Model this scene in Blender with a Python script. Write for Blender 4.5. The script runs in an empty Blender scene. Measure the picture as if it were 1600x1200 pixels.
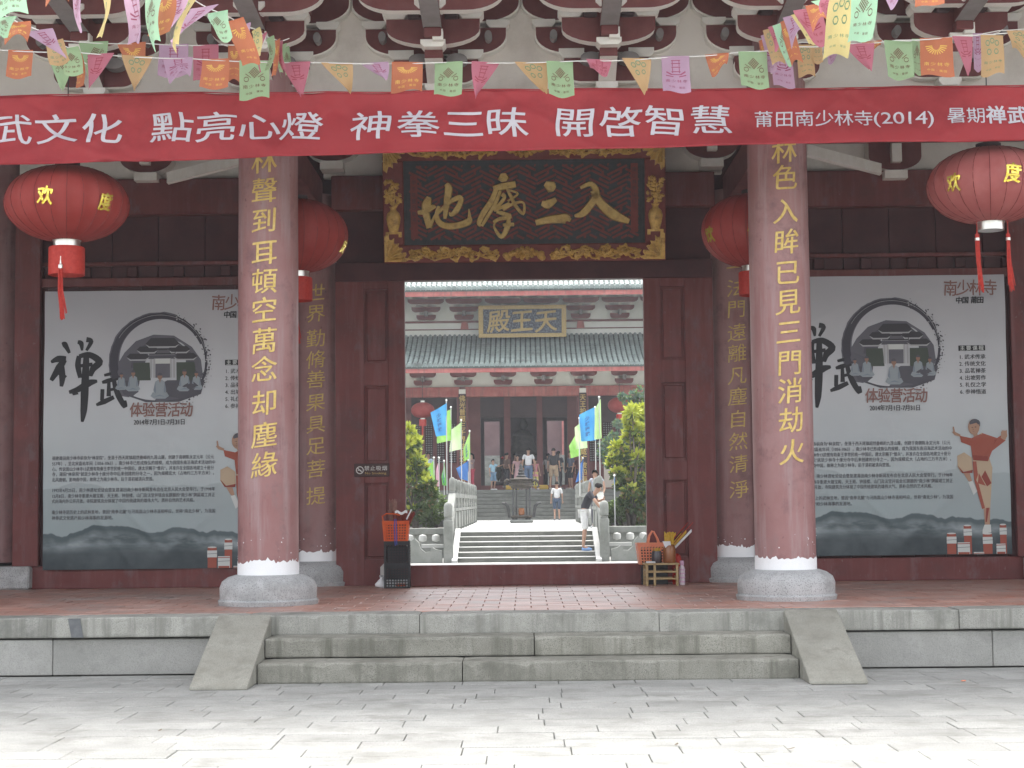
import bpy, bmesh, math, random
from mathutils import Vector, Matrix, Euler
random.seed(7)
R = math.radians
sc = bpy.context.scene
COL = sc.collection

# ---------------------------------------------------------------- camera, sky, sun, exposure
CAM = Vector((0.0, 0.0, 1.41))
F = 2600.0
cd = bpy.data.cameras.new('camera'); cam = bpy.data.objects.new('camera', cd); COL.objects.link(cam)
cam.location = CAM
ROT = (Matrix.Rotation(R(0.44), 3, 'Z') @ Matrix.Rotation(R(90 + 4.05), 3, 'X') @ Matrix.Rotation(R(-0.6), 3, 'Z'))
cam.rotation_euler = ROT.to_euler()
cd.sensor_width = 36; cd.lens = F / 1600 * 36; cd.clip_start = .1; cd.clip_end = 2000
sc.camera = cam

SUN_EL, SUN_AZ = 72, 14            # high, behind the gate (azimuth from +Y towards +X)
w = bpy.data.worlds.new('World'); sc.world = w; w.use_nodes = True
nt = w.node_tree; bg = nt.nodes['Background']
sky = nt.nodes.new('ShaderNodeTexSky'); sky.sky_type = 'NISHITA'; sky.sun_disc = False
sky.sun_elevation = R(SUN_EL); sky.sun_rotation = R(SUN_AZ)
sky.dust_density = 5.0; sky.air_density = 1.3; sky.ozone_density = 1.0
hsv = nt.nodes.new('ShaderNodeHueSaturation'); hsv.inputs['Saturation'].default_value = .25   # hazy white sky
nt.links.new(sky.outputs[0], hsv.inputs['Color']); nt.links.new(hsv.outputs[0], bg.inputs[0]); bg.inputs[1].default_value = 0.15
sl = bpy.data.lights.new('sun', 'SUN'); so = bpy.data.objects.new('sun', sl); COL.objects.link(so)
sl.energy = .52; sl.angle = R(22); sl.color = (1, .965, .91)
so.location = (0, 30, 40)
sd = Vector((math.sin(R(SUN_AZ)) * math.cos(R(SUN_EL)), math.cos(R(SUN_AZ)) * math.cos(R(SUN_EL)), math.sin(R(SUN_EL))))
so.rotation_euler = sd.to_track_quat('Z', 'Y').to_euler()
sc.view_settings.view_transform = 'Standard'; sc.view_settings.look = 'None'
sc.view_settings.exposure = 2.05; sc.view_settings.gamma = 1
sc.render.engine = 'CYCLES'
sc.cycles.max_bounces = 8; sc.cycles.diffuse_bounces = 5

def P(px, py, Y):
    "world point on the plane y=Y that the photo shows at pixel (px,py) of 1600x1200"
    d = ROT @ Vector(((px - 800) / F, -(py - 600) / F, -1))
    t = Y / d.y
    return CAM + d * t
def zp(py, Y, px=820): return P(px, py, Y).z
def xp(px, Y, py=700): return P(px, py, Y).x

# ---------------------------------------------------------------- object helpers
def tag(o, label=None, cat=None, group=None, kind=None):
    if label: o['label'] = label
    if cat: o['category'] = cat
    if group: o['group'] = group
    if kind: o['kind'] = kind
    return o
def thing(name, label, cat, loc=(0, 0, 0), rz=0, group=None, kind=None):
    o = bpy.data.objects.new(name, None); COL.objects.link(o)
    o.empty_display_size = .1
    o.location = loc; o.rotation_euler = (0, 0, rz)
    return tag(o, label, cat, group, kind)
def sub(name, parent, loc=(0, 0, 0), rot=(0, 0, 0)):
    o = bpy.data.objects.new(name, None); COL.objects.link(o); o.parent = parent
    o.empty_display_size = .1; o.location = loc; o.rotation_euler = rot
    return o
def dup(o, parent=None, loc=None, rz=None, scale=None, label=None):
    c = o.copy(); COL.objects.link(c); c.parent = parent
    if loc is not None: c.location = loc
    if rz is not None: c.rotation_euler = (0, 0, rz)
    if scale is not None: c.scale = scale if hasattr(scale, '__len__') else (scale,) * 3
    if label: c['label'] = label
    for ch in list(o.children): dup(ch, c)
    return c
def link(name, me, parent=None, loc=(0, 0, 0), rot=(0, 0, 0), scale=None):
    o = bpy.data.objects.new(name, me); COL.objects.link(o); o.parent = parent
    o.location = loc; o.rotation_euler = rot
    if scale is not None: o.scale = scale
    return o

class MB:
    def __init__(s): s.v = []; s.f = []; s.m = []; s.uv = None
    def add(s, v, f, m=0):
        n = len(s.v); s.v += [tuple(a) for a in v]; s.f += [tuple(i + n for i in q) for q in f]; s.m += [m] * len(f)
        return s
    def box(s, x0, x1, y0, y1, z0, z1, m=0, b=0.0):
        if b <= 0:
            v = [(x, y, z) for z in (z0, z1) for y in (y0, y1) for x in (x0, x1)]
            return s.add(v, [(0, 2, 3, 1), (4, 5, 7, 6), (0, 1, 5, 4), (2, 6, 7, 3), (0, 4, 6, 2), (1, 3, 7, 5)], m)
        # box with chamfered edges
        v = []; xs = (x0, x1); ys = (y0, y1); zs = (z0, z1)
        idx = {}
        for i in (0, 1):
            for j in (0, 1):
                for k in (0, 1):
                    sx, sy, sz = (1, -1)[i], (1, -1)[j], (1, -1)[k]
                    for ax in range(3):
                        p = [xs[i] + sx * b, ys[j] + sy * b, zs[k] + sz * b]
                        p[ax] = (xs[i], ys[j], zs[k])[ax]
                        idx[(i, j, k, ax)] = len(v); v.append(tuple(p))
        f = []
        for ax in range(3):
            for e in (0, 1):
                o = [a for a in range(3) if a != ax]
                q = []
                for (p, r) in ((0, 0), (1, 0), (1, 1), (0, 1)):
                    key = [0, 0, 0]; key[ax] = e; key[o[0]] = p; key[o[1]] = r
                    q.append(idx[(*key, ax)])
                f.append(tuple(q))
        for ax in range(3):
            o = [a for a in range(3) if a != ax]
            for p in (0, 1):
                for r in (0, 1):
                    k0 = [0, 0, 0]; k0[o[0]] = p; k0[o[1]] = r; k1 = list(k0); k1[ax] = 1
                    f.append((idx[(*k0, o[0])], idx[(*k1, o[0])], idx[(*k1, o[1])], idx[(*k0, o[1])]))
        for i in (0, 1):
            for j in (0, 1):
                for k in (0, 1):
                    f.append((idx[(i, j, k, 0)], idx[(i, j, k, 1)], idx[(i, j, k, 2)]))
        return s.add(v, f, m)
    def lathe(s, prof, n=24, c=(0, 0, 0), m=0, cap=True, axis='z', ms=None):
        v = []
        for (r, z) in prof:
            for i in range(n):
                a = 2 * math.pi * i / n
                p = (r * math.cos(a), r * math.sin(a), z)
                if axis == 'y': p = (p[0], p[2], p[1])
                if axis == 'x': p = (p[2], p[0], p[1])
                v.append((p[0] + c[0], p[1] + c[1], p[2] + c[2]))
        base = len(s.v); s.v += v
        for k in range(len(prof) - 1):
            for i in range(n):
                j = (i + 1) % n
                s.f.append((base + k * n + i, base + k * n + j, base + (k + 1) * n + j, base + (k + 1) * n + i)); s.m.append(ms[k] if ms else m)
        if cap:
            s.f.append(tuple(base + i for i in reversed(range(n)))); s.m.append(ms[0] if ms else m)
            s.f.append(tuple(base + (len(prof) - 1) * n + i for i in range(n))); s.m.append(ms[-1] if ms else m)
        return s
    def tube(s, pts, r, n=6, m=0, cap=True):
        pts = [Vector(p) for p in pts]; rs = r if hasattr(r, '__len__') else [r] * len(pts)
        base = len(s.v); up = None
        for i, p in enumerate(pts):
            t = (pts[min(i + 1, len(pts) - 1)] - pts[max(i - 1, 0)])
            if t.length < 1e-9: t = Vector((0, 0, 1))
            t.normalize()
            if up is None:
                up = Vector((0, 0, 1)) if abs(t.z) < .9 else Vector((1, 0, 0))
            a = t.cross(up)
            if a.length < 1e-6: a = t.cross(Vector((0, 1, 0)))
            a.normalize(); b = t.cross(a).normalized(); up = -b if False else up
            for k in range(n):
                th = 2 * math.pi * k / n
                s.v.append(tuple(p + (a * math.cos(th) + b * math.sin(th)) * rs[i]))
        for i in range(len(pts) - 1):
            for k in range(n):
                j = (k + 1) % n
                s.f.append((base + i * n + k, base + i * n + j, base + (i + 1) * n + j, base + (i + 1) * n + k)); s.m.append(m)
        if cap:
            s.f.append(tuple(base + k for k in reversed(range(n)))); s.m.append(m)
            s.f.append(tuple(base + (len(pts) - 1) * n + k for k in range(n))); s.m.append(m)
        return s
    def prism(s, poly, a0, a1, plane='xz', m=0, mside=None, mback=None):
        "poly in a plane, extruded along the third axis from a0 (front) to a1"
        n = len(poly)
        def q(p, a):
            return {'xz': (p[0], a, p[1]), 'yz': (a, p[0], p[1]), 'xy': (p[0], p[1], a)}[plane]
        base = len(s.v); s.v += [q(p, a0) for p in poly] + [q(p, a1) for p in poly]
        s.f.append(tuple(base + i for i in range(n))); s.m.append(m)
        s.f.append(tuple(base + n + i for i in reversed(range(n)))); s.m.append(m if mback is None else mback)
        for i in range(n):
            j = (i + 1) % n
            s.f.append((base + i, base + n + i, base + n + j, base + j))
            mm = m
            if callable(mside): mm = mside(poly[i], poly[j])
            elif mside is not None: mm = mside
            s.m.append(mm)
        return s
    def grid(s, fn, nu, nv, m=0):
        base = len(s.v)
        for j in range(nv + 1):
            for i in range(nu + 1): s.v.append(tuple(fn(i / nu, j / nv)))
        for j in range(nv):
            for i in range(nu):
                a = base + j * (nu + 1) + i
                s.f.append((a, a + 1, a + nu + 2, a + nu + 1)); s.m.append(m)
        return s
    def mesh(s, name, mats, smooth=False, fix=True):
        me = bpy.data.meshes.new(name); me.from_pydata(s.v, [], s.f)
        for mm in (mats if isinstance(mats, (list, tuple)) else [mats]): me.materials.append(mm)
        for p, mi in zip(me.polygons, s.m): p.material_index = mi
        if fix:
            bm = bmesh.new(); bm.from_mesh(me); bmesh.ops.recalc_face_normals(bm, faces=bm.faces); bm.to_mesh(me); bm.free()
        if smooth is True: me.shade_smooth()
        elif smooth:
            me.shade_smooth(); me.set_sharp_from_angle(angle=R(smooth))
        me.update(); return me
    def build(s, name, mats, parent=None, smooth=False, loc=(0, 0, 0), rot=(0, 0, 0), fix=True, world=False):
        me = s.mesh(name, mats, smooth, fix)
        if world and parent is not None:
            loc = -Vector(parent.location)
            if parent.parent: loc = loc - Vector(parent.parent.location)
        return link(name, me, parent, loc, rot)

# ---------------------------------------------------------------- materials
def N(nt, t, **k):
    n = nt.nodes.new(t)
    for a, b in k.items(): setattr(n, a, b)
    return n
def mix(nt, fac, a, b, mode='MIX'):
    n = nt.nodes.new('ShaderNodeMix'); n.data_type = 'RGBA'; n.blend_type = mode
    for sock, val in ((n.inputs[0], fac), (n.inputs[6], a), (n.inputs[7], b)):
        if hasattr(val, 'is_output') or isinstance(val, bpy.types.NodeSocket): nt.links.new(val, sock)
        elif hasattr(val, '__len__'): sock.default_value = (*val[:3], 1)
        else: sock.default_value = val
    return n.outputs[2]
def ramp(nt, src, stops):
    n = nt.nodes.new('ShaderNodeValToRGB'); nt.links.new(src, n.inputs[0])
    el = n.color_ramp.elements
    while len(el) < len(stops): el.new(.5)
    for e, (p, c) in zip(el, stops):
        e.position = p; e.color = (c, c, c, 1) if not hasattr(c, '__len__') else (*c[:3], 1)
    return n.outputs[0]
def noise(nt, vec, scale, detail=4, rough=.6, stretch=None):
    if stretch:
        mp = nt.nodes.new('ShaderNodeMapping'); mp.inputs[3].default_value = stretch
        nt.links.new(vec, mp.inputs[0]); vec = mp.outputs[0]
    n = nt.nodes.new('ShaderNodeTexNoise'); n.inputs['Scale'].default_value = scale
    n.inputs['Detail'].default_value = detail; n.inputs['Roughness'].default_value = rough
    nt.links.new(vec, n.inputs['Vector']); return n.outputs[0]
def mat(name, c1, c2=None, rough=.7, scale=3, lo=.35, hi=.65, spk=None, spk_scale=150, streak=None, bump=0, bscale=60,
        metal=0, rnd=0, spec=.35, dirt=None, dscale=1.2, dlo=.5, dhi=.7, coords='world', transl=0, pits=None):
    m = bpy.data.materials.new(name); m.use_nodes = True; nt = m.node_tree
    b = nt.nodes['Principled BSDF']; b.inputs['Roughness'].default_value = rough; b.inputs['Metallic'].default_value = metal
    b.inputs['Specular IOR Level'].default_value = spec
    vec = nt.nodes.new('ShaderNodeNewGeometry').outputs['Position'] if coords == 'world' else nt.nodes.new('ShaderNodeTexCoord').outputs['Object']
    col = None
    if c2: col = mix(nt, ramp(nt, noise(nt, vec, scale), [(lo, 0), (hi, 1)]), c1, c2)
    else:
        rgb = nt.nodes.new('ShaderNodeRGB'); rgb.outputs[0].default_value = (*c1, 1); col = rgb.outputs[0]
    if dirt:
        col = mix(nt, ramp(nt, noise(nt, vec, dscale, 6, .7), [(dlo, 0), (dhi, 1)]), col, dirt)
    if streak:
        sn = noise(nt, vec, 6, 5, .65, stretch=(1.6, 1.6, .12))
        col = mix(nt, ramp(nt, sn, [(.5, 0), (.72, 1)]), col, streak)
    if pits:
        col = mix(nt, ramp(nt, noise(nt, vec, 17, 4, .65, stretch=(1, 1, .55)), [(.66, 0), (.74, .85)]), col, pits)
        col = mix(nt, ramp(nt, noise(nt, vec, 4.3, 5, .7, stretch=(1, 1, .5)), [(.56, 0), (.68, .55)]), col, tuple(c * .55 + .09 for c in c1))
    if spk:
        vn = nt.nodes.new('ShaderNodeTexNoise'); vn.inputs['Scale'].default_value = spk_scale; vn.inputs['Detail'].default_value = 2
        nt.links.new(vec, vn.inputs['Vector'])
        col = mix(nt, ramp(nt, vn.outputs[0], [(.55, 0), (.62, 1)]), col, spk)
    if rnd:
        oi = nt.nodes.new('ShaderNodeObjectInfo')
        mr = nt.nodes.new('ShaderNodeMapRange'); nt.links.new(oi.outputs['Random'], mr.inputs[0])
        mr.inputs[3].default_value = 1 - rnd; mr.inputs[4].default_value = 1 + rnd
        hs = nt.nodes.new('ShaderNodeHueSaturation'); nt.links.new(col, hs.inputs['Color']); nt.links.new(mr.outputs[0], hs.inputs['Value'])
        col = hs.outputs[0]
    nt.links.new(col, b.inputs['Base Color'])
    if bump:
        bn = nt.nodes.new('ShaderNodeBump'); bn.inputs['Strength'].default_value = bump; bn.inputs['Distance'].default_value = .01
        nt.links.new(noise(nt, vec, bscale, 5), bn.inputs['Height']); nt.links.new(bn.outputs[0], b.inputs['Normal'])
    if transl:
        tr = nt.nodes.new('ShaderNodeBsdfTranslucent'); nt.links.new(col, tr.inputs[0])
        ms = nt.nodes.new('ShaderNodeMixShader'); ms.inputs[0].default_value = transl
        nt.links.new(b.outputs[0], ms.inputs[1]); nt.links.new(tr.outputs[0], ms.inputs[2])
        nt.links.new(ms.outputs[0], nt.nodes['Material Output'].inputs[0])
    return m
M = {}
M['granite'] = mat('granite', (.31, .305, .27), (.40, .39, .355), scale=4, spk=(.2, .2, .185), spk_scale=190, dirt=(.17, .17, .15), dscale=2.2, bump=.35, bscale=120, rnd=.08, rough=.85, streak=(.17, .17, .145))
M['granite_step'] = mat('granite_step', (.255, .248, .21), (.345, .335, .29), scale=3, spk=(.15, .145, .12), spk_scale=190, dirt=(.155, .152, .125), dscale=1.6, bump=.4, bscale=110, rnd=.08, rough=.88, streak=(.14, .137, .11))
M['granite_clean'] = mat('granite_clean', (.325, .32, .295), (.41, .40, .375), scale=4, spk=(.25, .25, .235), spk_scale=190, dirt=(.22, .22, .2), dscale=2, bump=.3, bscale=120, rnd=.05, rough=.85)
M['cheek'] = mat('cheek_granite', (.265, .255, .215), (.33, .32, .275), scale=2.5, spk=(.19, .185, .16), spk_scale=170, dirt=(.20, .19, .155), dscale=3.2, dlo=.56, dhi=.8, bump=.25, bscale=120, rough=.85, streak=(.22, .21, .18))
M['pave'] = mat('paving_granite', (.275, .275, .258), (.345, .342, .322), scale=2.2, spk=(.20, .20, .19), spk_scale=120, dirt=(.19, .188, .168), dscale=2.6, dlo=.5, dhi=.72, pits=(.10, .095, .085), bump=.45, bscale=90, rnd=.09, rough=.85)
M['joint'] = mat('joint_dirt', (.11, .108, .095), (.19, .185, .165), scale=8, rough=.95)
M['tile'] = mat('terracotta_tile', (.42, .19, .135), (.48, .29, .24), scale=3, dirt=(.35, .28, .255), dscale=1.3, bump=.25, bscale=60, rnd=.12, rough=.42, spec=.6)
M['grout'] = mat('grout', (.24, .17, .14), (.17, .12, .1), scale=6, rough=.95)
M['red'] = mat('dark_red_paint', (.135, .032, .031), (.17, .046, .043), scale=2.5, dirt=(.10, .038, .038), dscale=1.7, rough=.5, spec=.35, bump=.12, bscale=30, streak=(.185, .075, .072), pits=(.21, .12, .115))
M['red2'] = mat('maroon_paint', (.062, .021, .024), (.085, .03, .032), scale=3, rough=.55, spec=.3)  # same red paint, with the porch shade darkened into its colour
M['redb'] = mat('bracket_red', (.13, .035, .035), (.165, .055, .052), scale=6, rough=.7, coords='object', rnd=.08)
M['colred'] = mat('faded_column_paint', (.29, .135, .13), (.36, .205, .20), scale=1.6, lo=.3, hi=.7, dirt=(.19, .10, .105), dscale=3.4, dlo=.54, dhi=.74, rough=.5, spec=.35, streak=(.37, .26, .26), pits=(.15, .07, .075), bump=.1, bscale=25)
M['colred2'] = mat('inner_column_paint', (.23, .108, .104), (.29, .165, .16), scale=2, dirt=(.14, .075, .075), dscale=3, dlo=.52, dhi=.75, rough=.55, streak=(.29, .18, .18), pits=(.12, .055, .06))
M['limewash'] = mat('white_limewash', (.86, .87, .88), (.9, .9, .91), scale=9, rough=.9, bump=.2)
M['plaster'] = mat('plaster', (.68, .63, .575), (.75, .71, .66), scale=1.3, dirt=(.57, .52, .47), dscale=1.1, rough=.9, bump=.08)
M['cream'] = mat('cream_trim', (.74, .71, .65), (.8, .78, .73), scale=9, rough=.8, coords='object')
M['grayu'] = mat('grey_underside', (.22, .205, .20), (.27, .25, .245), scale=7, rough=.85, coords='object')
M['stonebase'] = mat('column_base_stone', (.38, .385, .385), (.5, .5, .5), scale=4, spk=(.27, .27, .27), spk_scale=90, dirt=(.26, .26, .25), dscale=3, bump=.25, rough=.85)
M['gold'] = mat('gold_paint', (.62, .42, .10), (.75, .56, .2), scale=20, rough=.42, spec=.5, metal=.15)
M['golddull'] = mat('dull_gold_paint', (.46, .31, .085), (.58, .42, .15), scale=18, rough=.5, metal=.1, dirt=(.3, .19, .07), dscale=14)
M['goldcarve'] = mat('gilt_carving', (.50, .30, .075), (.66, .43, .13), scale=16, rough=.42, metal=.25, dirt=(.24, .13, .04), dscale=12, bump=.3, bscale=50)
M['foil'] = mat('gold_foil', (.85, .62, .06), (.95, .8, .2), scale=30, rough=.22, metal=.7)
M['banner'] = mat('banner_cloth', (.37, .038, .046), (.43, .052, .06), scale=1.1, rough=.65, spec=.25, transl=.12, dirt=(.27, .024, .031), dscale=.7)
M['bannertext'] = mat('banner_white_print', (.60, .57, .62), rough=.6)
M['lantern'] = mat('lantern_cloth', (.30, .033, .028), (.35, .055, .047), scale=3, rough=.6, coords='object', transl=.12)
M['lantern_faded'] = mat('faded_lantern_cloth', (.38, .10, .095), (.44, .14, .13), scale=3, rough=.6, coords='object', transl=.12)
M['tassel'] = mat('tassel_red', (.40, .025, .018), (.48, .045, .03), scale=30, rough=.6)
M['metal'] = mat('tin_ring', (.75, .74, .68), (.85, .84, .8), scale=12, rough=.28, metal=.9)
M['slate'] = mat('slate_panel', (.028, .033, .036), (.05, .056, .058), scale=14, rough=.6)
M['fret'] = mat('fret_red', (.16, .035, .03), (.2, .05, .042), scale=14, rough=.6)
M['roof'] = mat('glazed_grey_tile', (.20, .25, .235), (.31, .37, .35), scale=2, rough=.4, spec=.5, dirt=(.11, .12, .11), dscale=1.2)
M['roofv'] = mat('roof_valley_tile', (.06, .075, .068), (.1, .12, .11), scale=3, rough=.6)
M['fascia'] = mat('fascia_red', (.36, .095, .085), (.45, .16, .14), scale=3, rough=.7, streak=(.22, .1, .09))
M['hallred'] = mat('hall_red', (.14, .04, .038), (.18, .058, .055), scale=1.5, rough=.6)
M['hallwhite'] = mat('hall_plaster', (.72, .72, .66), (.8, .8, .76), scale=.8, rough=.9)
M['dark'] = mat('dark_timber', (.055, .034, .036), (.075, .046, .048), scale=2, rough=.7)
M['iron'] = mat('black_iron', (.05, .05, .052), (.085, .085, .08), scale=10, rough=.55, metal=.4)
M['bronze'] = mat('weathered_bronze', (.04, .034, .027), (.075, .062, .048), scale=8, rough=.7, metal=.2)
M['blackpl'] = mat('black_plastic', (.02, .02, .023), (.03, .03, .032), scale=9, rough=.4)
M['orange'] = mat('orange_plastic', (.72, .11, .025), (.78, .15, .04), scale=9, rough=.35, transl=.15)
M['salmon'] = mat('salmon_plastic', (.88, .30, .17), (.9, .36, .22), scale=9, rough=.38, transl=.15)
M['bamboo'] = mat('bamboo', (.36, .25, .12), (.46, .34, .18), scale=14, rough=.5, dirt=(.18, .11, .05), dscale=9)
M['incense'] = mat('incense_red', (.20, .035, .03), (.3, .07, .05), scale=40, rough=.8)
M['incensey'] = mat('incense_yellow', (.60, .36, .04), (.7, .47, .08), scale=40, rough=.8)
M['jar'] = mat('amber_jar', (.22, .07, .02), (.3, .11, .03), scale=8, rough=.2, spec=.6)
M['jard'] = mat('dark_jar', (.035, .025, .03), (.06, .045, .05), scale=8, rough=.2, spec=.6)
M['pinkpl'] = mat('pink_plastic', (.6, .33, .5), (.66, .42, .56), scale=20, rough=.35)
M['white'] = mat('white_cloth', (.8, .8, .8), (.74, .75, .78), scale=6, rough=.8)
M['bluerope'] = mat('blue_rope', (.08, .10, .42), rough=.6)
M['signgold'] = mat('worn_sign_gilt', (.42, .29, .11), (.55, .41, .19), scale=18, rough=.6, coords='object')
M['string'] = mat('white_string', (.7, .68, .64), rough=.8)
M['signblk'] = mat('sign_board', (.045, .02, .02), (.06, .028, .027), scale=5, rough=.4)
M['signwht'] = mat('sign_white', (.6, .58, .55), rough=.5)
# ---------------------------------------------------------------- lettering
_gc = {}
def _curve_mesh(s, bold, ext, res=4):
    c = bpy.data.curves.new('tmp_text', 'FONT'); c.body = s; c.size = 1; c.resolution_u = res
    c.offset = bold; c.extrude = ext; c.align_x = 'LEFT'
    o = bpy.data.objects.new('tmp_text', c); COL.objects.link(o)
    dg = bpy.context.evaluated_depsgraph_get(); dg.update()
    me = o.evaluated_get(dg).to_mesh()
    v = [tuple(q.co) for q in me.vertices]; f = [tuple(p.vertices) for p in me.polygons]
    o.evaluated_get(dg).to_mesh_clear()
    bpy.data.objects.remove(o); bpy.data.curves.remove(c)
    return v, f
_v, _ = _curve_mesh('国', 0, 0)
_x0, _x1 = min(a[0] for a in _v), max(a[0] for a in _v); _y0, _y1 = min(a[1] for a in _v), max(a[1] for a in _v)
GS = 1 / (_y1 - _y0); GX, GY = (_x0 + _x1) / 2, (_y0 + _y1) / 2
def glyph(ch, bold=0.0, ext=0.0):
    "one character centred on 0, em body about 1x1, in the xy plane (x right, y up, z towards viewer)"
    k = (ch, bold, ext)
    if k not in _gc:
        v, f = _curve_mesh(ch, bold / GS, ext / GS)
        _gc[k] = ([((a[0] - GX) * GS, (a[1] - GY) * GS, a[2] * GS) for a in v], f)
    return _gc[k]
_cut = {}
def cut_glyph(ch, n=7):
    "flat glyph sliced on a grid so that it can follow a curved surface"
    if ch not in _cut:
        v, f = glyph(ch, 0, 0); me = bpy.data.meshes.new('t'); me.from_pydata(v, [], f)
        bm = bmesh.new(); bm.from_mesh(me); bpy.data.meshes.remove(me)
        for ax in (0, 1):
            for i in range(1, n):
                co = [0, 0, 0]; co[ax] = -.55 + 1.1 * i / n; no = [0, 0, 0]; no[ax] = 1
                bmesh.ops.bisect_plane(bm, geom=bm.verts[:] + bm.edges[:] + bm.faces[:], plane_co=co, plane_no=no)
        bm.verts.index_update()
        _cut[ch] = ([tuple(q.co) for q in bm.verts], [tuple(q.index for q in p.verts) for p in bm.faces]); bm.free()
    return _cut[ch]
def put_glyph(mb, ch, cx, cz, w, h, y, bold=0.0, th=0.004, m=0, shear=0.0, fn=None, wob=0.0, rot=0.0, cut=False, nib=None, rise=0.0):
    "front-facing (-Y) character into mb; heavier faces are layered copies a hair apart; fn maps (x, depth, z) if given"
    v, f = cut_glyph(ch) if cut else glyph(ch, 0.0, .5 if th else 0)
    ph = random.random() * 6
    ca, sa = math.cos(rot), math.sin(rot)
    offs = [(0, 0)] if bold <= 0 else [(0, 0), (bold, 0), (-bold, 0), (0, bold * .7), (0, -bold * .7), (bold * .7, bold * .5), (-bold * .7, -bold * .5), (bold * .7, -bold * .5), (-bold * .7, bold * .5)]
    if nib: offs = [(t * nib[0], t * nib[1]) for t in (-1, -.5, 0, .5, 1)]
    for k, (oa, ob) in enumerate(offs):
        out = []
        for (a, b, c) in v:
            a += oa; b += ob
            if wob:
                a, b = a + wob * math.sin(b * 5 + ph) * .5, b + wob * math.sin(a * 4 + ph * 2) * .6
            a, b = a * ca - b * sa, a * sa + b * ca
            b += rise * a
            x = cx + (a + shear * b) * w; z = cz + b * h; yy = y - c * th - k * .00025
            out.append(fn(x, yy, z) if fn else (x, yy, z))
        mb.add(out, f, m)
def line_text(s, w, h=None, bold=0):
    "a whole latin/mixed line as one flat mesh, left aligned at 0, em size 1 -> scaled"
    v, f = _curve_mesh(s, 0, 0, 2)
    return [((a[0] - _x0) * GS * w, (a[1] - GY) * GS * (h or w)) for a in v], f
def put_line(mb, s, x, z, size, y, m=0, width=None, bold=0):
    v, f = line_text(s, size)
    if not v: return
    k = 1
    if width:
        mx = max(a[0] for a in v); k = width / mx
    for q, o in enumerate((0,) if not bold else (-bold, bold)):
        mb.add([(x + a[0] * k + o * size, y - q * .0002, z + a[1]) for a in v], f, m)
def wrap_glyph(name, ch, R0, z, size, mt, parent, bold=.02, th=.006, wob=.02, shear=.05, ang=0.0, w=None):
    "character lying on a round column of radius R0 (axis at parent origin, facing -Y)"
    mb = MB(); put_glyph(mb, ch, 0, 0, w or size, size, 0, bold, 0, wob=wob, shear=shear, nib=(bold, bold * .35) if bold else None, rise=.11)
    me = mb.mesh(name, mt, fix=False)
    bm = bmesh.new(); bm.from_mesh(me)
    n = 12
    for i in range(1, n):
        x = -size * .6 + size * 1.2 * i / n
        bmesh.ops.bisect_plane(bm, geom=bm.verts[:] + bm.edges[:] + bm.faces[:], plane_co=(x, 0, 0), plane_no=(1, 0, 0))
    for v in bm.verts:
        a = v.co.x / R0 + ang; rr = R0 + th - v.co.y
        v.co = Vector((math.sin(a) * rr, -math.cos(a) * rr, v.co.z + z))
    bmesh.ops.recalc_face_normals(bm, faces=bm.faces)
    for f in bm.faces: f.normal_update()
    fl = [f for f in bm.faces if f.normal.y > 0]
    if fl: bmesh.ops.reverse_faces(bm, faces=fl)
    bm.to_mesh(me); bm.free(); me.update()
    return link(name, me, parent)

# ================================================================ GROUND AND PAVING
PZ = 0.48                      # porch floor height
g = MB().box(-160, 160, -80, 400, -1.0, -0.03)
tag(g.build('ground', M['joint']), kind='structure')
tag(MB().box(-40, 40, -40, 8.2, -.03, 0.0).build('courtyard_ground', M['pave']), kind='structure')
pav = thing('pavement', None, None, (0, 11, 0), kind='structure')
YB = 13.22                     # foot of the bottom step
slabs = []
for k in range(3):
    me = MB().box(-.5, .5, -.5, .5, -.03, 0, b=0.0).mesh('paving_slab', M['pave'])
    slabs.append(me)
def slab_mesh(wd, dp):
    return MB().box(-wd / 2, wd / 2, -dp / 2, dp / 2, -.03, 0, b=.004).mesh('paving_slab', M['pave'])
rowd = .302; stf = MB(); nsl = 0
y = 8.2; r = 0
shapes = {}
while y < YB + .45:
    d = rowd; x = -9.0 - random.random() * .6
    while x < 9.0:
        wd = random.choice([.6, .6, .62, .75, .9, .5])
        inview = abs(x + wd / 2) < (800 / F) * (y + .2) + .25 and nsl < 300 and y + d < 14.1
        blocked = (y > YB + .02 and abs(x) < 2.3)
        if not blocked:
            dz = random.uniform(-.0022, .0022)
            if inview:
                key = wd
                if key not in shapes: shapes[key] = slab_mesh(wd - .005, d - .005)
                o = link('paving_slab', shapes[key], pav, (x + wd / 2, y + d / 2 - 11, dz), (random.uniform(-.002, .002), random.uniform(-.002, .002), random.uniform(-.002, .002)))
                nsl += 1
            else:
                stf.box(x + .003, x + wd - .003, y + .003 - 11, y + d - .003 - 11, -.03, dz)
        x += wd
    y += d; r += 1
o = stf.build('paving_slab', M['pave'], pav); o['kind'] = 'stuff'
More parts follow.
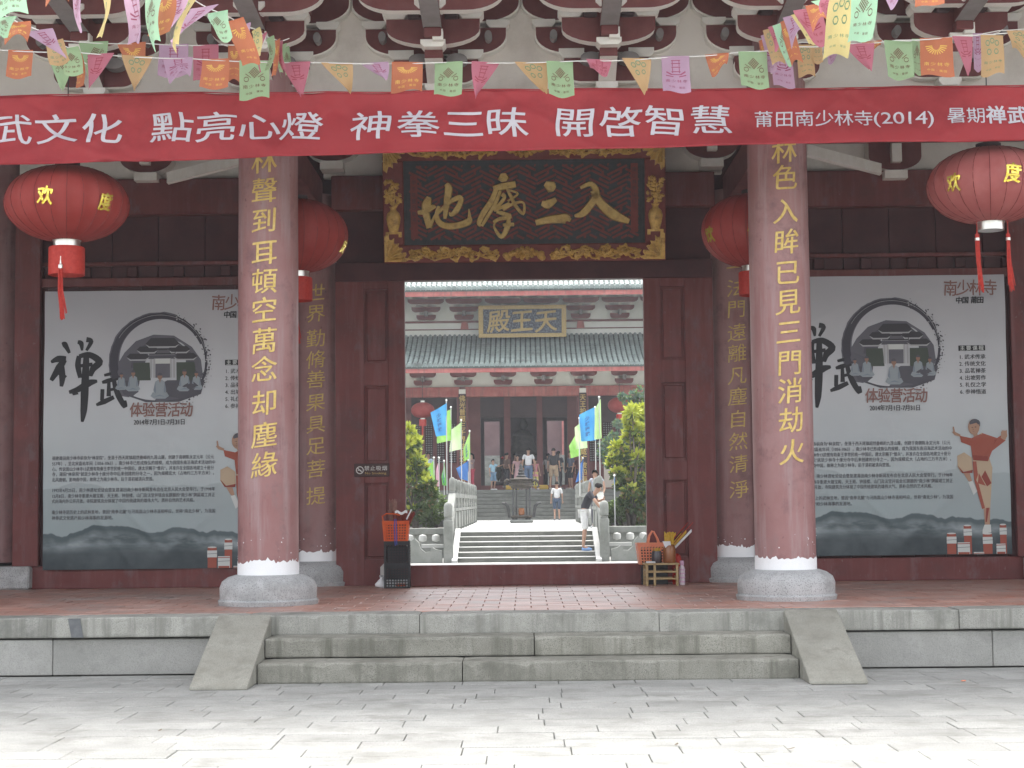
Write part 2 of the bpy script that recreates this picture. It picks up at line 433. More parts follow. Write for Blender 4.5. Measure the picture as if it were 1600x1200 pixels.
# small litter on the paving
bt = MB().box(-.018, .018, -.007, .007, 0, .008, b=.002); tag(bt.build('cigarette_packet_scrap', M['salmon'], loc=(*P(1505, 1049, 12.9).xy, .004), rot=(0, 0, .3)), 'small orange scrap of litter on the paving right of the steps', 'litter')
lf = MB()
lf.grid(lambda u, v: ((u - .5) * .05, (v - .5) * .018 * (1 - (2 * u - 1) ** 2 * .9), .004 + .008 * u * u), 4, 2)
leafm = mat('dry_leaf', (.10, .07, .04), rough=.8)
ol = tag(lf.build('fallen_leaf', leafm), 'dry brown leaf lying on the paving', 'leaf', 'dry leaves scattered on the paving')
lp = [(1155, 1129), (1057, 1165), (1205, 1172), (1236, 1172), (630, 1128), (300, 1112), (560, 1170), (250, 1143), (960, 1100), (1400, 1148), (720, 1105), (150, 1098)]
for i, (a, b) in enumerate(lp):
    t = 1.41 / (1.41 - zp(b, 10.0, a)) * 10.0
    pt = P(a, b, t)
    o = ol if i == 0 else dup(ol)
    o.location = (pt.x, pt.y, .003); o.rotation_euler = (0, 0, random.random() * 6); o.scale = (random.uniform(.7, 1.3),) * 3

# ================================================================ STONE PLATFORM
YE = 14.0                      # front edge of the platform
plat = thing('stone_platform', None, None, (0, YE, 0), kind='structure')
core = MB().box(-12, 12, YE + .12, 22.2, 0.0, PZ - .045)
core.build('core', M['joint'], plat, world=True)
def worn(x0, x1, yf, yb, z0, z1, wear=.010):
    "stone block with a rounded, chipped front top edge and slightly uneven faces"
    n = max(8, int((x1 - x0) / .07)); mb = MB(); ph = random.random() * 9; chips = [random.uniform(x0, x1) for _ in range(int((x1 - x0) * 1.3))]
    for i in range(n + 1):
        x = x0 + (x1 - x0) * i / n; w_ = wear * (1 + .5 * math.sin(x * 7 + ph) + .4 * math.sin(x * 19 + ph * 2))
        w_ += sum(.018 * max(0, 1 - abs(x - c) / .05) for c in chips); e = .006 if i in (0, n) else 0
        j = .0025 * math.sin(x * 5 + ph * 3)
        mb.v += [(x, yf + .004 + e + j, z0), (x, yf + e + j, z0 + .012), (x, yf + e + j, z1 - w_ * 1.5 - e), (x, yf + w_ * .45 + e + j, z1 - w_ * .5 - e), (x, yf + w_ * 1.6 + e, z1 - e + j * .4), (x, yb, z1 - e + j * .4), (x, yb, z0)]
    for i in range(n):
        for q in range(7):
            r_ = (q + 1) % 7; mb.f.append((i * 7 + q, i * 7 + r_, i * 7 + 7 + r_, i * 7 + 7 + q)); mb.m.append(0)
    mb.f.append(tuple(range(7))); mb.m.append(0); mb.f.append(tuple(n * 7 + q for q in range(7))); mb.m.append(0)
    return mb
# top course of edge slabs, their joints read off the photograph
tj = [-9.2, -6.2, -3.98, -2.36 - 0.0, -0.90, 1.10, 3.6, 5.9, 9.2]
for a, b in zip(tj[:-1], tj[1:]):
    dz = random.uniform(-.004, .004); dy = random.uniform(-.012, .012)
    worn(a + .003, b - .003, YE + dy, YE + .40, PZ - .165 + dz, PZ + dz, .006).build('edge_slab', M['granite'], plat, world=True)
# grey repair patch in the left edge slab
MB().prism([(-3.81, PZ - .163), (-3.71, PZ - .163), (-3.74, PZ - .006), (-3.84, PZ - .006)], YE - .0165, YE + .05).build('mortar_patch', mat('mortar', (.13, .135, .14), (.17, .175, .18), scale=20, rough=.9), plat, world=True)
lj = {-1: [-9.2, -6.0, -3.98, -2.6], 1: [2.6, 3.88, 5.6, 9.2]}
for s in (-1, 1):
    for a, b in zip(lj[s][:-1], lj[s][1:]):
        MB().box(a + .003, b - .003, YE + .035, YE + .2, 0, PZ - .185, b=.006).build('lower_slab', M['granite_clean'], plat, world=True)
# steps and cheek stones
st = thing('entrance_steps', 'worn grey granite steps between two sloping cheek stones before the gate', 'steps', (0, YE, 0))
TR = .39
def step(x0, x1, yf, z0, z1):
    mb = worn(x0, x1, yf, yf + TR + .06, z0, z1)
    mb.build('step_stone', M['granite_step'], st, world=True)
step(-2.13, .05, YE - TR, .168, .322); step(.058, 2.13, YE - TR + .006, .164, .318)
step(-2.13, -.52, YE - 2 * TR, .0, .158); step(-.512, 2.13, YE - 2 * TR + .008, .0, .158)
for s in (-1, 1):
    mb = MB(); x0, x1 = sorted((s * 2.14, s * 2.585))
    yb = YE - 2 * TR - .42
    mb.prism([(YE + .02, PZ + .012), (yb, .03), (yb - .01, .0), (YE + .02, 0)], x0, x1, 'yz')
    me = mb.build('cheek_stone', M['cheek'], st, world=True)
    bv = me.modifiers.new('b', 'BEVEL'); bv.width = .01; bv.segments = 2

# porch floor tiles
flo = thing('porch_floor', None, None, (0, 16, PZ), kind='structure')
MB().box(-9.2, 9.2, YE + .41, 22.0, PZ - .045, PZ - .012).build('grout_bed', M['grout'], flo, world=True)
tl = .29; shp = MB().box(-tl / 2 + .004, tl / 2 - .004, -tl / 2 + .004, tl / 2 - .004, -.03, 0, b=.003).mesh('floor_tile', M['tile'])
cnt = 0; stf = MB(); rowi = 0; y = YE + .415
while y < 21.9:
    off = (rowi % 2) * tl / 2
    x = -9.1 + off
    while x < 9.1:
        vis = abs(x + tl / 2) < (800 / F) * y + .15
        dz = random.uniform(-.0018, .0018)
        if vis and cnt < 300:
            link('floor_tile', shp, flo, (x + tl / 2, y + tl / 2 - 16, dz), (random.uniform(-.003, .003), random.uniform(-.003, .003), 0)); cnt += 1
        else:
            stf.box(x + .004, x + tl - .004, y + .004 - 16, y + tl - .004 - 16, -.03, dz)
        x += tl
    y += tl; rowi += 1
o = stf.build('floor_tile', M['tile'], flo); o['kind'] = 'stuff'

# ================================================================ THE GATE BUILDING
YC, YR, YW = 15.65, 19.22, 18.95          # front columns, rear columns, wall face
gate = thing('temple_gate', 'red timber temple gate hall with columns, white frieze and bracket sets', 'gate', (0, YC, PZ))
XC = [-2.42, 2.42]; XO = [-6.1, 6.1]
def column(x, y, r, h, mt, name='column', square=False):
    c = sub(name, gate, (x, y - YC, 0))
    prof = [(r, .16 if not square else .2)]
    mb = MB()
    zs = [.30 + i * (h - .3) / 12 for i in range(13)]
    mb.lathe([(r * 1.0, z) if z < 3 else (r * (1 - .01 * (z - 3)), z) for z in zs], 40)
    mb.build('shaft', mt, c, smooth=40)
    # ragged limewash round the foot
    lw = MB(); n = 96; rr = r + .004
    hs = []; hh = .40
    for i in range(n):
        hh += random.uniform(-.012, .012); hh = min(max(hh, .375), .415)
        hs.append(hh + random.uniform(0, .012) + (random.uniform(.01, .035) if random.random() < .12 else 0))
    ring = [[(rr * math.cos(2 * math.pi * i / n), rr * math.sin(2 * math.pi * i / n), z if z is not None else hs[i]) for i in range(n)] for z in (.27, None)]
    lw.v = ring[0] + ring[1]
    lw.f = [(i, (i + 1) % n, n + (i + 1) % n, n + i) for i in range(n)]; lw.m = [0] * n
    for k in range(13):
        a = random.uniform(math.pi, 2 * math.pi); z = .41 + abs(random.gauss(0, .12)); s = random.uniform(.002, .008)
        lw.lathe([(s * .2, -.002), (s, 0), (s * .3, .003)], 5, (0, 0, 0))
        nn = 15
        vs = lw.v[-nn:]
        lw.v[-nn:] = [((rr + v[2]) * math.cos(a + v[0] / r), (rr + v[2]) * math.sin(a + v[0] / r), z + v[1]) for v in vs]
    if not square: lw.build('limewash_band', M['limewash'], c, fix=False)
    b = MB(); k = r / .28
    if square:
        b.box(-.5, .5, -.45, .3, 0, .26, b=.02)
    else:
        R1 = .455 * k
        b.lathe([(R1, 0), (R1 + .008, .04), (R1 - .012, .055), (R1 - .01, .07), (R1 - .008, .16), (R1 - .03, .215), (R1 - .085, .255), (r + .03, .275), (r - .01, .28)], 48)
    b.build('column_base', M['stonebase'], c, smooth=35)
    return c
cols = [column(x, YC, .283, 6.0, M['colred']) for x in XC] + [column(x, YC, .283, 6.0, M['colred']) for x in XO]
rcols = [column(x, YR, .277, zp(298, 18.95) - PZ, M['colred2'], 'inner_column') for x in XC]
for x in XO: column(x, YR, .277, 5.6, M['colred2'], 'inner_column', square=True)
def inscribe(c, Yf, rad, px, chars, size, mt, w=None, bold=.011):
    for ch, py in chars:
        pt = P(px(py), py, Yf)
        wrap_glyph('character', ch, rad, pt.z - PZ, size, mt, c, bold=bold, ang=(pt.x - c.location.x) / rad, w=w)
Ls = list(zip('林聲到耳頓空萬念却塵緣', (252, 298, 345, 395, 440, 485, 533, 578, 630, 680, 727)))
Rs = list(zip('林色入眸已見三門消劫火', (236, 278, 330, 378, 426, 472, 519, 567, 611, 657, 706)))
inscribe(cols[0], YC - .283, .283, lambda y: 412.5, Ls, .22, M['gold'])
inscribe(cols[1], YC - .283, .283, lambda y: 1226 + (y - 236) / 470 * 12, Rs, .22, M['gold'])
Li = list(zip('世界勤脩善果具足菩提', (458, 490, 529, 562, 593, 629, 663, 697, 733, 775)))
Ri = list(zip('一法門遠離凡塵自然清淨', (418, 450, 483, 520, 552, 587, 620, 655, 690, 725, 765)))
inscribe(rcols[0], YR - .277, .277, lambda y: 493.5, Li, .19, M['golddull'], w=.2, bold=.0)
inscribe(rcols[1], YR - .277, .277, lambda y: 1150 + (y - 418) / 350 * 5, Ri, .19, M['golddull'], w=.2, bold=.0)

def gpart(mb, name, mt, smooth=False):
    return mb.build(name, mt, gate, smooth=smooth, world=True)
# ---- door wall, central bay
ZT = P(820, 881, YW).z; ZL = P(820, 437, YW).z            # threshold top, head of opening
XJ = P(1009, 700, YW).x
MB().box(-2.2, 2.2, 18.74, 18.94, PZ, ZT, b=.006)
gpart(MB().box(-XJ - .16, XJ + .16, 18.73, 18.93, PZ, ZT, b=.006), 'threshold', M['red'])
def panel_leaf(s):
    "door leaf beside the opening: stiles, rails and recessed boards"
    a, b = sorted((s * XJ, s * 2.16)); leaf = sub('door_leaf', gate, (0, 0, 0))
    leafw = lambda mb, n, mt=M['red']: mb.build(n, mt, leaf, loc=-Vector(gate.location))
    cx = (s * (XJ + .165), s * (XJ + .155 + .30))
    xa, xb = sorted((s * (XJ + .19), s * (XJ + .19 + .275)))
    z0, z1 = PZ + .22 if False else PZ, ZL
    leafw(MB().box(a, xa, 18.94, 19.06, z0, z1, b=.004), 'stile'); leafw(MB().box(xb, b, 18.94, 19.06, z0, z1, b=.004), 'stile')
    ys = [P(820, q, YW).z for q in (872, 752, 722, 600, 565, 450)]
    for lo, hi in ((z0, ys[0]), (ys[1], ys[2]), (ys[3], ys[4]), (ys[5], z1)):
        leafw(MB().box(xa, xb, 18.942, 19.058, lo, hi), 'rail')
    for lo, hi in ((ys[0], ys[1]), (ys[2], ys[3]), (ys[4], ys[5])):
        mb = MB().box(xa, xb, 18.985, 19.02, lo, hi)
        mb.box(xa + .028, xb - .028, 18.968, 18.99, lo + .03, hi - .03, b=.008)
        leafw(mb, 'panel')
for s in (-1, 1): panel_leaf(s)
z275, z328, z408 = zp(273, YW), zp(326, YW), zp(408, YW)
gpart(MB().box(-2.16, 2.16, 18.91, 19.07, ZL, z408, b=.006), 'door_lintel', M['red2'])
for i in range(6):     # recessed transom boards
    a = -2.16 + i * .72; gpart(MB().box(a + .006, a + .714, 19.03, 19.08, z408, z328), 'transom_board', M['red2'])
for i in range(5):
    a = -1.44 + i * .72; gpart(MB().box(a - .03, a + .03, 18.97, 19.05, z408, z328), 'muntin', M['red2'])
gpart(MB().box(-2.2, 2.2, 18.88, 19.12, z328, z275, b=.01), 'tie_beam', M['red'])
gpart(MB().box(-2.3, 2.3, 19.0, 19.1, z275, 6.3), 'rear_frieze', M['plaster'])
# ---- side bays
z883, zk = zp(877, YW), PZ
zpost = zp(441, YW); z411 = zp(408, YW); zb = zp(274, YW); zbm = zp(330, YW)
for s in (-1, 1):
    a, b = sorted((s * 2.60, s * 5.82))
    gpart(MB().box(a, b, 18.90, 19.1, zk, z883, b=.006), 'sill_beam', M['red'])
    n = 9
    for i in range(n):
        x0 = a + (b - a) * i / n; x1 = a + (b - a) * (i + 1) / n
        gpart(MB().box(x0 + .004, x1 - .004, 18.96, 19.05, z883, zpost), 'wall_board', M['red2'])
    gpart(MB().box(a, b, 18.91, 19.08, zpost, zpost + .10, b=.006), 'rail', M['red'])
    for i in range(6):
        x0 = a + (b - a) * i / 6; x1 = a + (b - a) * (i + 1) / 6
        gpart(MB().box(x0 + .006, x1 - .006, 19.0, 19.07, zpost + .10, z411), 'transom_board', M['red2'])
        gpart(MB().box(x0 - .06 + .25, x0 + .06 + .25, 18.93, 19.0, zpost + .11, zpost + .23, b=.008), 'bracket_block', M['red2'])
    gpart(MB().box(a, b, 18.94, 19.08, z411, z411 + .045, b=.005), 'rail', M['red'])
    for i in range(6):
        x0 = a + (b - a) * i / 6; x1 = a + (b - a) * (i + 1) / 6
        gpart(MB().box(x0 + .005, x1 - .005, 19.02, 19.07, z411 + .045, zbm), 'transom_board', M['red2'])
    gpart(MB().box(a, b, 18.88, 19.12, zbm, zb, b=.01), 'tie_beam', M['red'])
    gpart(MB().box(a, b, 19.0, 19.1, zb, 6.3), 'rear_frieze', M['plaster'])
    # post beside the outer column
    a2, b2 = sorted((s * 5.53, s * 5.82)); gpart(MB().box(a2, b2, 18.86, 18.955, z883, zb, b=.006), 'post', M['red'])
    # beam that ties the front column to the inner one, with plaster beside it
    xm = s * 2.42
    gpart(MB().box(xm - .11, xm + .11, YC + .25, YR - .2, zp(322, 18.9), zp(322, 18.9) + .34, b=.008), 'cross_beam', M['redb'])
    aa, bb = sorted((s * 2.66, s * 3.05)); gpart(MB().box(aa, bb, 18.84, 18.878, zp(319, YW), zp(262, YW)), 'plaster_infill', M['plaster'])
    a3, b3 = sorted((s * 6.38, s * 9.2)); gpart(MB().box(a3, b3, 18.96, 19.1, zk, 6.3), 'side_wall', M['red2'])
    # pale raking strut under the eave
    mb = MB()
    pa = P(262, 279, 17.2) if s < 0 else P(1380, 264, 17.2); pb = P(378, 249, 16.2) if s < 0 else P(1262, 233, 16.2)
    if s > 0: pa, pb = P(1376, 265, 17.2), P(1260, 235, 16.2)
    dv = Vector((0, 0, .055)); dy = Vector((0, .05, 0))
    mb.add([pa - dv - dy, pa + dv - dy, pa + dv + dy, pa - dv + dy, pb - dv - dy, pb + dv - dy, pb + dv + dy, pb - dv + dy],
           [(0, 1, 2, 3), (4, 7, 6, 5), (0, 4, 5, 1), (1, 5, 6, 2), (2, 6, 7, 3), (3, 7, 4, 0)])
    gpart(mb, 'raking_strut', M['cream'])
# round bracket ends on the rear frieze in the side bays
for px in (232, 1395, 520, 1110):
    c = P(px, {232: 254, 1395: 250, 520: 236, 1110: 232}[px], 18.9)
    mb = MB(); n = 20
    poly = [(c.x + .30 * math.cos(math.pi + math.pi * i / n), c.z + .16 * math.sin(math.pi + math.pi * i / n) + .02) for i in range(n + 1)] + [(c.x + .30, c.z + .2), (c.x - .30, c.z + .2)]
    mb.prism(poly, 18.78, 19.0, m=0, mside=1); mb.box(c.x - .055, c.x + .055, 18.68, 18.79, c.z - .06, c.z + .2, 1); mb.box(c.x - .13, c.x + .13, 18.74, 19.0, c.z - .24, c.z - .145, 1)
    gpart(mb, 'rear_bracket', [M['redb'], M['cream']])
# ---- frieze wall over the columns
ZF = zp(147, 15.6)
zbb = zp(215, 15.55)
gpart(MB().box(-9.2, 9.2, 15.56, 15.76, zp(224, 15.56), ZF - .06, b=.01), 'architrave', M['redb'])
gpart(MB().box(-9.2, 9.2, 15.50, 15.80, ZF - .06, ZF, b=.01), 'architrave_cap', M['cream'])
gpart(MB().box(-9.2, 9.2, 15.63, 15.73, ZF, 6.9), 'frieze_wall', M['plaster'])
for i, x0 in enumerate([a * .807 * 2 - 9.2 for a in range(0)]): pass
# bracket set: local origin = axis on the wall face plane at ZF
def bracket_set():
    b = sub('bracket_set', gate, (0, 15.6 - YC, ZF - PZ))
    Z = lambda py, Y: P(820, py + 0.0, Y).z - ZF
    def L(mb, n, mt=None): return mb.build(n, mt or [M['redb'], M['cream']], b)
    def arm(half, z0, z1, y0, y1, rad, name='arm', cap=.02):
        "bow-shaped cross arm: flat top, rounded lower corners, cream underside"
        poly = [(-half, z1), (-half, z1 - (z1 - z0) * .28)]
        n = 8
        for i in range(n + 1):
            a = math.pi + math.pi / 2 * i / n
            poly.append((-half + rad + rad * math.cos(a), z0 + (z1 - z0) * .72 * (1 + math.sin(a))))
        poly += [(-p[0], p[1]) for p in reversed(poly)]
        mb = MB(); mb.prism(poly, y0, y1, m=0, mside=lambda p, q: 1 if (p[1] + q[1]) / 2 < z1 - 1e-4 else 0)
        # thin cream line round the face
        mb.prism([(p[0] * 1.012, z0 - .01 + (p[1] - z0) * (1.0 if p[1] > z1 - 1e-4 else 1.0)) for p in poly], y0 + .02, y1 + .003, m=1)
        L(mb, name)
    def dou(x, z0, z1, wt, y0, y1, name='bearing_block', mt=1):
        mb = MB(); zc = z0 + (z1 - z0) * .5
        mb.prism([(x - wt * .72, z0), (x + wt * .72, z0), (x + wt, zc), (x + wt, z1), (x - wt, z1), (x - wt, zc)], y0, y1, m=mt); L(mb, name)
    # in the wall plane (front face Y=15.5 -> local -.10)
    Yw = 15.50
    dou(0, 0, Z(131, Yw), .105, -.16, .06)
    arm(.40, Z(128, Yw), Z(100, Yw), -.10, .04, .16)
    for x in (-.33, .33): dou(x, Z(91, Yw), Z(77, Yw), .12, -.12, .04)
    L(MB().box(-.40, .40, -.085, .04, Z(99.5, Yw), Z(90, Yw)), 'arm')
    arm(.665, Z(83, Yw), Z(43, Yw), -.10, .04, .30)
    for x in (-.59, .59): dou(x, Z(42.5, Yw), Z(31, Yw), .11, -.12, .04)
    arm(.79, Z(32, Yw), Z(-8, Yw), -.10, .04, .34)
    for x in (-.73, .73): dou(x, Z(-9, Yw), Z(-20, Yw), .1, -.12, .04)
    # grey round-ended brackets beside the axis
    for x in (-.15, .20):
        mb = MB(); mb.prism([(x + .10 * math.cos(a), Z(88, 15.3) + .055 * math.sin(a)) for a in [math.pi * 2 * i / 16 for i in range(16)]], -.24, -.1); L(mb, 'side_nosing', M['grayu'])
    # first forward arm on the axis, cream curved belly
    ya, yb_ = -.52, -.11
    za, zt = Z(89, 15.08), Z(75.5, 15.08)
    poly = [(ya, zt), (ya, za)] + [(ya + (yb_ - ya) * t, za - .16 * t ** 1.3) for t in (.25, .5, .75, 1)] + [(yb_, zt)]
    mb = MB(); mb.prism(poly, -.082, .082, 'yz', m=0, mside=lambda p, q: 1 if (p[1] + q[1]) / 2 < zt - 1e-4 and not (abs(p[0] - ya) < 1e-6 and abs(q[0] - ya) < 1e-6) else 0)
    L(mb, 'forward_arm')
    dou(.0, Z(74.5, 15.05), Z(63, 15.05), .115, -.63, -.42)
    # cross arm A
    Ya = 15.02
    z0, z1 = Z(69, Ya), Z(28, Ya); n = 14; half = .43
    poly = [(-half, z1)] + [(half * math.cos(math.pi + math.pi * i / n), z0 + (z1 - z0) * .62 * (1 + math.sin(math.pi + math.pi * i / n) * .98)) for i in range(n + 1)] + [(half, z1)]
    mb = MB(); mb.prism(poly, -.58, -.45, m=0, mside=lambda p, q: 1 if min(p[1], q[1]) < z1 - .02 else 0)
    L(mb, 'arm')
    for s in (-1, 1):
        dou(s * .35, Z(27.5, Ya), Z(14, Ya), .115, -.61, -.42)
        dou(s * .19, Z(27.8, Ya), Z(12, Ya), .06, -.625, -.46, 'side_nosing', 1) if False else None
        mb = MB().box(s * .17 - .06, s * .17 + .06, -.66, -.5, Z(29, Ya), Z(19, Ya), b=.012); L(mb, 'side_nosing', M['dark'])
        mb = MB().box(s * .17 - .065, s * .17 + .065, -.665, -.5, Z(18.6, Ya), Z(13, Ya), b=.02); L(mb, 'side_nosing', M['grayu'])
        # nosing at the arm end
        mb = MB(); mb.prism([(s * .50 + .035 * math.cos(a), Z(38, Ya) + .05 * math.sin(a)) for a in [math.pi * 2 * i / 12 for i in range(12)]], -.24, -.12); L(mb, 'side_nosing', M['grayu'])
    # top cross band
    L(MB().box(-.48, .48, -.57, -.46, Z(13.6, Ya), Z(1, Ya)), 'arm')
    # long lever with grey underside
    zl, zu = Z(42, 15.0), Z(42, 15.0) + .0
    mb = MB()
    ys0, ys1 = -.68, -1.9
    zz0 = Z(42, 14.92); drop = Z(56, 14.92)
    mb.add([(-.085, ys0, zz0), (.085, ys0, zz0), (-.085, ys1, zz0 + .10), (.085, ys1, zz0 + .10), (-.085, ys0, zz0 + .2), (.085, ys0, zz0 + .2), (-.085, ys1, zz0 + .3), (.085, ys1, zz0 + .3)],
           [(0, 1, 3, 2)], 1)
    mb.add([(-.085, ys0, zz0), (.085, ys0, zz0), (-.085, ys1, zz0 + .10), (.085, ys1, zz0 + .10), (-.085, ys0, zz0 + .2), (.085, ys0, zz0 + .2), (-.085, ys1, zz0 + .3), (.085, ys1, zz0 + .3)],
           [(4, 6, 7, 5), (0, 4, 5, 1), (2, 3, 7, 6), (0, 2, 6, 4), (1, 5, 7, 3)], 0)
    L(mb, 'lever_beam', [M['redb'], M['grayu']])
    L(MB().box(-.08, .08, -.72, -.585, drop, zz0 + .002, b=.01), 'lever_end', M['redb'])
    L(MB().box(.0, .095, -.70, -.583, drop - .03, drop + .07), 'bearing_block', M['cream'])
    # wider cross arm B over it, mostly above the frame
    Yb = 14.55
    z0, z1 = Z(14, Yb), Z(-30, Yb); half = .66
    poly = [(-half, z1), (-half, z1 - .09)] + [(-half + .34 + .34 * math.cos(math.pi + math.pi / 2 * i / 8), z0 + (z1 - z0) * .7 * (1 + math.sin(math.pi + math.pi / 2 * i / 8))) for i in range(9)]
    poly += [(-p[0], p[1]) for p in reversed(poly)]
    mb = MB(); mb.prism(poly, -1.05, -.93, m=0, mside=1); L(mb, 'arm')
    for s in (-1, 1): dou(s * .56, z1, z1 + .08, .12, -1.08, -.9)
    dou(0, Z(14, 14.6), Z(1, 14.6), .14, -1.08, -.86)
    L(MB().box(-.68, .68, -1.06, -.92, z1 + .082, z1 + .16), 'arm')
    return b
bs = bracket_set()
bxs = [-5.65, -4.035, -2.42, -.807, .807, 2.42, 4.035, 5.65]
bs.location.x = bxs[0]
for x in bxs[1:]: dup(bs, gate, (x, 15.6 - YC, ZF - PZ))
# ---- ceiling, purlins, eave and roof
gpart(MB().box(-9.2, 9.2, 15.76, 19.0, 6.32, 6.42), 'porch_ceiling', M['dark'])
for y0 in (15.05, 14.5, 13.9):
    gpart(MB().box(-9.3, 9.3, y0 - .09, y0 + .09, 6.42 + (15.05 - y0) * -.02, 6.6 + (15.05 - y0) * -.02, b=.02), 'purlin', M['redb'])
ye, ze, yr_, zr = 12.8, 6.62, 18.4, 9.4
def roofz(y): t = (y - ye) / (yr_ - ye); return ze + (zr - ze) * (t * .72 + .28 * t * t)
mb = MB(); n = 8
for sgn in (1, -1):
    ys = [ye + (yr_ - ye) * i / n for i in range(n + 1)]
    Yf = lambda y: y if sgn > 0 else 2 * yr_ - y
    poly = [(Yf(y), roofz(y)) for y in ys] + [(Yf(y), roofz(y) + .12) for y in reversed(ys)]
    mb.prism(poly, -10.2, 10.2, 'yz')
gpart(mb, 'roof_deck', M['roofv'])
mb = MB(); x = -10.1
while x < 10.1:
    mb.tube([(x, ye - .04 + (yr_ - ye) * i / 6, roofz(ye + (yr_ - ye) * i / 6) + .15) for i in range(7)], .065, 6); x += .28
o = gpart(mb, 'roof_tile', M['roof'], 50); o['kind'] = 'stuff'
gpart(MB().box(-10.2, 10.2, yr_ - .2, yr_ + .2, zr + .05, zr + .55, b=.05), 'roof_ridge', M['roof'])
gpart(MB().box(-10.2, 10.2, ye - .03, ye + .03, ze - .12, ze + .02), 'eave_board', M['fascia'])
mb = MB(); x = -10
while x < 10:
    mb.box(x - .045, x + .045, ye + .03, 15.5, ze - .12, ze - .02); x += .3
# rafters follow the slope
mb = MB(); x = -10
while x < 10:
    mb.prism([(ye + .05, roofz(ye + .05) - .1), (15.6, roofz(15.6) - .1), (15.6, roofz(15.6) - .01), (ye + .05, roofz(ye + .05) - .01)], x - .045, x + .045, 'yz'); x += .3
o = gpart(mb, 'rafter', M['redb']); o['kind'] = 'stuff'
# gable walls and rear wall pieces so the porch is closed at the sides
for s in (-1, 1):
    a, b = sorted((s * 9.2, s * 9.4)); gpart(MB().box(a, b, 15.5, 21.8, PZ, 7.0), 'gable_wall', M['plaster'])
    a, b = sorted((s * 2.2, s * 9.2)); gpart(MB().box(a, b, 21.4, 21.6, PZ, 6.6), 'back_wall', M['red2'])
gpart(MB().box(-2.2, 2.2, 21.4, 21.6, 4.6, 6.6), 'back_wall', M['red2'])
# ================================================================ BANNER
YBN = 14.62
CREASE = [(60, 260, 16, .022), (130, 200, 12, -.018), (235, -160, 14, .016), (372, 120, 18, .02), (470, -90, 12, .018), (560, 150, 14, -.014), (700, -220, 18, .014), (848, 180, 14, .016), (1000, -120, 16, -.016), (1175, 140, 14, .02), (1275, -110, 12, .018), (1400, 200, 16, -.014), (1530, -160, 16, .018), (20, -120, 12, .016)]
def ban_pt(px, v, d=0.0):
    "px along the picture, v 0 top .. 1 bottom"
    top = 152 - 15 * (px / 1600) - 3 * math.sin(px / 1600 * 3.0)
    bot = 262 - 40 * (px / 1600) - 5 * math.sin(max(0, min(1, px / 1500)) * math.pi) * .8 + (4 if px < 60 else 0) * 0
    py = top + (bot - top) * v
    p = P(px, py, YBN)
    wv = .03 * math.sin(px * .009 + v * 2.2) + .014 * math.sin(px * .027 - v * 5 + 1) + .014 * math.sin(v * 8 + px * .005) + .012 * max(0, 1 - abs(px - 90) / 260) * math.sin(v * 16 + px * .03) + .010 * math.sin(px * .05 + v * 9) * (1 - v) ** 2 + .10 * v * v - .02 * v + sum(a_ * math.exp(-((px - c_ - s_ * (v - .5)) / w_) ** 2) for c_, s_, w_, a_ in CREASE)
    return Vector((p.x, p.y - wv - d, p.z))
mb = MB(); mb.grid(lambda u, v: ban_pt(-160 + 1920 * u, v), 420, 22)
me = mb.build('cloth', M['banner'], None, smooth=True)
sb = me.modifiers.new('s', 'SOLIDIFY'); sb.thickness = .003
ban = thing('red_banner', 'long red cloth banner with white characters hung across the whole gate front', 'banner', (0, YBN, 4.7))
me.parent = ban; me.location = (0, -YBN, -4.7)
def ban_text(ch, cx, cy, w, h, bold, wob=.0, shear=0):
    "placed by pixel centre and pixel size"
    top = 152 - 15 * (cx / 1600); bot = 262 - 40 * (cx / 1600) - 4
    v0 = (cy - top) / (bot - top)
    mb = MB(); slope = -.012
    def fn(x, y, z):
        px = cx + x; py = cy - z + slope * x
        tp = 152 - 15 * (px / 1600) - 3 * math.sin(px / 1600 * 3.0)
        bt = 262 - 40 * (px / 1600) - 4 * math.sin(max(0, min(1, px / 1500)) * math.pi)
        return ban_pt(px, (py - tp) / (bt - tp), .012 - y)
    put_glyph(mb, ch, 0, 0, w, h, 0, bold, 0, wob=wob, shear=shear, fn=fn, cut=True)
    o = mb.build('character', M['bannertext'], ban, fix=False); o.location = (0, -YBN, -4.7)
for s, xs, y0, y1 in (('武文化', (20, 91, 160), 206, 204), ('點亮心燈', (269, 338, 405, 471), 201, 199), ('神拳三昧', (581, 655, 725, 792), 199, 195), ('開啓智慧', (898, 970, 1039, 1111), 193, 189)):
    for i, (ch, x) in enumerate(zip(s, xs)):
        ban_text(ch, x, y0 + (y1 - y0) * i / (len(s) - 1), 60, 43, .009, wob=.05)
for ch, x in zip('莆田南少林寺', (1193, 1225, 1256, 1287, 1317, 1348)): ban_text(ch, x, 187, 27, 24, .004)
for ch, x in zip('(2014)', (1378, 1394, 1413, 1430, 1448, 1466)): ban_text(ch, x + (3 if ch == '(' else 0) , 185, 34, 25, .004)
for ch, x in zip('暑期', (1492, 1522)): ban_text(ch, x, 183, 27, 24, .004)
for ch, x in zip('禅武', (1554, 1588)): ban_text(ch, x, 182, 29, 27, .03)
# rope along the top hem
mb = MB(); mb.tube([ban_pt(-160 + 1920 * i / 40, -.01) for i in range(41)], .006, 5)
mb.build('rope', M['banner'], ban, loc=(0, -YBN, -4.7))

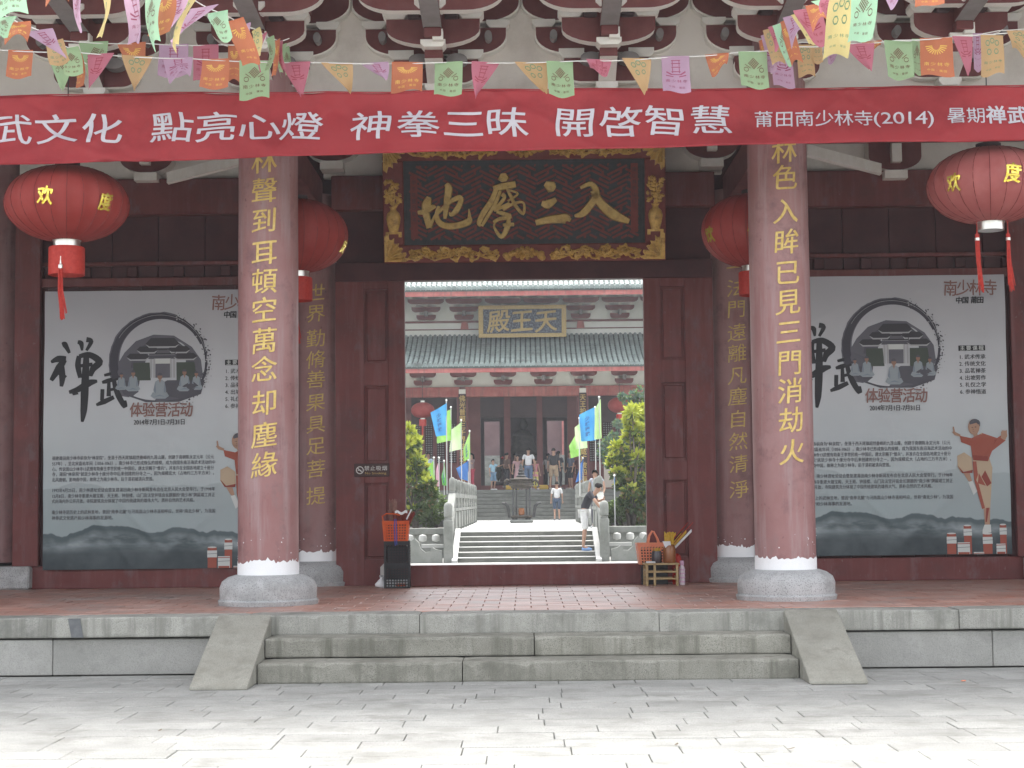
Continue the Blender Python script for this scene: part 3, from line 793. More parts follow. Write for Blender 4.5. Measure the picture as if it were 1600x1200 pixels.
# ================================================================ LANTERNS
def lantern(label, px, py, Y, rx, rz, mt, chars=(), box=True, tassels=1, tl_=.62, rot=0):
    c = P(px, py, Y)
    t = thing('lantern', label, 'lantern', (c.x, c.y, c.z), rot, 'red cloth lanterns')
    mb = MB(); n = 96; ribs = 24; prof = []
    for i in range(25):
        a = -math.pi / 2 + .22 + (math.pi - .44) * i / 24
        prof.append((math.cos(a) ** .92 * rx, math.sin(a) * rz))
    for (r, z) in prof:
        for k in range(n):
            th = 2 * math.pi * k / n; ph = (k % (n // ribs)) / (n // ribs)
            rr = r * (1 - .022 * math.sin(math.pi * ph) + .004 * math.sin(z * 60 + k // 4 * 2.3) * (abs(z) / rz) ** 2) + .001 * math.sin(k * 7.1)
            mb.v.append((rr * math.cos(th), rr * math.sin(th), z))
    for i in range(24):
        for k in range(n):
            j = (k + 1) % n; mb.f.append((i * n + k, i * n + j, (i + 1) * n + j, (i + 1) * n + k)); mb.m.append(0)
    mb.build('shade', mt, t, smooth=True)
    mb = MB()
    for k in range(ribs):
        th = 2 * math.pi * k / ribs
        mb.tube([(r * 1.004 * math.cos(th), r * 1.004 * math.sin(th), z) for (r, z) in prof[::2]], .003, 4)
    o = mb.build('rib', M['lanternrib'], t); 
    zb_ = -rz * math.cos(.22)
    mb = MB(); mb.lathe([(rx * .215, zb_ - .075), (rx * .215, zb_ + .02), (rx * .23, zb_ + .022), (rx * .23, zb_ - .002)], 28); mb.build('bottom_ring', M['metal'], t, smooth=40)
    mb = MB(); mb.lathe([(rx * .2, -zb_ - .02), (rx * .2, -zb_ + .045), (rx * .14, -zb_ + .05)], 28); mb.build('top_ring', M['dark'], t, smooth=40)
    mb = MB(); mb.tube([(0, 0, -zb_ + .04), (0, 0, -zb_ + 1.4)], .006, 5); mb.build('hanging_cord', M['iron'], t)
    if box:
        zt = zb_ - .06; hb = rx * .46
        mb = MB(); r0 = rx * .285
        nn = 64
        for z in (zt, zt - .012, zt - hb * .5, zt - hb):
            for k in range(nn):
                th = 2 * math.pi * k / nn; rr = r0 * (1 + .02 * math.cos(k * math.pi)) if z < zt else r0 * .97
                mb.v.append((rr * math.cos(th), rr * math.sin(th), z))
        for i in range(3):
            for k in range(nn):
                j = (k + 1) % nn; mb.f.append((i * nn + k, i * nn + j, (i + 1) * nn + j, (i + 1) * nn + k)); mb.m.append(0)
        mb.build('fringe_skirt', M['tassel'], t, smooth=60)
        z0 = zt - hb * .62
    else: z0 = zb_ - .09
    for q in range(tassels):
        x0 = (0 if tassels == 1 else (-.14, .14)[q]) + (.0 if tassels == 1 else 0)
        yq = -.2 if box else -.05
        mb = MB()
        for k in range(16):
            a = random.random() * 6.28; r0 = random.random() * .02
            L = tl_ * random.uniform(.86, 1.0); dx = random.uniform(-.02, .03)
            top = Vector((x0 + r0 * math.cos(a), yq + r0 * math.sin(a), z0 - .06))
            mb.tube([top, top + Vector((dx * .3, 0, -L * .5)), top + Vector((dx + .02, r0, -L))], [.005, .006, .004], 4)
        mb.build('tassel', M['tassel'], t)
        mb = MB(); mb.lathe([(.012, z0 - .07), (.021, z0 - .06), (.021, z0 - .03), (.009, z0 - .02), (.004, z0 + .02), (.004, z0 + .12 if not box else z0 + .05)], 8, (x0, yq, 0)); mb.build('tassel_cap', M['tassel'] if not box else M['metal'], t)
        if not box:
            mb = MB(); mb.lathe([(.022, z0 - .085), (.022, z0 - .06)], 8, (x0, yq, 0)); mb.build('tassel_band', M['metal'], t)
    for ch, cpx, cpy, sz in chars:
        q = P(cpx, cpy, Y - rx * .8)
        dx = q.x - c.x; dz = q.z - c.z
        rr = math.cos(math.asin(max(-.95, min(.95, dz / rz)))) * rx
        ang = math.asin(max(-.98, min(.98, dx / rr)))
        mb = MB()
        def fn(x, y, z):
            zz = dz + z; a_ = math.asin(max(-.99, min(.99, zz / rz))); r_ = math.cos(a_) ** .92 * rx
            th = ang + x / rx; r_ = r_ + .012
            return (r_ * math.sin(th), -r_ * math.cos(th), zz)
        put_glyph(mb, ch, 0, 0, sz, sz * 1.2, 0, .035, 0, wob=.05, fn=fn, shear=.12, cut=True)
        o = mb.build('character', M['foil'], t, fix=False)
        sm = o.modifiers.new('s', 'SOLIDIFY'); sm.thickness = .004
    return t
M['lanternrib'] = mat('lantern_rib', (.17, .03, .028), rough=.7)
lantern('red lantern with gold characters and one tassel at the far left under the banner', 105, 319, 15.1, .562, .348, M['lantern'], (('欢', 76, 309, .125), ('度', 160, 312, .125)), rot=.0, tl_=.47)
lantern('faded pinkish red lantern with two bare tassels at the far right', 1546, 290, 15.1, .562, .348, M['lantern_faded'], (('欢', 1494, 283, .125), ('度', 1577, 274, .135)), box=False, tassels=2, tl_=.5)
lantern('shaded red lantern half hidden behind the left inscribed front column', 465, 369, 16.6, .51, .37, M['lantern'], (('庆', 541, 378, .1),), tl_=.5)
lantern('shaded red lantern half hidden behind the right inscribed front column', 1176, 360, 16.6, .515, .37, M['lantern'], (('欢', 1113, 362, .12), ('度', 1180, 350, .14)), tl_=.5)

# ================================================================ NAME PLAQUE
# local frame: x right, z up in the plaque plane, y = depth; tilted forward at the top
pc = P(820, 409, 18.62); plq = thing('name_plaque', 'carved gilt-framed plaque with four gold calligraphic characters above the doorway', 'plaque', (pc.x, pc.y, pc.z))
tilt = R(-9)                                      # top leans towards the viewer
plq.rotation_euler = (-tilt * -1 * -1 if False else R(9), R(-.55) * -1 * 0, 0)
PW = 1.588 * 1.0; PH = 1.34
pb = lambda mb, n, m, **k: mb.build(n, m, plq, **k)
pb(MB().box(-PW + .02, PW - .02, .03, .09, .02, PH - .02), 'back_board', M['dark'])
FB = .20; FS = .235
pb(MB().box(-PW, PW, -.03, .03, 0, FB, b=.012), 'frame_rail', M['fret']); pb(MB().box(-PW, PW, -.03, .03, PH - FB, PH, b=.012), 'frame_rail', M['fret'])
pb(MB().box(-PW, -PW + FS, -.03, .03, FB, PH - FB, b=.012), 'frame_stile', M['fret']); pb(MB().box(PW - FS, PW, -.03, .03, FB, PH - FB, b=.012), 'frame_stile', M['fret'])
pb(MB().box(-PW + FS, PW - FS, .0, .03, FB, PH - FB), 'field', M['slate'])
for a in ((-PW + FS, -PW + FS + .03, FB, PH - FB), (PW - FS - .03, PW - FS, FB, PH - FB), (-PW + FS + .03, PW - FS - .03, FB, FB + .025), (-PW + FS + .03, PW - FS - .03, PH - FB - .025, PH - FB)):
    pb(MB().box(a[0], a[1], -.018, .0, a[2], a[3]), 'inner_moulding', M['slate'])
# fretwork of slanting bars
mb = MB(); xa, xb, za_, zb2 = -PW + FS + .05, PW - FS - .05, FB + .04, PH - FB - .04
cell = .25
def bar(x0, z0, x1, z1, wd=.013):
    d = Vector((x1 - x0, 0, z1 - z0)).normalized(); nrm = Vector((-d.z, 0, d.x)) * wd
    pts = [Vector((x0, 0, z0)) - nrm, Vector((x1, 0, z1)) - nrm, Vector((x1, 0, z1)) + nrm, Vector((x0, 0, z0)) + nrm]
    if all(xa <= p.x <= xb and za_ <= p.z <= zb2 for p in pts):
        mb.prism([(p.x, p.z) for p in pts], -.007, .002)
def clipbar(x0, z0, x1, z1):
    n = 8; run = []
    for i in range(n + 1):
        x = x0 + (x1 - x0) * i / n; z = z0 + (z1 - z0) * i / n
        if za_ + .012 <= z <= zb2 - .012 and xa + .012 <= x <= xb - .012: run.append((x, z))
        elif run: break
    if len(run) > 1: bar(run[0][0], run[0][1], run[-1][0], run[-1][1])
bandw = .205; nb = int((xb - xa) / bandw) + 1; rowh = .052
for i in range(nb):
    s = 1 if i % 2 else -1; x0 = xa + i * bandw + .01
    for j in range(-3, int((zb2 - za_) / rowh) + 4):
        z0 = za_ + j * rowh; k_ = (j + i) % 4
        u0, u1 = ((0, 1.12), (.1, .62), (-.12, 1), (.42, 1.0))[k_]
        clipbar(x0 + bandw * u0, z0 + s * .095 * (u0 - .5), x0 + bandw * u1 - .01, z0 + s * .095 * (u1 - .5))
        if k_ == 1: clipbar(x0 + bandw * .62, z0 + s * .095 * .12, x0 + bandw * .62 + .002, z0 + s * .095 * .12 + s * rowh)
o = pb(mb, 'fretwork', M['fret'])
# small red cartouches with the signatures at both ends
for s, chs in ((-1, '甲午年夏日敬书'), (1, '南少林寺山门')):
    x = s * (PW - FS - .115)
    pb(MB().box(x - .04, x + .04, -.010, -.0005, FB + .07 if s < 0 else FB + .12, PH - FB - .16 if s < 0 else PH - FB - .05), 'cartouche', M['fret'])
    for k, ch in enumerate(chs):
        q = MB(); put_glyph(q, ch, x, (PH - FB - .24 if s < 0 else PH - FB - .12) - k * .07, .045, .05, -.0115, 0, .001); pb(q, 'small_character', M['slate'], fix=False)
# big gold characters: brush strokes drawn as swept lofts (polylines with widths)
def brush(mb, strokes, cx, cz, k, y=-.02, th=.03):
    for st_ in strokes:
        pts = [(Vector((a, 0, b)), w_) for (a, b, w_) in st_]
        # catmull resample
        P_ = []
        for i in range(len(pts) - 1):
            p0 = pts[max(i - 1, 0)]; p1 = pts[i]; p2 = pts[i + 1]; p3 = pts[min(i + 2, len(pts) - 1)]
            for q in range(5):
                t = q / 5
                v = .5 * ((2 * p1[0]) + (p2[0] - p0[0]) * t + (2 * p0[0] - 5 * p1[0] + 4 * p2[0] - p3[0]) * t * t + (-p0[0] + 3 * p1[0] - 3 * p2[0] + p3[0]) * t ** 3)
                P_.append((v, p1[1] + (p2[1] - p1[1]) * t))
        P_.append(pts[-1])
        base = len(mb.v); n = len(P_)
        for i, (v, w_) in enumerate(P_):
            d = (P_[min(i + 1, n - 1)][0] - P_[max(i - 1, 0)][0]).normalized(); nr = Vector((-d.z, 0, d.x)) * w_ * k * 1.3
            c = Vector((cx + v.x * k, 0, cz + v.z * k))
            e = .8
            for off, yy in ((nr, y), (nr * e, y - th), (-nr * e, y - th), (-nr, y)):
                mb.v.append((c.x + off.x, yy, c.z + off.z))
        for i in range(n - 1):
            for q in range(4):
                r = (q + 1) % 4
                mb.f.append((base + i * 4 + q, base + i * 4 + r, base + i * 4 + 4 + r, base + i * 4 + 4 + q)); mb.m.append(0)
        mb.f.append(tuple(base + q for q in range(4))); mb.m.append(0)
        mb.f.append(tuple(base + (n - 1) * 4 + q for q in reversed(range(4)))); mb.m.append(0)
# strokes traced in pixels of the enlarged picture (region 600..830 x 230..420, 6.32x)
def tr(pts, x0=0, y0=0): return [(a, -b, w_) for (a, b, w_) in pts]
ppm = 137.5 * 6.32          # enlarged pixels per metre
def big(strokes, fn_x, fn_y):
    mb = MB(); brush(mb, [[((a - fn_x) / ppm, -(b - fn_y) / ppm, w_ / ppm) for (a, b, w_) in s] for s in strokes], 0, 0, 1.0)
    return mb
ctrx = (820 - 600) * 6.32; boty = (409 - 230) * 6.32
di = [[(350, 640, 14), (420, 630, 24), (500, 590, 22), (525, 600, 10)], [(465, 490, 20), (440, 560, 40), (430, 640, 28), (465, 790, 26)], [(465, 790, 18), (500, 710, 12), (540, 640, 12)],
      [(630, 365, 16), (655, 410, 32), (640, 520, 28), (625, 620, 22), (615, 705, 12)], [(560, 580, 12), (535, 660, 16), (560, 740, 24), (640, 775, 26), (760, 765, 26), (845, 730, 30), (855, 690, 14), (850, 610, 4)],
      [(540, 660, 10), (640, 560, 16), (750, 500, 22), (775, 530, 20), (730, 620, 24), (680, 665, 16), (660, 640, 6)]]
mo = [[(1190, 270, 20), (1195, 320, 46), (1200, 350, 18)], [(1090, 415, 22), (1190, 395, 30), (1310, 375, 26)], [(1120, 430, 20), (1070, 540, 24), (1000, 640, 24), (950, 740, 22), (965, 780, 10)], [(975, 780, 12), (1030, 690, 14), (1110, 560, 16), (1160, 440, 12)],
      [(1225, 420, 10), (1265, 500, 14), (1310, 590, 14), (1380, 665, 12), (1385, 560, 8), (1300, 560, 12), (1180, 620, 14)], [(1175, 470, 18), (1200, 500, 14), (1160, 560, 14), (1100, 625, 14), (1250, 560, 12)], [(1120, 640, 14), (1180, 660, 18), (1250, 690, 20), (1150, 710, 14), (1090, 745, 14)],
      [(1240, 430, 8), (1330, 470, 8), (1230, 540, 8)], [(1240, 690, 12), (1225, 790, 24), (1165, 885, 18), (1095, 790, 8), (1110, 740, 6)], [(1180, 770, 12), (1290, 765, 16)]]
sc2 = 1600 / 600.0            # strokes of the two right characters come from the 500..1100 x 0..450 picture
def conv(s): return [[((500 + a / sc2 - 600) * 6.32, (b / sc2 - 230) * 6.32, w_ * 6.32 / sc2) for (a, b, w_) in q] for q in s]
san = conv([[(940, 770, 8), (965, 785, 20), (980, 795, 8)], [(925, 850, 8), (950, 855, 16), (985, 835, 7)], [(900, 930, 10), (960, 918, 13), (1025, 915, 17), (1028, 925, 8)]])
ru = conv([[(1085, 790, 5), (1130, 775, 9), (1150, 820, 12), (1100, 890, 13), (1060, 905, 4)], [(1140, 800, 12), (1165, 850, 14), (1220, 900, 18), (1285, 930, 8)]])
for s in (di, mo, san, ru):
    mb = big(s, ctrx, boty); pb(mb, 'character', M['golddull'])
# gilt carving on the frame
def vine(x0, x1, z0, amp, flip=1):
    mb = MB(); L = abs(x1 - x0); n = 44; pts = []
    for i in range(n + 1):
        t = i / n; pts.append((x0 + (x1 - x0) * t, -.045, z0 + flip * amp * math.sin(t * math.pi * 4)))
    mb.tube(pts, [.018 + .006 * math.sin(i) for i in range(n + 1)], 6)
    for k in range(9):
        t = (k + .5) / 9; cx = x0 + (x1 - x0) * t; s = 1 if k % 2 else -1; sgn = 1 if x1 > x0 else -1
        cz = z0 + s * flip * amp * .35
        sp = [(cx + sgn * (.068 - .012 * q * .45) * math.cos(q * .8) * 1.0, -.05 - .002 * q, cz + s * (.066 - .0055 * q) * math.sin(q * .8)) for q in range(9)]
        mb.tube(sp, [.013] * 8 + [.022], 5)
        for q in range(7):    # leaf lobes
            a = random.uniform(0, 6.28); r = random.uniform(.03, .06)
            bx, bz = cx + r * math.cos(a), cz + r * .8 * math.sin(a)
            mb.lathe([(.002, -.04), (.021, -.016), (.025, .008), (.014, .03), (.001, .042)], 6, (0, 0, 0))
            vs = mb.v[-30:]; ca, sa = math.cos(a), math.sin(a)
            mb.v[-30:] = [(bx + v[2] * ca - v[0] * sa, -.045 + v[1] * .7, bz + v[2] * sa + v[0] * ca) for v in vs]
    return mb
for z, fl in ((FB * .5, 1), (PH - FB * .5, -1)):
    pb(vine(-PW + .30, -.30, z, .045, fl), 'carved_vine', M['goldcarve'], smooth=50)
    pb(vine(PW - .30, .30, z, .045, fl), 'carved_vine', M['goldcarve'], smooth=50)
    mb = MB()           # central bat / peony
    for q in range(15):
        a = math.pi * q / 14; rx_, rz_ = .24, .07
        mb.lathe([(.003, -.012), (.04, 0), (.03, .02), (.002, .03)], 8, (math.cos(a) * rx_ * random.uniform(.75, 1), 0, 0))
        vs = mb.v[-32:]; mb.v[-32:] = [(v[0], -.035 - v[2], z - .055 * fl + fl * math.sin(a) * rz_ + v[1] * .9) for v in vs]
    for r_, q_ in ((.10, 10), (.055, 7)):
        for q in range(q_):
            a = 2 * math.pi * q / q_
            mb.lathe([(.003, -.012), (.028, 0), (.02, .018), (.002, .028)], 7, (0, 0, 0))
            vs = mb.v[-28:]; mb.v[-28:] = [(math.cos(a) * r_ + v[0], -.05 - v[2] - (.02 if r_ < .08 else 0), z + math.sin(a) * r_ * .55 + v[1]) for v in vs]
    pb(mb, 'carved_flower', M['goldcarve'], smooth=60)
for sx in (-1, 1):
    for z, sz in ((.0, 1), (PH, -1)):
        mb = MB()          # fan-shaped corner piece with scalloped edge
        poly = [(0, .015), (.235, .015)]
        for q in range(1, 16):
            a = math.pi / 2 * q / 16; r = .265 + .03 * math.sin(q * 2.2) - .05 * math.sin(2 * a)
            poly.append((r * math.cos(a) + .012, r * 1.12 * math.sin(a) + .015))
        poly.append((0.0, .3)); poly.append((0, .015))
        poly = [(sx * (-PW + .012 + p[0]) * -1 if False else sx * (PW - .012 - p[0]), z + sz * p[1]) for p in poly[:-1]]
        mb.prism(poly, -.055, -.03)
        for q in range(7):
            a = math.pi / 2 * (q + .5) / 7
            mb.tube([(sx * (PW - .03), -.055, z + sz * .03), (sx * (PW - .03 - .2 * math.cos(a)), -.062, z + sz * (.03 + .22 * math.sin(a)))], [.006, .014], 5)
        pb(mb, 'carved_corner', M['goldcarve'], smooth=40)
    # vase with flowers
    cx = sx * (PW - FS / 2); z0 = .37
    mb = MB(); mb.box(cx - .09, cx + .09, -.05, -.03, z0 - .045, z0 - .02); mb.box(cx - .09, cx - .055, -.05, -.03, z0 - .08, z0 - .045); mb.box(cx + .055, cx + .09, -.05, -.03, z0 - .08, z0 - .045)
    prof = [(.05, z0 - .02), (.055, z0), (.072, z0 + .07), (.082, z0 + .14), (.068, z0 + .19), (.036, z0 + .22), (.033, z0 + .24), (.05, z0 + .265)]
    base = len(mb.v); mb.lathe([(a, b) for a, b in prof], 16, (0, 0, 0)); mb.v[base:] = [(cx + v[0], -.04 + v[1] * .5, v[2]) for v in mb.v[base:]]
    for q in range(52):
        a = random.uniform(-.085, .085); b = random.uniform(z0 + .28, z0 + .56)
        mb.lathe([(.002, -.019), (.020, -.005), (.017, .010), (.001, .021)], 6, (0, 0, 0))
        vs = mb.v[-24:]; t = random.uniform(0, 3); ca, sa = math.cos(t), math.sin(t)
        mb.v[-24:] = [(cx + a + v[2] * ca * 1.5 - v[0] * sa, -.045 + v[1], b + v[2] * sa * 1.5 + v[0] * ca) for v in vs]
    mb.tube([(cx, -.04, z0 + .25), (cx + .02, -.045, z0 + .4), (cx - .01, -.04, z0 + .56)], .008, 5)
    pb(mb, 'carved_vase', M['goldcarve'], smooth=50)

# ================================================================ POSTERS
def poster_paper():
    m = bpy.data.materials.new('poster_print'); m.use_nodes = True; nt = m.node_tree; b = nt.nodes['Principled BSDF']
    b.inputs['Roughness'].default_value = .42; b.inputs['Specular IOR Level'].default_value = .35
    tc = nt.nodes.new('ShaderNodeTexCoord'); sp = nt.nodes.new('ShaderNodeSeparateXYZ'); nt.links.new(tc.outputs['Object'], sp.inputs[0])
    base = ramp(nt, sp.outputs[2], [(0, (.28, .33, .35)), (.16, (.36, .45, .46)), (.30, (.47, .54, .55)), (.6, (.58, .60, .62)), (1, (.46, .46, .49))])
    n0 = base.node; mr = nt.nodes.new('ShaderNodeMapRange'); mr.inputs[1].default_value = 0; mr.inputs[2].default_value = 3.17
    nt.links.new(sp.outputs[2], mr.inputs[0]); nt.links.new(mr.outputs[0], n0.inputs[0])
    col = mix(nt, ramp(nt, noise(nt, tc.outputs['Object'], .9, 3), [(.4, 0), (.7, .35)]), base, (.43, .44, .47))
    # ridges: two layers, height from 1-D noise of x
    def ridge(h0, amp, sc_, seed, colr, fac, last):
        cx = nt.nodes.new('ShaderNodeCombineXYZ'); nt.links.new(sp.outputs[0], cx.inputs[0]); cx.inputs[1].default_value = seed
        nn = nt.nodes.new('ShaderNodeTexNoise'); nn.inputs['Scale'].default_value = sc_; nn.inputs['Detail'].default_value = 4; nt.links.new(cx.outputs[0], nn.inputs['Vector'])
        a = nt.nodes.new('ShaderNodeMath'); a.operation = 'MULTIPLY_ADD'; nt.links.new(nn.outputs[0], a.inputs[0]); a.inputs[1].default_value = amp; a.inputs[2].default_value = h0 - amp * .5
        s = nt.nodes.new('ShaderNodeMath'); s.operation = 'SUBTRACT'; nt.links.new(a.outputs[0], s.inputs[0]); nt.links.new(sp.outputs[2], s.inputs[1])
        return mix(nt, ramp(nt, s.outputs[0], [(0, 0), (.015, fac)]), last, colr), s.outputs[0]
    col, _ = ridge(.93, .5, .9, 3.1, (.30, .35, .36), .45, col)
    col, d = ridge(.44, .50, 1.5, 7.7, (.075, .105, .115), .95, col)
    # mist below the ridge line and darker foothills
    mist = mix(nt, ramp(nt, noise(nt, tc.outputs['Object'], 1.6, 4, .6, stretch=(1, 1, 3)), [(.35, 0), (.62, .9)]), (.09, .12, .13), (.42, .48, .50))
    msk = ramp(nt, d, [(.05, 0), (.13, .95), (.22, .7), (.34, .1)])
    col = mix(nt, msk, col, mist)
    lo = ramp(nt, sp.outputs[2], [(0.0, 1), (.18, .85), (.29, 0)])
    col = mix(nt, lo, col, mix(nt, ramp(nt, noise(nt, tc.outputs['Object'], 2.5, 5), [(.35, 0), (.7, 1)]), (.032, .044, .052), (.08, .10, .11)))
    nt.links.new(col, b.inputs['Base Color'])
    return m
M['poster'] = poster_paper()
C = lambda n, r, g, b: M.setdefault(n, mat(n, (r, g, b), rough=.5))
C('ink', .018, .018, .022); C('inkgrey', .115, .115, .13); C('inkring', .048, .045, .06); C('inkring2', .12, .118, .14); C('picgrey', .085, .083, .10); C('piclight', .42, .42, .43); C('picdark', .04, .038, .045)
C('robe', .30, .34, .37); C('robe2', .22, .26, .30); C('skinp', .30, .17, .12); C('printred', .27, .14, .12); C('printwhite', .6, .62, .6)
C('mk_red', .34, .085, .055); C('mk_red2', .26, .05, .035); C('mk_tan', .50, .38, .26); C('mk_skin', .42, .25, .17); C('green_p', .06, .075, .06)
PK = ['ink', 'inkgrey', 'inkring', 'inkring2', 'picgrey', 'piclight', 'picdark', 'robe', 'robe2', 'skinp', 'printred', 'printwhite', 'mk_red', 'mk_red2', 'mk_tan', 'mk_skin', 'green_p']
PKI = {k: i for i, k in enumerate(PK)}
SCP = 2.60 / 357                               # metres per photo pixel on the poster
def lx(px): return (px - 66) * SCP
def lz(py): return (883 - py) * SCP
def rzx(px, py): return lx(px - 1155), lz(py + 13.5)      # coordinates read off the right-hand poster
def wrinkle(x, z):
    w_ = .014 * math.sin(x * 1.7 + z * .8) + .009 * math.sin(x * 6.1 - z * 2.9) + .005 * math.sin(z * 9 + x * 3)
    for (cx, cz, sl_, a) in ((1.15, .45, -1.1, .018), (.75, .4, -1.4, .014), (1.6, .35, .9, .012), (.35, 2.6, .6, .007), (2.1, 1.2, 1.8, .008), (1.3, 1.5, -.5, .006)):
        d = (z - cz) - sl_ * (x - cx); e = math.hypot(x - cx, z - cz)
        w_ += a * math.exp(-(d / .05) ** 2) * math.exp(-(e / .45) ** 2)
    return w_
def flat(mb, poly, layer, m): mb.add([(a, -.0045 - .0012 * layer, b) for a, b in poly], [tuple(range(len(poly)))], PKI[m])
def make_poster():
    ps = thing('event_poster', 'large grey event poster hanging left of the door, partly behind the left column', 'poster', (xp(66, 18.86, 883), 18.875, zp(883, 18.875)), 0, 'posters on the gate wall')
    mb = MB(); mb.grid(lambda u, v: (u * 2.6, 0, v * 3.17), 90, 110)
    parts = []
    parts.append(mb.build('sheet', M['poster'], ps, smooth=True))
    def out(mb, n):
        o = mb.build(n, [M[k] for k in PK], ps, fix=False); parts.append(o); return o
    # brush ring
    mb = MB(); cx, cz = rzx(1401, 547); ro = 77 * SCP; n = 90
    def ringband(f0, f1, a0, a1, layer, m, jit=.0):
        k = max(4, int(n * abs(a1 - a0) / 6.28)); vv = []
        for i in range(k + 1):
            a = a0 + (a1 - a0) * i / k; u = i / k
            vv.append((cx + math.cos(a) * ro * (f1(u) + random.uniform(-jit, jit)), cz + math.sin(a) * ro * (f1(u) + random.uniform(-jit, jit))))
            vv.append((cx + math.cos(a) * ro * f0(u), cz + math.sin(a) * ro * f0(u)))
        for i in range(k): flat(mb, [vv[2 * i], vv[2 * i + 1], vv[2 * i + 3], vv[2 * i + 2]], layer, m)
    ringband(lambda u: .80 + .1 * u, lambda u: 1.04 - .02 * u, 3.55, 1.2, 0, 'inkring2', .01)
    ringband(lambda u: .84 + .06 * u, lambda u: 1.01 - .02 * u, 3.5, .4, 1, 'inkring', .008)
    ringband(lambda u: .93, lambda u: .975, 1.3, -.7, 2, 'inkring', .012)
    ringband(lambda u: .955, lambda u: .962, 2.6, .2, 3, 'piclight', .002)
    for i in range(170):
        a = random.uniform(-1.1, 1.25); rr = ro * random.gauss(.98, .045); s = random.uniform(.004, .012)
        x, z = cx + rr * math.cos(a), cz + rr * math.sin(a)
        flat(mb, [(x - s, z), (x, z - s), (x + s, z), (x, z + s)], 2, 'inkring' if random.random() < .7 else 'piclight')
    out(mb, 'brush_ring')
    # temple picture inside the ring (generic gate with three tiers of roofs and seated students)
    mb = MB(); X = lambda px: rzx(px, 0)[0]; Z = lambda py: rzx(0, py)[1]
    def pr(poly, layer, m): flat(mb, [(X(1280 + a / 5), Z(420 + b / 5)) for a, b in poly], layer, m)
    pr([(300, 900), (270, 660), (330, 560), (420, 470), (560, 420), (720, 430), (860, 520), (930, 620), (950, 780), (900, 900), (620, 950)], 0, 'inkring2')
    pr([(380, 680), (400, 560), (530, 470), (740, 470), (850, 560), (890, 680)], 1, 'picgrey')
    def roofp(x0, x1, yt, yb, layer=3, m='picdark', lip=22):
        mid = (x0 + x1) / 2
        pr([(x0, yb - lip * 1.6), (x0 + 30, yb - 5), (x1 - 30, yb - 5), (x1, yb - lip * 1.6), (x1 - (x1 - x0) * .16, yt + 8), (x0 + (x1 - x0) * .16, yt + 8)], layer, m)
        pr([(x0, yb - lip * 1.6), (x0 + 30, yb - 5), (x1 - 30, yb - 5), (x1, yb - lip * 1.6), (x1 - 34, yb - 16), (x0 + 34, yb - 16)], layer + 1, 'piclight')
    roofp(345, 530, 560, 630); roofp(715, 905, 560, 630); roofp(425, 600, 505, 575); roofp(670, 850, 505, 575)
    roofp(495, 765, 440, 530, 4)
    pr([(530, 528), (730, 528), (735, 580), (525, 580)], 4, 'picdark'); pr([(585, 545), (690, 545), (690, 568), (585, 568)], 5, 'inkgrey')
    pr([(565, 610), (695, 610), (705, 650), (555, 650)], 4, 'printwhite'); pr([(520, 582), (740, 582), (740, 612), (520, 612)], 4, 'picgrey')
    for a in (535, 560, 690, 715): pr([(a, 612), (a + 14, 612), (a + 14, 760), (a, 760)], 4, 'piclight')
    pr([(576, 650), (690, 650), (690, 760), (576, 760)], 3, 'inkring2')
    pr([(400, 640), (530, 640), (540, 780), (400, 780)], 2, 'green_p'); pr([(740, 640), (880, 640), (900, 780), (740, 780)], 2, 'green_p')
    pr([(280, 780), (960, 780), (930, 890), (760, 950), (500, 950), (330, 890)], 2, 'picgrey')
    def sit(cx_, cy, k):
        q = lambda a, b: (cx_ + a * k, cy + b * k)
        pr([q(-34, -50), q(-14, -64), q(14, -64), q(34, -50), q(46, 20), q(30, 40), q(-30, 40), q(-46, 20)], 6, 'robe')
        pr([q(-46, 10), q(-34, -48), q(-28, 10), q(-30, 36)], 7, 'robe2'); pr([q(46, 10), q(34, -48), q(28, 10), q(30, 36)], 7, 'robe2')
        pr([q(-66, 55), q(-50, 26), q(0, 40), q(50, 26), q(66, 55), q(40, 74), q(-40, 74)], 7, 'robe')
        pr([q(-40, 60), q(0, 44), q(40, 60), q(0, 56)], 8, 'robe2'); pr([q(-8, -64), q(8, -64), q(0, -38)], 7, 'skinp')
        pr([q(18 * math.cos(a), -88 + 25 * math.sin(a)) for a in [i * math.pi / 6 for i in range(12)]], 8, 'skinp')
        pr([q(18 * math.cos(a), -94 + 22 * math.sin(a)) for a in [math.pi + i * math.pi / 6 for i in range(7)]], 9, 'picgrey')
    sit(310, 800, .72); sit(402, 800, .88); sit(895, 800, .78); sit(803, 800, .92); sit(612, 845, 1.08)
    out(mb, 'temple_picture')
    # brush characters
    def chars(n, lst, m, layer=2):
        mb = MB()
        for ch, px, py, w_, h_, bold, wob in lst:
            x, z = (lx(px), lz(py)) if px < 700 else rzx(px, py)
            put_glyph(mb, ch, x, z, w_ * SCP, h_ * SCP, -.0045 - .0012 * layer, bold, 0, PKI[m], wob=wob, shear=.08, cut=w_ > 30, rise=.08 if w_ > 30 else 0)
        return out(mb, n)
    k_ = 1 / 2.6667
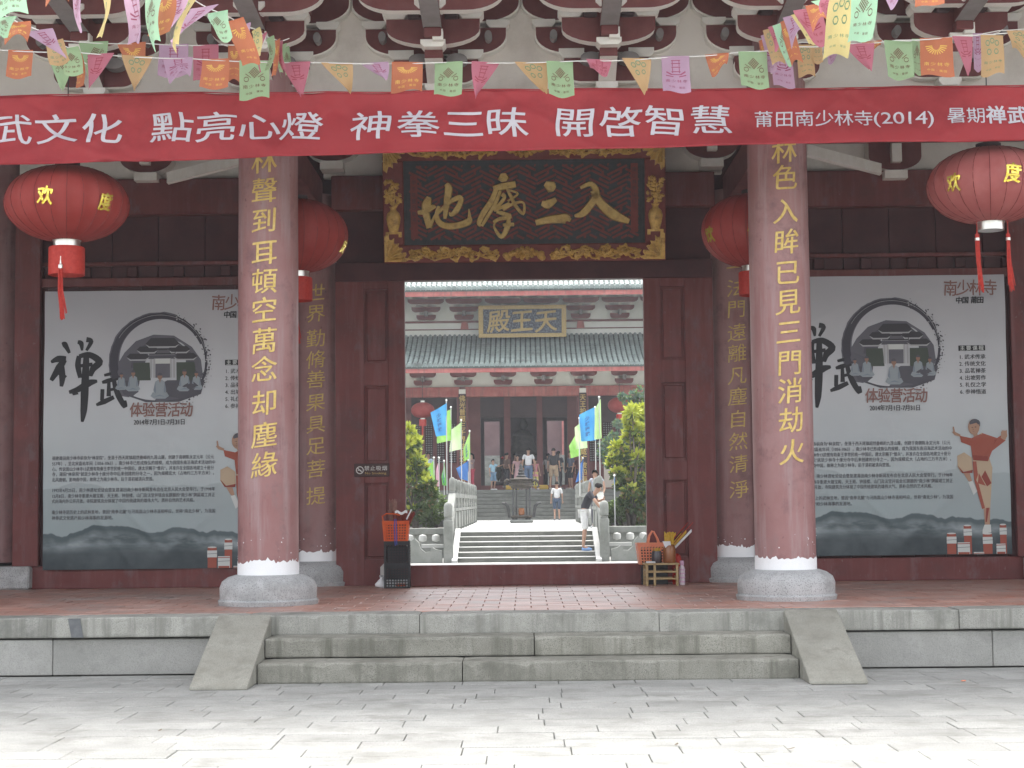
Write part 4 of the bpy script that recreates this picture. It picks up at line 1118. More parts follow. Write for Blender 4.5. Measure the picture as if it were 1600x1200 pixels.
    zen = [[(205, 425, 4), (235, 412, 10), (268, 412, 8)], [(262, 415, 8), (240, 450, 12), (207, 502, 6)], [(250, 445, 9), (254, 490, 10), (250, 528, 5)], [(240, 470, 6), (268, 492, 7)],
           [(250, 352, 5), (262, 352, 9), (282, 388, 4)], [(316, 342, 5), (330, 348, 8), (334, 378, 3)], [(352, 332, 8), (372, 340, 7), (352, 378, 4)],
           [(322, 400, 7), (318, 440, 9), (328, 492, 6)], [(322, 402, 6), (365, 396, 9), (406, 425, 11), (380, 455, 10), (372, 486, 4)], [(328, 442, 5), (378, 436, 6)], [(328, 486, 5), (378, 474, 6)],
           [(282, 552, 5), (320, 540, 9), (362, 515, 11), (398, 506, 4)], [(352, 396, 8), (350, 470, 11), (346, 560, 12), (342, 630, 10), (336, 676, 4)], [(296, 560, 4), (318, 552, 7)]]
    wu = [[(418, 512, 4), (440, 506, 7), (496, 490, 6)], [(426, 482, 4), (462, 474, 6)], [(446, 512, 5), (446, 570, 7)], [(446, 545, 4), (474, 538, 5)], [(420, 540, 6), (418, 588, 6)], [(394, 606, 4), (428, 592, 8), (468, 574, 6)],
          [(464, 462, 5), (470, 520, 7), (488, 570, 9), (514, 612, 8), (516, 588, 3)], [(486, 470, 7), (500, 484, 4)]]
    mb = MB()
    for S in (zen, wu):
        m2 = MB(); brush(m2, [[(lx(a * k_), lz(400 + b * k_), w_ * k_ * SCP * 1.05) for (a, b, w_) in q] for q in S], 0, 0, 1.0, y=-.004, th=.001)
        mb.add(m2.v, m2.f, PKI['ink'])
    out(mb, 'brush_character')
    chars('title', [(c, 211 + i * 19.5, 636, 18, 21, .022, .02) for i, c in enumerate('体验营活动')], 'printred', 11)
    mb = MB(); put_line(mb, '2014年7月1日-7月31日', lx(208), lz(655), 9 * SCP, -.02, PKI['ink'], width=78 * SCP, bold=.02); out(mb, 'date_line')
    chars('temple_name', [(c, 1494 + i * 20.5, 455, 20, 23, .015, .04) for i, c in enumerate('南少林寺')], 'printred', 2)
    chars('place_name', [(c, x, 474, 9.5, 10, .03, 0) for c, x in zip('中国莆田', (1507, 1517, 1530, 1540))], 'ink', 2)
    mb = MB(); a, b = rzx(1504, 553.5); c_, d = rzx(1545, 545); flat(mb, [(a, b), (c_, b), (c_, d), (a, d)], 1, 'ink')
    for i, c in enumerate('主要课程'): x, z = rzx(1510 + i * 9.6, 549.3); put_glyph(mb, c, x, z, 7 * SCP, 7 * SCP, -.008, .02, 0, PKI['printwhite'])
    out(mb, 'heading_box')
    for i, s in enumerate(('武术传承', '传统文化', '品茗禅茶', '出坡劳作', '礼仪之学', '参禅悟道')):
        mb = MB(); x, z = rzx(1505, 563 + i * 10.9); put_line(mb, '%d. %s' % (i + 1, s), x, z, 7.2 * SCP, -.007, PKI['ink'], width=40 * SCP, bold=.01); out(mb, 'list_line')
    para = ['福建莆田南少林寺前身为“林泉院”，坐落于西天尾镇超然叠嶂的九莲山麓，创建于南朝陈永定元年（公元', '557年），至北宋嘉祐年间（1056-1063），南少林寺已形成恢弘的规模，成为我国东南沿海武术活动的中', '心。传说嵩山少林寺13武僧有助秦王李世民统一中国后，唐太宗赐于“僧兵”，并准许在全国各地建立十座分', '寺，莆田“林泉院”就是少林寺十座分寺中后来创建的分寺之一，因为规模宏大（占地约三万平方米），', '北风唐朝，影响南中国，故称之为南少林寺。后于清初被清兵焚毁。', '',
            '1992年4月25日，南少林遗址论证会暨复建莆田南少林寺新闻发布会在北京人民大会堂举行。于1998年', '12月8日，南少林寺重建大雄宝殿、天王殿、钟鼓楼、山门及法堂并铭会长题额的“南少林”牌匾竣工并正', '式向海内外公开开放，寺院建筑充分体现了中国传统建筑的雄伟大气、质朴自然的艺术风格。', '', '南少林寺是历史上的武林圣地，曾因“南拳北腿”与河南嵩山少林寺遥相呼应，世称“南北少林”，为我国', '禅拳武文化遗产和少林海事的发源地。']
    wd = [252, 254, 252, 252, 158, 0, 254, 254, 222, 0, 254, 96]; ypy = [710, 718.5, 727, 735, 743.5, 0, 760, 769, 777, 0, 794, 803]
    for s, w_, yy in zip(para, wd, ypy):
        if s: mb = MB(); put_line(mb, s, lx(80), lz(yy), 6 * SCP, -.007, PKI['inkgrey'], width=w_ * SCP, bold=.012); out(mb, 'text_line')
    # printed kicking monk on posts (coordinates from the 1280..1600 x 660..900 enlargement, 5x)
    mb = MB()
    def pr2(poly, layer, m): flat(mb, [rzx(1280 + a / 5, 660 + b / 5) for a, b in poly], layer, m)
    pr2([(1280, 820), (1330, 820), (1330, 880), (1262, 890), (1265, 860)], 3, 'printwhite')
    pr2([(1280, 690), (1330, 690), (1322, 820), (1284, 820)], 2, 'mk_skin')
    pr2([(1300, 690), (1322, 690), (1300, 800), (1290, 800)], 3, 'mk_red2')
    pr2([(1205, 300), (1330, 280), (1358, 380), (1345, 520), (1330, 690), (1270, 700), (1245, 600), (1215, 470)], 2, 'mk_tan')
    pr2([(1205, 330), (1235, 330), (1250, 520), (1290, 690), (1268, 700), (1240, 590), (1212, 470)], 3, 'mk_red'); pr2([(1260, 380), (1285, 470), (1345, 520), (1300, 530), (1235, 470)], 3, 'mk_tan')
    pr2([(1300, 400), (1345, 500), (1310, 525), (1270, 450)], 4, 'mk_red2'); pr2([(1250, 420), (1300, 520), (1240, 500)], 4, 'mk_red')
    pr2([(1085, 285), (1140, 258), (1200, 300), (1205, 400), (1110, 408), (1085, 370)], 4, 'mk_tan'); pr2([(1085, 360), (1130, 410), (1205, 395), (1200, 420), (1120, 420)], 5, 'mk_red2')
    pr2([(1125, 410), (1180, 420), (1200, 500), (1165, 480)], 3, 'mk_skin'); pr2([(1165, 490), (1200, 480), (1235, 560), (1205, 590)], 4, 'printwhite')
    pr2([(1110, 130), (1200, 150), (1285, 110), (1400, 150), (1430, 130), (1465, 170), (1360, 250), (1325, 330), (1270, 320), (1205, 300), (1195, 210), (1120, 180)], 5, 'mk_red')
    pr2([(1225, 150), (1285, 105), (1275, 220), (1250, 200)], 6, 'mk_tan'); pr2([(1330, 170), (1400, 160), (1340, 250), (1300, 200)], 6, 'mk_red2'); pr2([(1205, 280), (1325, 290), (1325, 330), (1210, 320)], 6, 'mk_red2')
    pr2([(1050, 100), (1065, 95), (1115, 120), (1115, 138), (1070, 125)], 5, 'mk_skin'); pr2([(1056, 60), (1066, 58), (1074, 100), (1060, 104)], 5, 'mk_skin')
    pr2([(1432, 100), (1475, 95), (1478, 135), (1460, 170), (1428, 150)], 6, 'mk_skin'); 
    for q in range(4): pr2([(1436 + q * 10, 100), (1440 + q * 11, 85), (1447 + q * 10, 100)], 6, 'mk_skin')
    pr2([(1205, 90), (1245, 90), (1250, 130), (1222, 150)], 6, 'mk_skin')
    pr2([(1220 + 45 * math.cos(a), 62 + 62 * math.sin(a)) for a in [i * math.pi / 8 for i in range(16)]], 7, 'mk_skin')
    pr2([(1228 + 42 * math.cos(a), 34 + 34 * math.sin(a)) for a in [math.pi + i * math.pi / 8 for i in range(9)]] + [(1268, 60), (1240, 30), (1190, 44)], 8, 'picgrey')
    pr2([(1196, 66), (1214, 62), (1214, 68)], 8, 'picdark'); pr2([(1226, 60), (1244, 62), (1228, 68)], 8, 'picdark'); pr2([(1205, 98), (1224, 97), (1214, 104)], 8, 'printred'); pr2([(1212, 72), (1220, 86), (1208, 88)], 8, 'skinp')
    for x0, x1, y0 in ((988, 1058, 885), (1120, 1178, 825), (1265, 1335, 890), (1398, 1448, 820)):
        yb = 1045; pr2([(x0, y0), (x1, y0), (x1, yb), (x0, yb)], 2, 'mk_red'); pr2([(x0 - 3, y0 + 25), (x1 + 3, y0 + 25), (x1 + 3, y0 + 78), (x0 - 3, y0 + 78)], 3, 'printwhite')
        pr2([((x0 + x1) / 2 + (x1 - x0) / 2 * math.cos(a), y0 + 6 * math.sin(a)) for a in [i * math.pi / 6 for i in range(12)]], 3, 'printwhite')
        pr2([(x0 - 2, y0 + 50), (x1 + 2, y0 + 46), (x1 + 2, y0 + 49), (x0 - 2, y0 + 53)], 4, 'picgrey')
    for x0, x1, y0 in ((1068, 1162, 955), (1366, 1438, 968), (1190, 1270, 1030)):
        pr2([(x0, y0), (x1, y0), (x1, 1046), (x0, 1046)], 4, 'printwhite'); pr2([(x0, y0 + 8), (x1, y0 + 6), (x1, y0 + 12), (x0, y0 + 14)], 5, 'mk_red'); pr2([(x0, y0 + 8 + 30), (x1, y0 + 34), (x1, y0 + 37), (x0, y0 + 41)], 5, 'picgrey') if y0 < 1000 else None
        if y0 < 1000: pr2([(x0 + 4, 1030), (x1 - 4, 1030), (x1 - 4, 1046), (x0 + 4, 1046)], 5, 'mk_red')
    out(mb, 'printed_figure')
    for o in parts:
        # cheap wrinkles shared by the sheet and everything printed on it
        for v in o.data.vertices: v.co.y -= wrinkle(v.co.x, v.co.z)
        o.data.update()
    return ps
ps = make_poster()
pr_ = P(1221, 870, 18.875)
ps2 = dup(ps, None, (pr_.x, pr_.y, zp(868, 18.875, 1400) + .005), None, None, 'large grey event poster hanging right of the door, partly behind the right column')
for p in (ps, ps2): p.rotation_euler = (0, 0, 0)
# ---------------------------------------------------------------- no smoking sign
sp_ = P(581, 734.5, 18.935); sg = thing('no_smoking_sign', 'small dark no smoking sign fixed to the left door panel', 'sign', (sp_.x, sp_.y, sp_.z))
MB().box(-.20, .20, -.012, .0, -.075, .075, b=.004).build('board', M['signblk'], sg)
mb = MB()
for i in range(28):
    a0, a1 = 6.283 * i / 28, 6.283 * (i + 1) / 28
    mb.prism([(-.135 + .044 * math.cos(a0), .044 * math.sin(a0)), (-.135 + .044 * math.cos(a1), .044 * math.sin(a1)), (-.135 + .034 * math.cos(a1), .034 * math.sin(a1)), (-.135 + .034 * math.cos(a0), .034 * math.sin(a0))], -.0145, -.0125)
mb.prism([(-.162, .019), (-.155, .026), (-.108, -.019), (-.115, -.026)], -.0145, -.0125); mb.prism([(-.158, -.005), (-.118, -.005), (-.118, .003), (-.158, .003)], -.0142, -.0125)
mb.build('prohibition_symbol', M['signwht'], sg)
mb = MB()
for i, c in enumerate('禁止吸烟'): put_glyph(mb, c, -.055 + i * .067, .02, .055, .05, -.014, .01, .001)
mb.build('sign_text', M['signwht'], sg, fix=False)
mb = MB(); put_line(mb, 'No Smoking', -.075, -.035, .032, -.014, 0, width=.24); mb.build('sign_text', M['golddull'], sg, fix=False)
# ================================================================ BUNTING
FC = {'orange': (.62, .17, .055), 'green': (.37, .56, .29), 'pink': (.58, .15, .22), 'tan': (.64, .40, .17), 'lilac': (.56, .35, .50), 'mint': (.42, .72, .46), 'yellow': (.76, .62, .24)}
FC = {k: tuple(a * .88 + .07 for a in v) for k, v in FC.items()}
FM = {k: mat('flag_' + k, v, tuple(a * .88 for a in v), scale=3, rough=.75, spec=.15, transl=.38, coords='object', rnd=.05) for k, v in FC.items()}
PRT = {'orange': mat('print_yellow', (.75, .42, .06)), 'green': mat('print_brown', (.17, .06, .04)), 'pink': mat('print_crimson', (.42, .05, .08)), 'tan': mat('print_green', (.10, .26, .14)), 'lilac': mat('print_plum', (.34, .07, .13))}
PRT = {k: mat('flagprint_' + k, c) for k, c in dict(orange=(.8, .5, .12), green=(.17, .08, .05), pink=(.36, .06, .09), tan=(.16, .28, .16), lilac=(.32, .08, .15)).items()}
PRT['mint'] = PRT['green']; PRT['yellow'] = PRT['tan']
def bunting(label, pts, flags, sag=0):
    "pts: string as 3d points; flags: (px left, px right, drop px, colour, kind, lean, curl)"
    base = Vector(pts[len(pts) // 2])
    t = thing('bunting', label, 'bunting', base, 0, 'prayer flag strings before the gate')
    mb = MB(); mb.tube([Vector(p) - base for p in pts], .0045, 5); mb.build('string', M['string'], t)
    for (s, wd, ln, col, kind, lean, curl, yaw) in flags:
        # s: 3d attachment point (centre of top hem)
        s = Vector(s)
        ph = random.random() * 6; k = {'rect': 0.0, 'tri': .93, 'torn': .35, 'strip': .25}[kind]; sh = lean
        cy_, sy_ = math.cos(yaw), math.sin(yaw)
        def warp(u, v, d=0.0):
            # u 0..1 across, v 0..1 down
            ww = wd * (1 - k * v ** 1.15)
            x = (u - .5) * ww + sh * wd * v
            z = -ln * v * (1 - (.06 * math.sin(u * 5 + ph) * v))
            y = curl * wd * (.5 * math.sin(v * 2.6 + ph) * v + .35 * math.sin(u * 3.4 + ph * 2) * (.3 + v)) - d
            if kind == 'torn': z *= (.72 + .28 * math.sin(u * 4.2 + ph))
            return Vector((x * cy_ + y * sy_, -x * sy_ * -1 * 0 + y * cy_ - x * sy_, z))
        mb = MB(); mb.grid(lambda u, v: warp(u, v), 8, 10)
        mb.grid(lambda u, v: warp(u, v * .04, .004), 8, 1)
        f = mb.build('pennant', FM[col], t, smooth=True, loc=s - base)
        # printing: emblem of looped lines and two lines of characters
        pm = MB()
        def pt(u, v): return warp(u, v, .003)
        def ln2(a, b, wd_=.008):
            a = Vector(a); b = Vector(b); d = (b - a)
            if d.length < 1e-6: return
            n_ = Vector((-d.y, d.x)).normalized() * wd_
            q = [a - n_, b - n_, b + n_, a + n_]; pm.add([pt(c.x, c.y) for c in q], [(0, 1, 2, 3)])
        ex, ey = .5, .33
        if col in ('green', 'mint'):
            for i in range(-2, 3):
                r = .14 - abs(i) * .018
                ln2((ex + i * .045 - r, ey + i * .04 * .8 + r * .8 - .02 * 0), (ex + i * .045 + r, ey + i * .032 - r * .8), .009) if False else None
                ln2((ex - .11 + i * .042, ey + .07 + i * .034), (ex + .09 + i * .042, ey - .09 + i * .034), .0075)
                ln2((ex + .11 - i * .042, ey + .07 + i * .034), (ex - .09 - i * .042, ey - .09 + i * .034), .0075)
            for s_ in (-1, 1):
                for q in range(8):
                    a, b = q * .75, (q + 1) * .75
                    ln2((ex + s_ * (.27 + .08 * math.cos(a)), ey + .16 + .06 * math.sin(a)), (ex + s_ * (.27 + .08 * math.cos(b)), ey + .16 + .06 * math.sin(b)), .009)
                ln2((ex + s_ * .12, ey + .12), (ex + s_ * .3, ey + .02), .009)
        elif col == 'orange':
            for q in range(12):
                a = math.pi * (q + .5) / 12; ln2((ex + .12 * math.cos(a), ey - .14 + .12 * math.sin(a)), (ex + .33 * math.cos(a), ey - .14 + .24 * math.sin(a)), .011)
        elif col in ('tan', 'yellow'):
            for (a, b) in ((.3, .2), (.7, .2), (.5, .14), (.35, .42), (.65, .42)):
                for q in range(6):
                    c, d = q * 1.05, (q + 1) * 1.05; ln2((a + .09 * math.cos(c), b + .07 * math.sin(c)), (a + .09 * math.cos(d), b + .07 * math.sin(d)), .013)
        else:
            for (a, b) in ((.38, .12), (.62, .12), (.38, .3), (.62, .3)): ln2((a, b), (a, b + .16), .014)
            for b in (.12, .2, .3, .42, .5): ln2((.34, b), (.66, b), .012)
            for s_ in (-1, 1): ln2((.5 + s_ * .16, .5), (.5 + s_ * .34, .42), .02); ln2((.5 + s_ * .1, .56), (.5 + s_ * .36, .52), .014)
        if kind in ('rect', 'strip', 'torn'):
            for i, c in enumerate('南少林寺'):
                v_, f_ = glyph(c, .0, 0); u0 = .2 + i * .2
                pm.add([pt(u0 + a * .15, .68 - b * .11 * wd / ln) for (a, b, _) in v_], f_)
            for i, c in enumerate('中国·莆田'):
                v_, f_ = glyph(c, 0, 0) if c != '·' else ([(-.06, -.06, 0), (.06, -.06, 0), (.06, .06, 0), (-.06, .06, 0)], [(0, 1, 2, 3)]); u0 = .26 + i * .12
                pm.add([pt(u0 + a * .09, .85 - b * .07 * wd / ln) for (a, b, _) in v_], f_)
        pm.build('print', PRT[col], f, fix=False)
    return t
def strpts(lst): # list of (px,py,Y) -> smooth 3d polyline
    q = [P(*a) for a in lst]; out = []
    for i in range(len(q) - 1):
        for t in range(6):
            out.append(q[i].lerp(q[i + 1], t / 6) - Vector((0, 0, .012 * math.sin(math.pi * t / 6))))
    out.append(q[-1]); return out
def flist(lst, Yf, ppm_):
    out = []
    for (x0, x1, y0, y1, col, kind, lean) in lst:
        Y = Yf((x0 + x1) / 2); s = P((x0 + x1) / 2, y0, Y); k = Y / F
        out.append((s, (x1 - x0) * k, (y1 - y0) * k, col, kind, lean, random.uniform(.12, .3), random.uniform(-.25, .25)))
    return out
YD = 13.5
main = [(13, 52, 78, 123, 'orange', 'rect', -.05), (73, 122, 80, 142, 'green', 'tri', -.02), (135, 181, 84, 139, 'pink', 'tri', -.45), (190, 239, 87, 142, 'tan', 'tri', -.08), (253, 302, 90, 138, 'lilac', 'torn', .1),
        (315, 359, 92, 141, 'orange', 'rect', -.03), (374, 421, 95, 156, 'green', 'rect', 0), (437, 486, 97, 150, 'pink', 'tri', .2), (501, 551, 98, 145, 'tan', 'tri', .45), (562, 608, 98, 128, 'lilac', 'tri', .45),
        (612, 661, 97, 144, 'orange', 'rect', -.03), (678, 724, 97, 151, 'green', 'rect', -.03), (736, 782, 97, 156, 'pink', 'tri', -.42), (803, 856, 97, 145, 'tan', 'tri', .45), (853, 896, 96, 153, 'green', 'rect', 0.04),
        (915, 957, 93, 122, 'pink', 'torn', 0), (971, 1018, 91, 146, 'tan', 'tri', .3), (1033, 1077, 88, 147, 'lilac', 'rect', .04), (1101, 1139, 84, 124, 'orange', 'torn', .1), (1153, 1199, 81, 140, 'green', 'rect', .05),
        (1318, 1366, 68, 112, 'pink', 'tri', .35), (1379, 1427, 64, 125, 'green', 'rect', .03), (1437, 1488, 59, 120, 'orange', 'rect', .03), (1486, 1521, 57, 116, 'pink', 'tri', .3), (1531, 1568, 55, 119, 'tan', 'rect', 0), (1572, 1612, 48, 104, 'tan', 'torn', .1)]
bunting('long string of coloured prayer flags hanging straight just above the red banner',
        strpts([(-40, 75, YD), (120, 82, YD), (300, 92, YD), (500, 98, YD), (700, 97.5, YD), (900, 95.5, YD), (1050, 89, YD), (1160, 81, YD), (1250, 73, YD), (1320, 68, YD), (1400, 63, YD), (1500, 56, YD), (1640, 44, YD)]),
        flist(main, lambda x: YD, 0))
YG = 14.1
bunting('short rear string of prayer flags at the upper left behind the longer flag string',
        strpts([(100, 64, YG), (230, 68, YG), (345, 70, YG), (420, 66, YG - .1), (452, 60, YG - .2)]),
        flist([(122, 170, 65, 128, 'green', 'torn', .1), (181, 230, 67, 120, 'orange', 'torn', .1), (248, 295, 69, 122, 'lilac', 'rect', 0), (301, 342, 70, 130, 'pink', 'rect', 0), (356, 376, 69, 128, 'orange', 'rect', 0), (385, 408, 68, 100, 'pink', 'tri', .2)], lambda x: YG, 0))
bunting('short rear string of prayer flags at the upper right behind the longer flag string',
        strpts([(1196, 92, YG), (1250, 66, YG), (1345, 63, YG), (1460, 62, YG), (1560, 48, YG), (1640, 38, YG)]),
        flist([(1204, 238 + 1000, 76, 138, 'lilac', 'rect', .1), (1243, 1270, 70, 120, 'tan', 'rect', .15), (1268, 1284, 66, 100, 'tan', 'rect', .1), (1291, 1322, 63, 104, 'lilac', 'torn', -.1), (1345, 1378, 63, 82, 'orange', 'torn', .1), (1424, 1441, 61, 118, 'green', 'rect', .0), (1520, 1534, 52, 112, 'lilac', 'rect', 0)], lambda x: YG, 0))
# sunlit strings running out over the court
def lit(label, line, specs):
    pts = strpts(line); out = []
    for (t, wd, ln, col, kind, lean, curl, yaw) in specs:
        i = min(int(t * (len(pts) - 1)), len(pts) - 2); fr = t * (len(pts) - 1) - i
        out.append((pts[i].lerp(pts[i + 1], fr), wd, ln, col, kind, lean, curl, yaw))
    bunting(label, pts, out)
lit('string of sunlit prayer flags rising from above the left column towards the viewer',
    [(448, 74, 13.7), (434, 63, 13.3), (400, 46, 12.7), (350, 22, 12.0), (300, -2, 11.5), (250, -15, 11.1), (180, -24, 10.8), (60, -36, 10.4), (-60, -44, 10.1)],
    [(.015, .10, .24, 'green', 'strip', .3, .3, .8), (.06, .17, .24, 'green', 'strip', -.2, .5, .9), (.10, .15, .26, 'pink', 'strip', .5, .5, 1.0), (.13, .13, .28, 'orange', 'rect', -.5, .4, .9), (.17, .16, .27, 'green', 'strip', .2, .5, 1.0), (.21, .16, .26, 'pink', 'strip', -.4, .5, .9),
     (.25, .16, .25, 'yellow', 'strip', .5, .5, 1.1), (.295, .20, .30, 'lilac', 'torn', .2, .4, .9), (.34, .22, .36, 'orange', 'rect', .8, .4, .6), (.40, .19, .24, 'mint', 'torn', .1, .4, .6), (.45, .24, .24, 'lilac', 'tri', -1.2, .3, .4), (.50, .2, .30, 'yellow', 'strip', -1.2, .6, .8),
     (.545, .20, .2, 'lilac', 'tri', -.5, .4, .8), (.60, .22, .30, 'orange', 'rect', -.1, .5, .9), (.64, .24, .38, 'mint', 'strip', 0, .5, .7), (.705, .22, .36, 'lilac', 'strip', -.1, .5, .8), (.765, .2, .35, 'yellow', 'strip', -.2, .5, .9), (.81, .2, .30, 'lilac', 'strip', .1, .4, .8), (.845, .2, .22, 'orange', 'torn', .2, .4, .5), (.92, .22, .24, 'mint', 'rect', 0, .3, .3)])
lit('string of prayer flags at the far upper left crossing down from the sunlight into shade',
    [(-50, -8, 11.6), (0, 20, 11.9), (60, 47, 12.4), (110, 76, 12.9), (135, 100, 13.25)],
    [(.30, .16, .16, 'mint', 'torn', -.4, .4, .3), (.36, .22, .22, 'orange', 'torn', .1, .4, .3), (.50, .26, .22, 'lilac', 'tri', .9, .3, .3), (.62, .2, .2, 'tan', 'rect', .5, .3, .6), (.74, .2, .24, 'green', 'strip', .5, .4, .6), (.84, .18, .28, 'orange', 'strip', .6, .4, .8)])
lit('string of sunlit prayer flags rising from above the right column towards the viewer',
    [(1192, 62, 13.8), (1204, 42, 13.4), (1240, 24, 12.7), (1290, -4, 11.7), (1350, -22, 11.2), (1420, -32, 10.9), (1500, -52, 10.6)],
    [(.02, .14, .26, 'orange', 'tri', -.7, .6, 1.0), (.10, .16, .34, 'lilac', 'rect', .3, .4, .9), (.15, .14, .3, 'tan', 'strip', .5, .4, .9), (.20, .14, .22, 'pink', 'tri', .2, .4, .8), (.24, .17, .34, 'mint', 'strip', .6, .5, .8), (.285, .14, .36, 'orange', 'strip', .6, .4, 1.0), (.33, .18, .30, 'lilac', 'torn', .4, .5, .7), (.37, .18, .28, 'yellow', 'strip', .8, .4, .8),
     (.41, .22, .30, 'pink', 'torn', .2, .6, .5), (.45, .16, .24, 'orange', 'torn', .3, .4, .6), (.49, .2, .18, 'mint', 'torn', .9, .4, .6), (.53, .20, .18, 'pink', 'torn', -.3, .4, .7), (.58, .22, .42, 'yellow', 'strip', -.5, .4, .8), (.67, .22, .38, 'mint', 'rect', -.2, .3, .7), (.78, .2, .2, 'lilac', 'torn', .2, .4, .4), (.9, .2, .2, 'orange', 'rect', 0, .3, .4)])

# ================================================================ THINGS BY THE THRESHOLD
def lattice_box(name, w_, d_, h_, holes_w, holes_h, mt, parent, z0=0, taper=0.0, barw=.35):
    "openwork box: four lattice walls, floor, solid rims"
    mb = MB()
    def wall(p0, p1, q0, q1):
        # p0,p1 bottom corners, q0,q1 top corners
        p0, p1, q0, q1 = map(Vector, (p0, p1, q0, q1))
        nrm = (p1 - p0).cross(q0 - p0).normalized() * .004
        def pt(u, v): return (p0.lerp(p1, u)).lerp(q0.lerp(q1, u), v)
        def quad(u0, u1, v0, v1):
            c = [pt(u0, v0), pt(u1, v0), pt(u1, v1), pt(u0, v1)]
            mb.add([a + nrm for a in c] + [a - nrm for a in c], [(0, 1, 2, 3), (7, 6, 5, 4), (0, 4, 5, 1), (1, 5, 6, 2), (2, 6, 7, 3), (3, 7, 4, 0)])
        for i in range(holes_w + 1):
            c = .06 + .88 * i / holes_w; hw = .88 / holes_w * barw / 2; quad(c - hw - (.06 if i == 0 else 0), c + hw + (.06 if i == holes_w else 0), 0, 1)
        for j in range(holes_h + 1):
            c = .05 + .8 * j / holes_h; hw = .8 / holes_h * barw / 2; quad(0, 1, c - hw - (.04 if j == 0 else 0), c + hw)
        quad(-.01, 1.01, .85 + .8 / holes_h * barw / 2, 1)
    a, b = w_ / 2, d_ / 2; A, B = a * (1 + taper), b * (1 + taper)
    bt = [(-a, -b, z0), (a, -b, z0), (a, b, z0), (-a, b, z0)]; tp = [(-A, -B, z0 + h_), (A, -B, z0 + h_), (A, B, z0 + h_), (-A, B, z0 + h_)]
    for i in range(4):
        j = (i + 1) % 4; wall(bt[i], bt[j], tp[i], tp[j])
    mb.box(-a, a, -b, b, z0, z0 + .008)
    return mb.build(name, mt, parent, fix=False)
cp = P(620, 919, 18.32)
cr = thing('crate', 'tall black plastic lattice crates stacked at the left door jamb under an orange basket', 'crate', (cp.x, 18.42, PZ), .04, 'black crates')
lattice_box('lattice_body', .275, .24, .255, 8, 7, M['blackpl'], cr, 0)
MB().box(-.12, .12, -.10, .10, .012, .09, b=.01).build('contents', M['white'], cr); MB().box(-.02, .10, -.11, .08, .02, .05, b=.01).build('contents', M['orange'], cr)
cr2 = thing('crate', 'upper black plastic lattice crate carrying the deep orange incense basket', 'crate', (cp.x, 18.42, PZ + .258), .04, 'black crates')
lattice_box('lattice_body', .275, .24, .255, 8, 7, M['blackpl'], cr2, 0)
MB().box(-.115, .115, -.1, .1, .01, .2, b=.01).build('contents', M['dark'], cr2)
cr['label'] = 'lower black plastic lattice crate on the floor by the left jamb, pale bags inside'
ba = thing('basket', 'deep orange plastic lattice basket full of incense bundles on the black crates', 'basket', (cp.x - .01, 18.42, PZ + .515), .02, 'orange plastic baskets')
lattice_box('lattice_body', .25, .22, .22, 8, 6, M['orange'], ba, 0, .14, .42)
MB().box(-.10, .10, -.085, .085, .01, .17, b=.01).build('contents', M['incense'], ba)
MB().tube([(-.14 + .0, -.0, .2), (-.15, -.05, .27), (-.10, -.10, .30), (0, -.12, .295), (.05, -.12, .28)], .008, 6).build('handle', M['orange'], ba)
MB().tube([(-.01, -.135, .24), (-.012, -.132, .12), (-.008, -.125, .0), (-.004, -.135, -.05)], .005, 5).build('rope', M['bluerope'], ba); MB().tube([(.006, -.135, .24), (.010, -.132, .12), (.012, -.125, .0), (.014, -.135, -.04)], .005, 5).build('rope', M['bluerope'], ba)
bi = thing('incense_bundle', 'dark red incense sticks standing in the deep orange basket on the crates', 'incense', (cp.x + .01, 18.42, PZ + .53))
mb = MB()
for i in range(60):
    x = random.uniform(-.02, .10); y = random.uniform(-.07, .07); lx_ = (x - .02) * .9 + random.uniform(-.01, .02); mb.tube([(x * .6, y, .02), (x + lx_, y, .30 + random.uniform(-.02, .02))], .006, 4)
mb.build('sticks', M['incense'], bi)
mb = MB()
for i in range(40):
    x = random.uniform(-.09, -.02); y = random.uniform(-.06, .06); mb.tube([(x * .8, y, .02), (x * 1.15 + random.uniform(-.01, .01), y, .36 + random.uniform(-.04, .09))], .004, 4)
mb.build('sticks', mat('incense_pale', (.25, .12, .1), (.34, .2, .17), scale=30), bi)
mb = MB(); mb.grid(lambda u, v: (-.03 + .14 * u, -.08 + .02 * math.sin(u * 5), .28 + .03 * v + .012 * math.sin(u * 9)), 8, 2); mb.tube([(.10, -.08, .22), (.155, -.08, .33)], .008, 5); mb.build('wrapper', M['white'], bi)
pb_ = thing('plastic_bag', 'crumpled white plastic bag on the floor left of the black crates', 'bag', (cp.x - .17, 18.44, PZ))
mb = MB(); mb.lathe([(.02, 0), (.07, .01), (.075, .04), (.05, .08), (.02, .10), (.03, .13)], 14); mb.v = [(v[0] * (1 + .25 * math.sin(v[2] * 60 + i)), v[1] * (1 + .2 * math.cos(i * 1.7)), v[2] * (1 + .1 * math.sin(i * 2.3))) for i, v in enumerate(mb.v)]
mb.build('film', M['white'], pb_, smooth=True)
pb2 = thing('plastic_bag', 'small whitish package leaning on the wall above the crumpled bag', 'bag', (cp.x - .175, 18.62, PZ)); MB().prism([(-.03, 0), (.03, 0), (.035, .2), (.01, .26), (-.03, .22)], -.02, .02).build('film', M['signwht'], pb2)
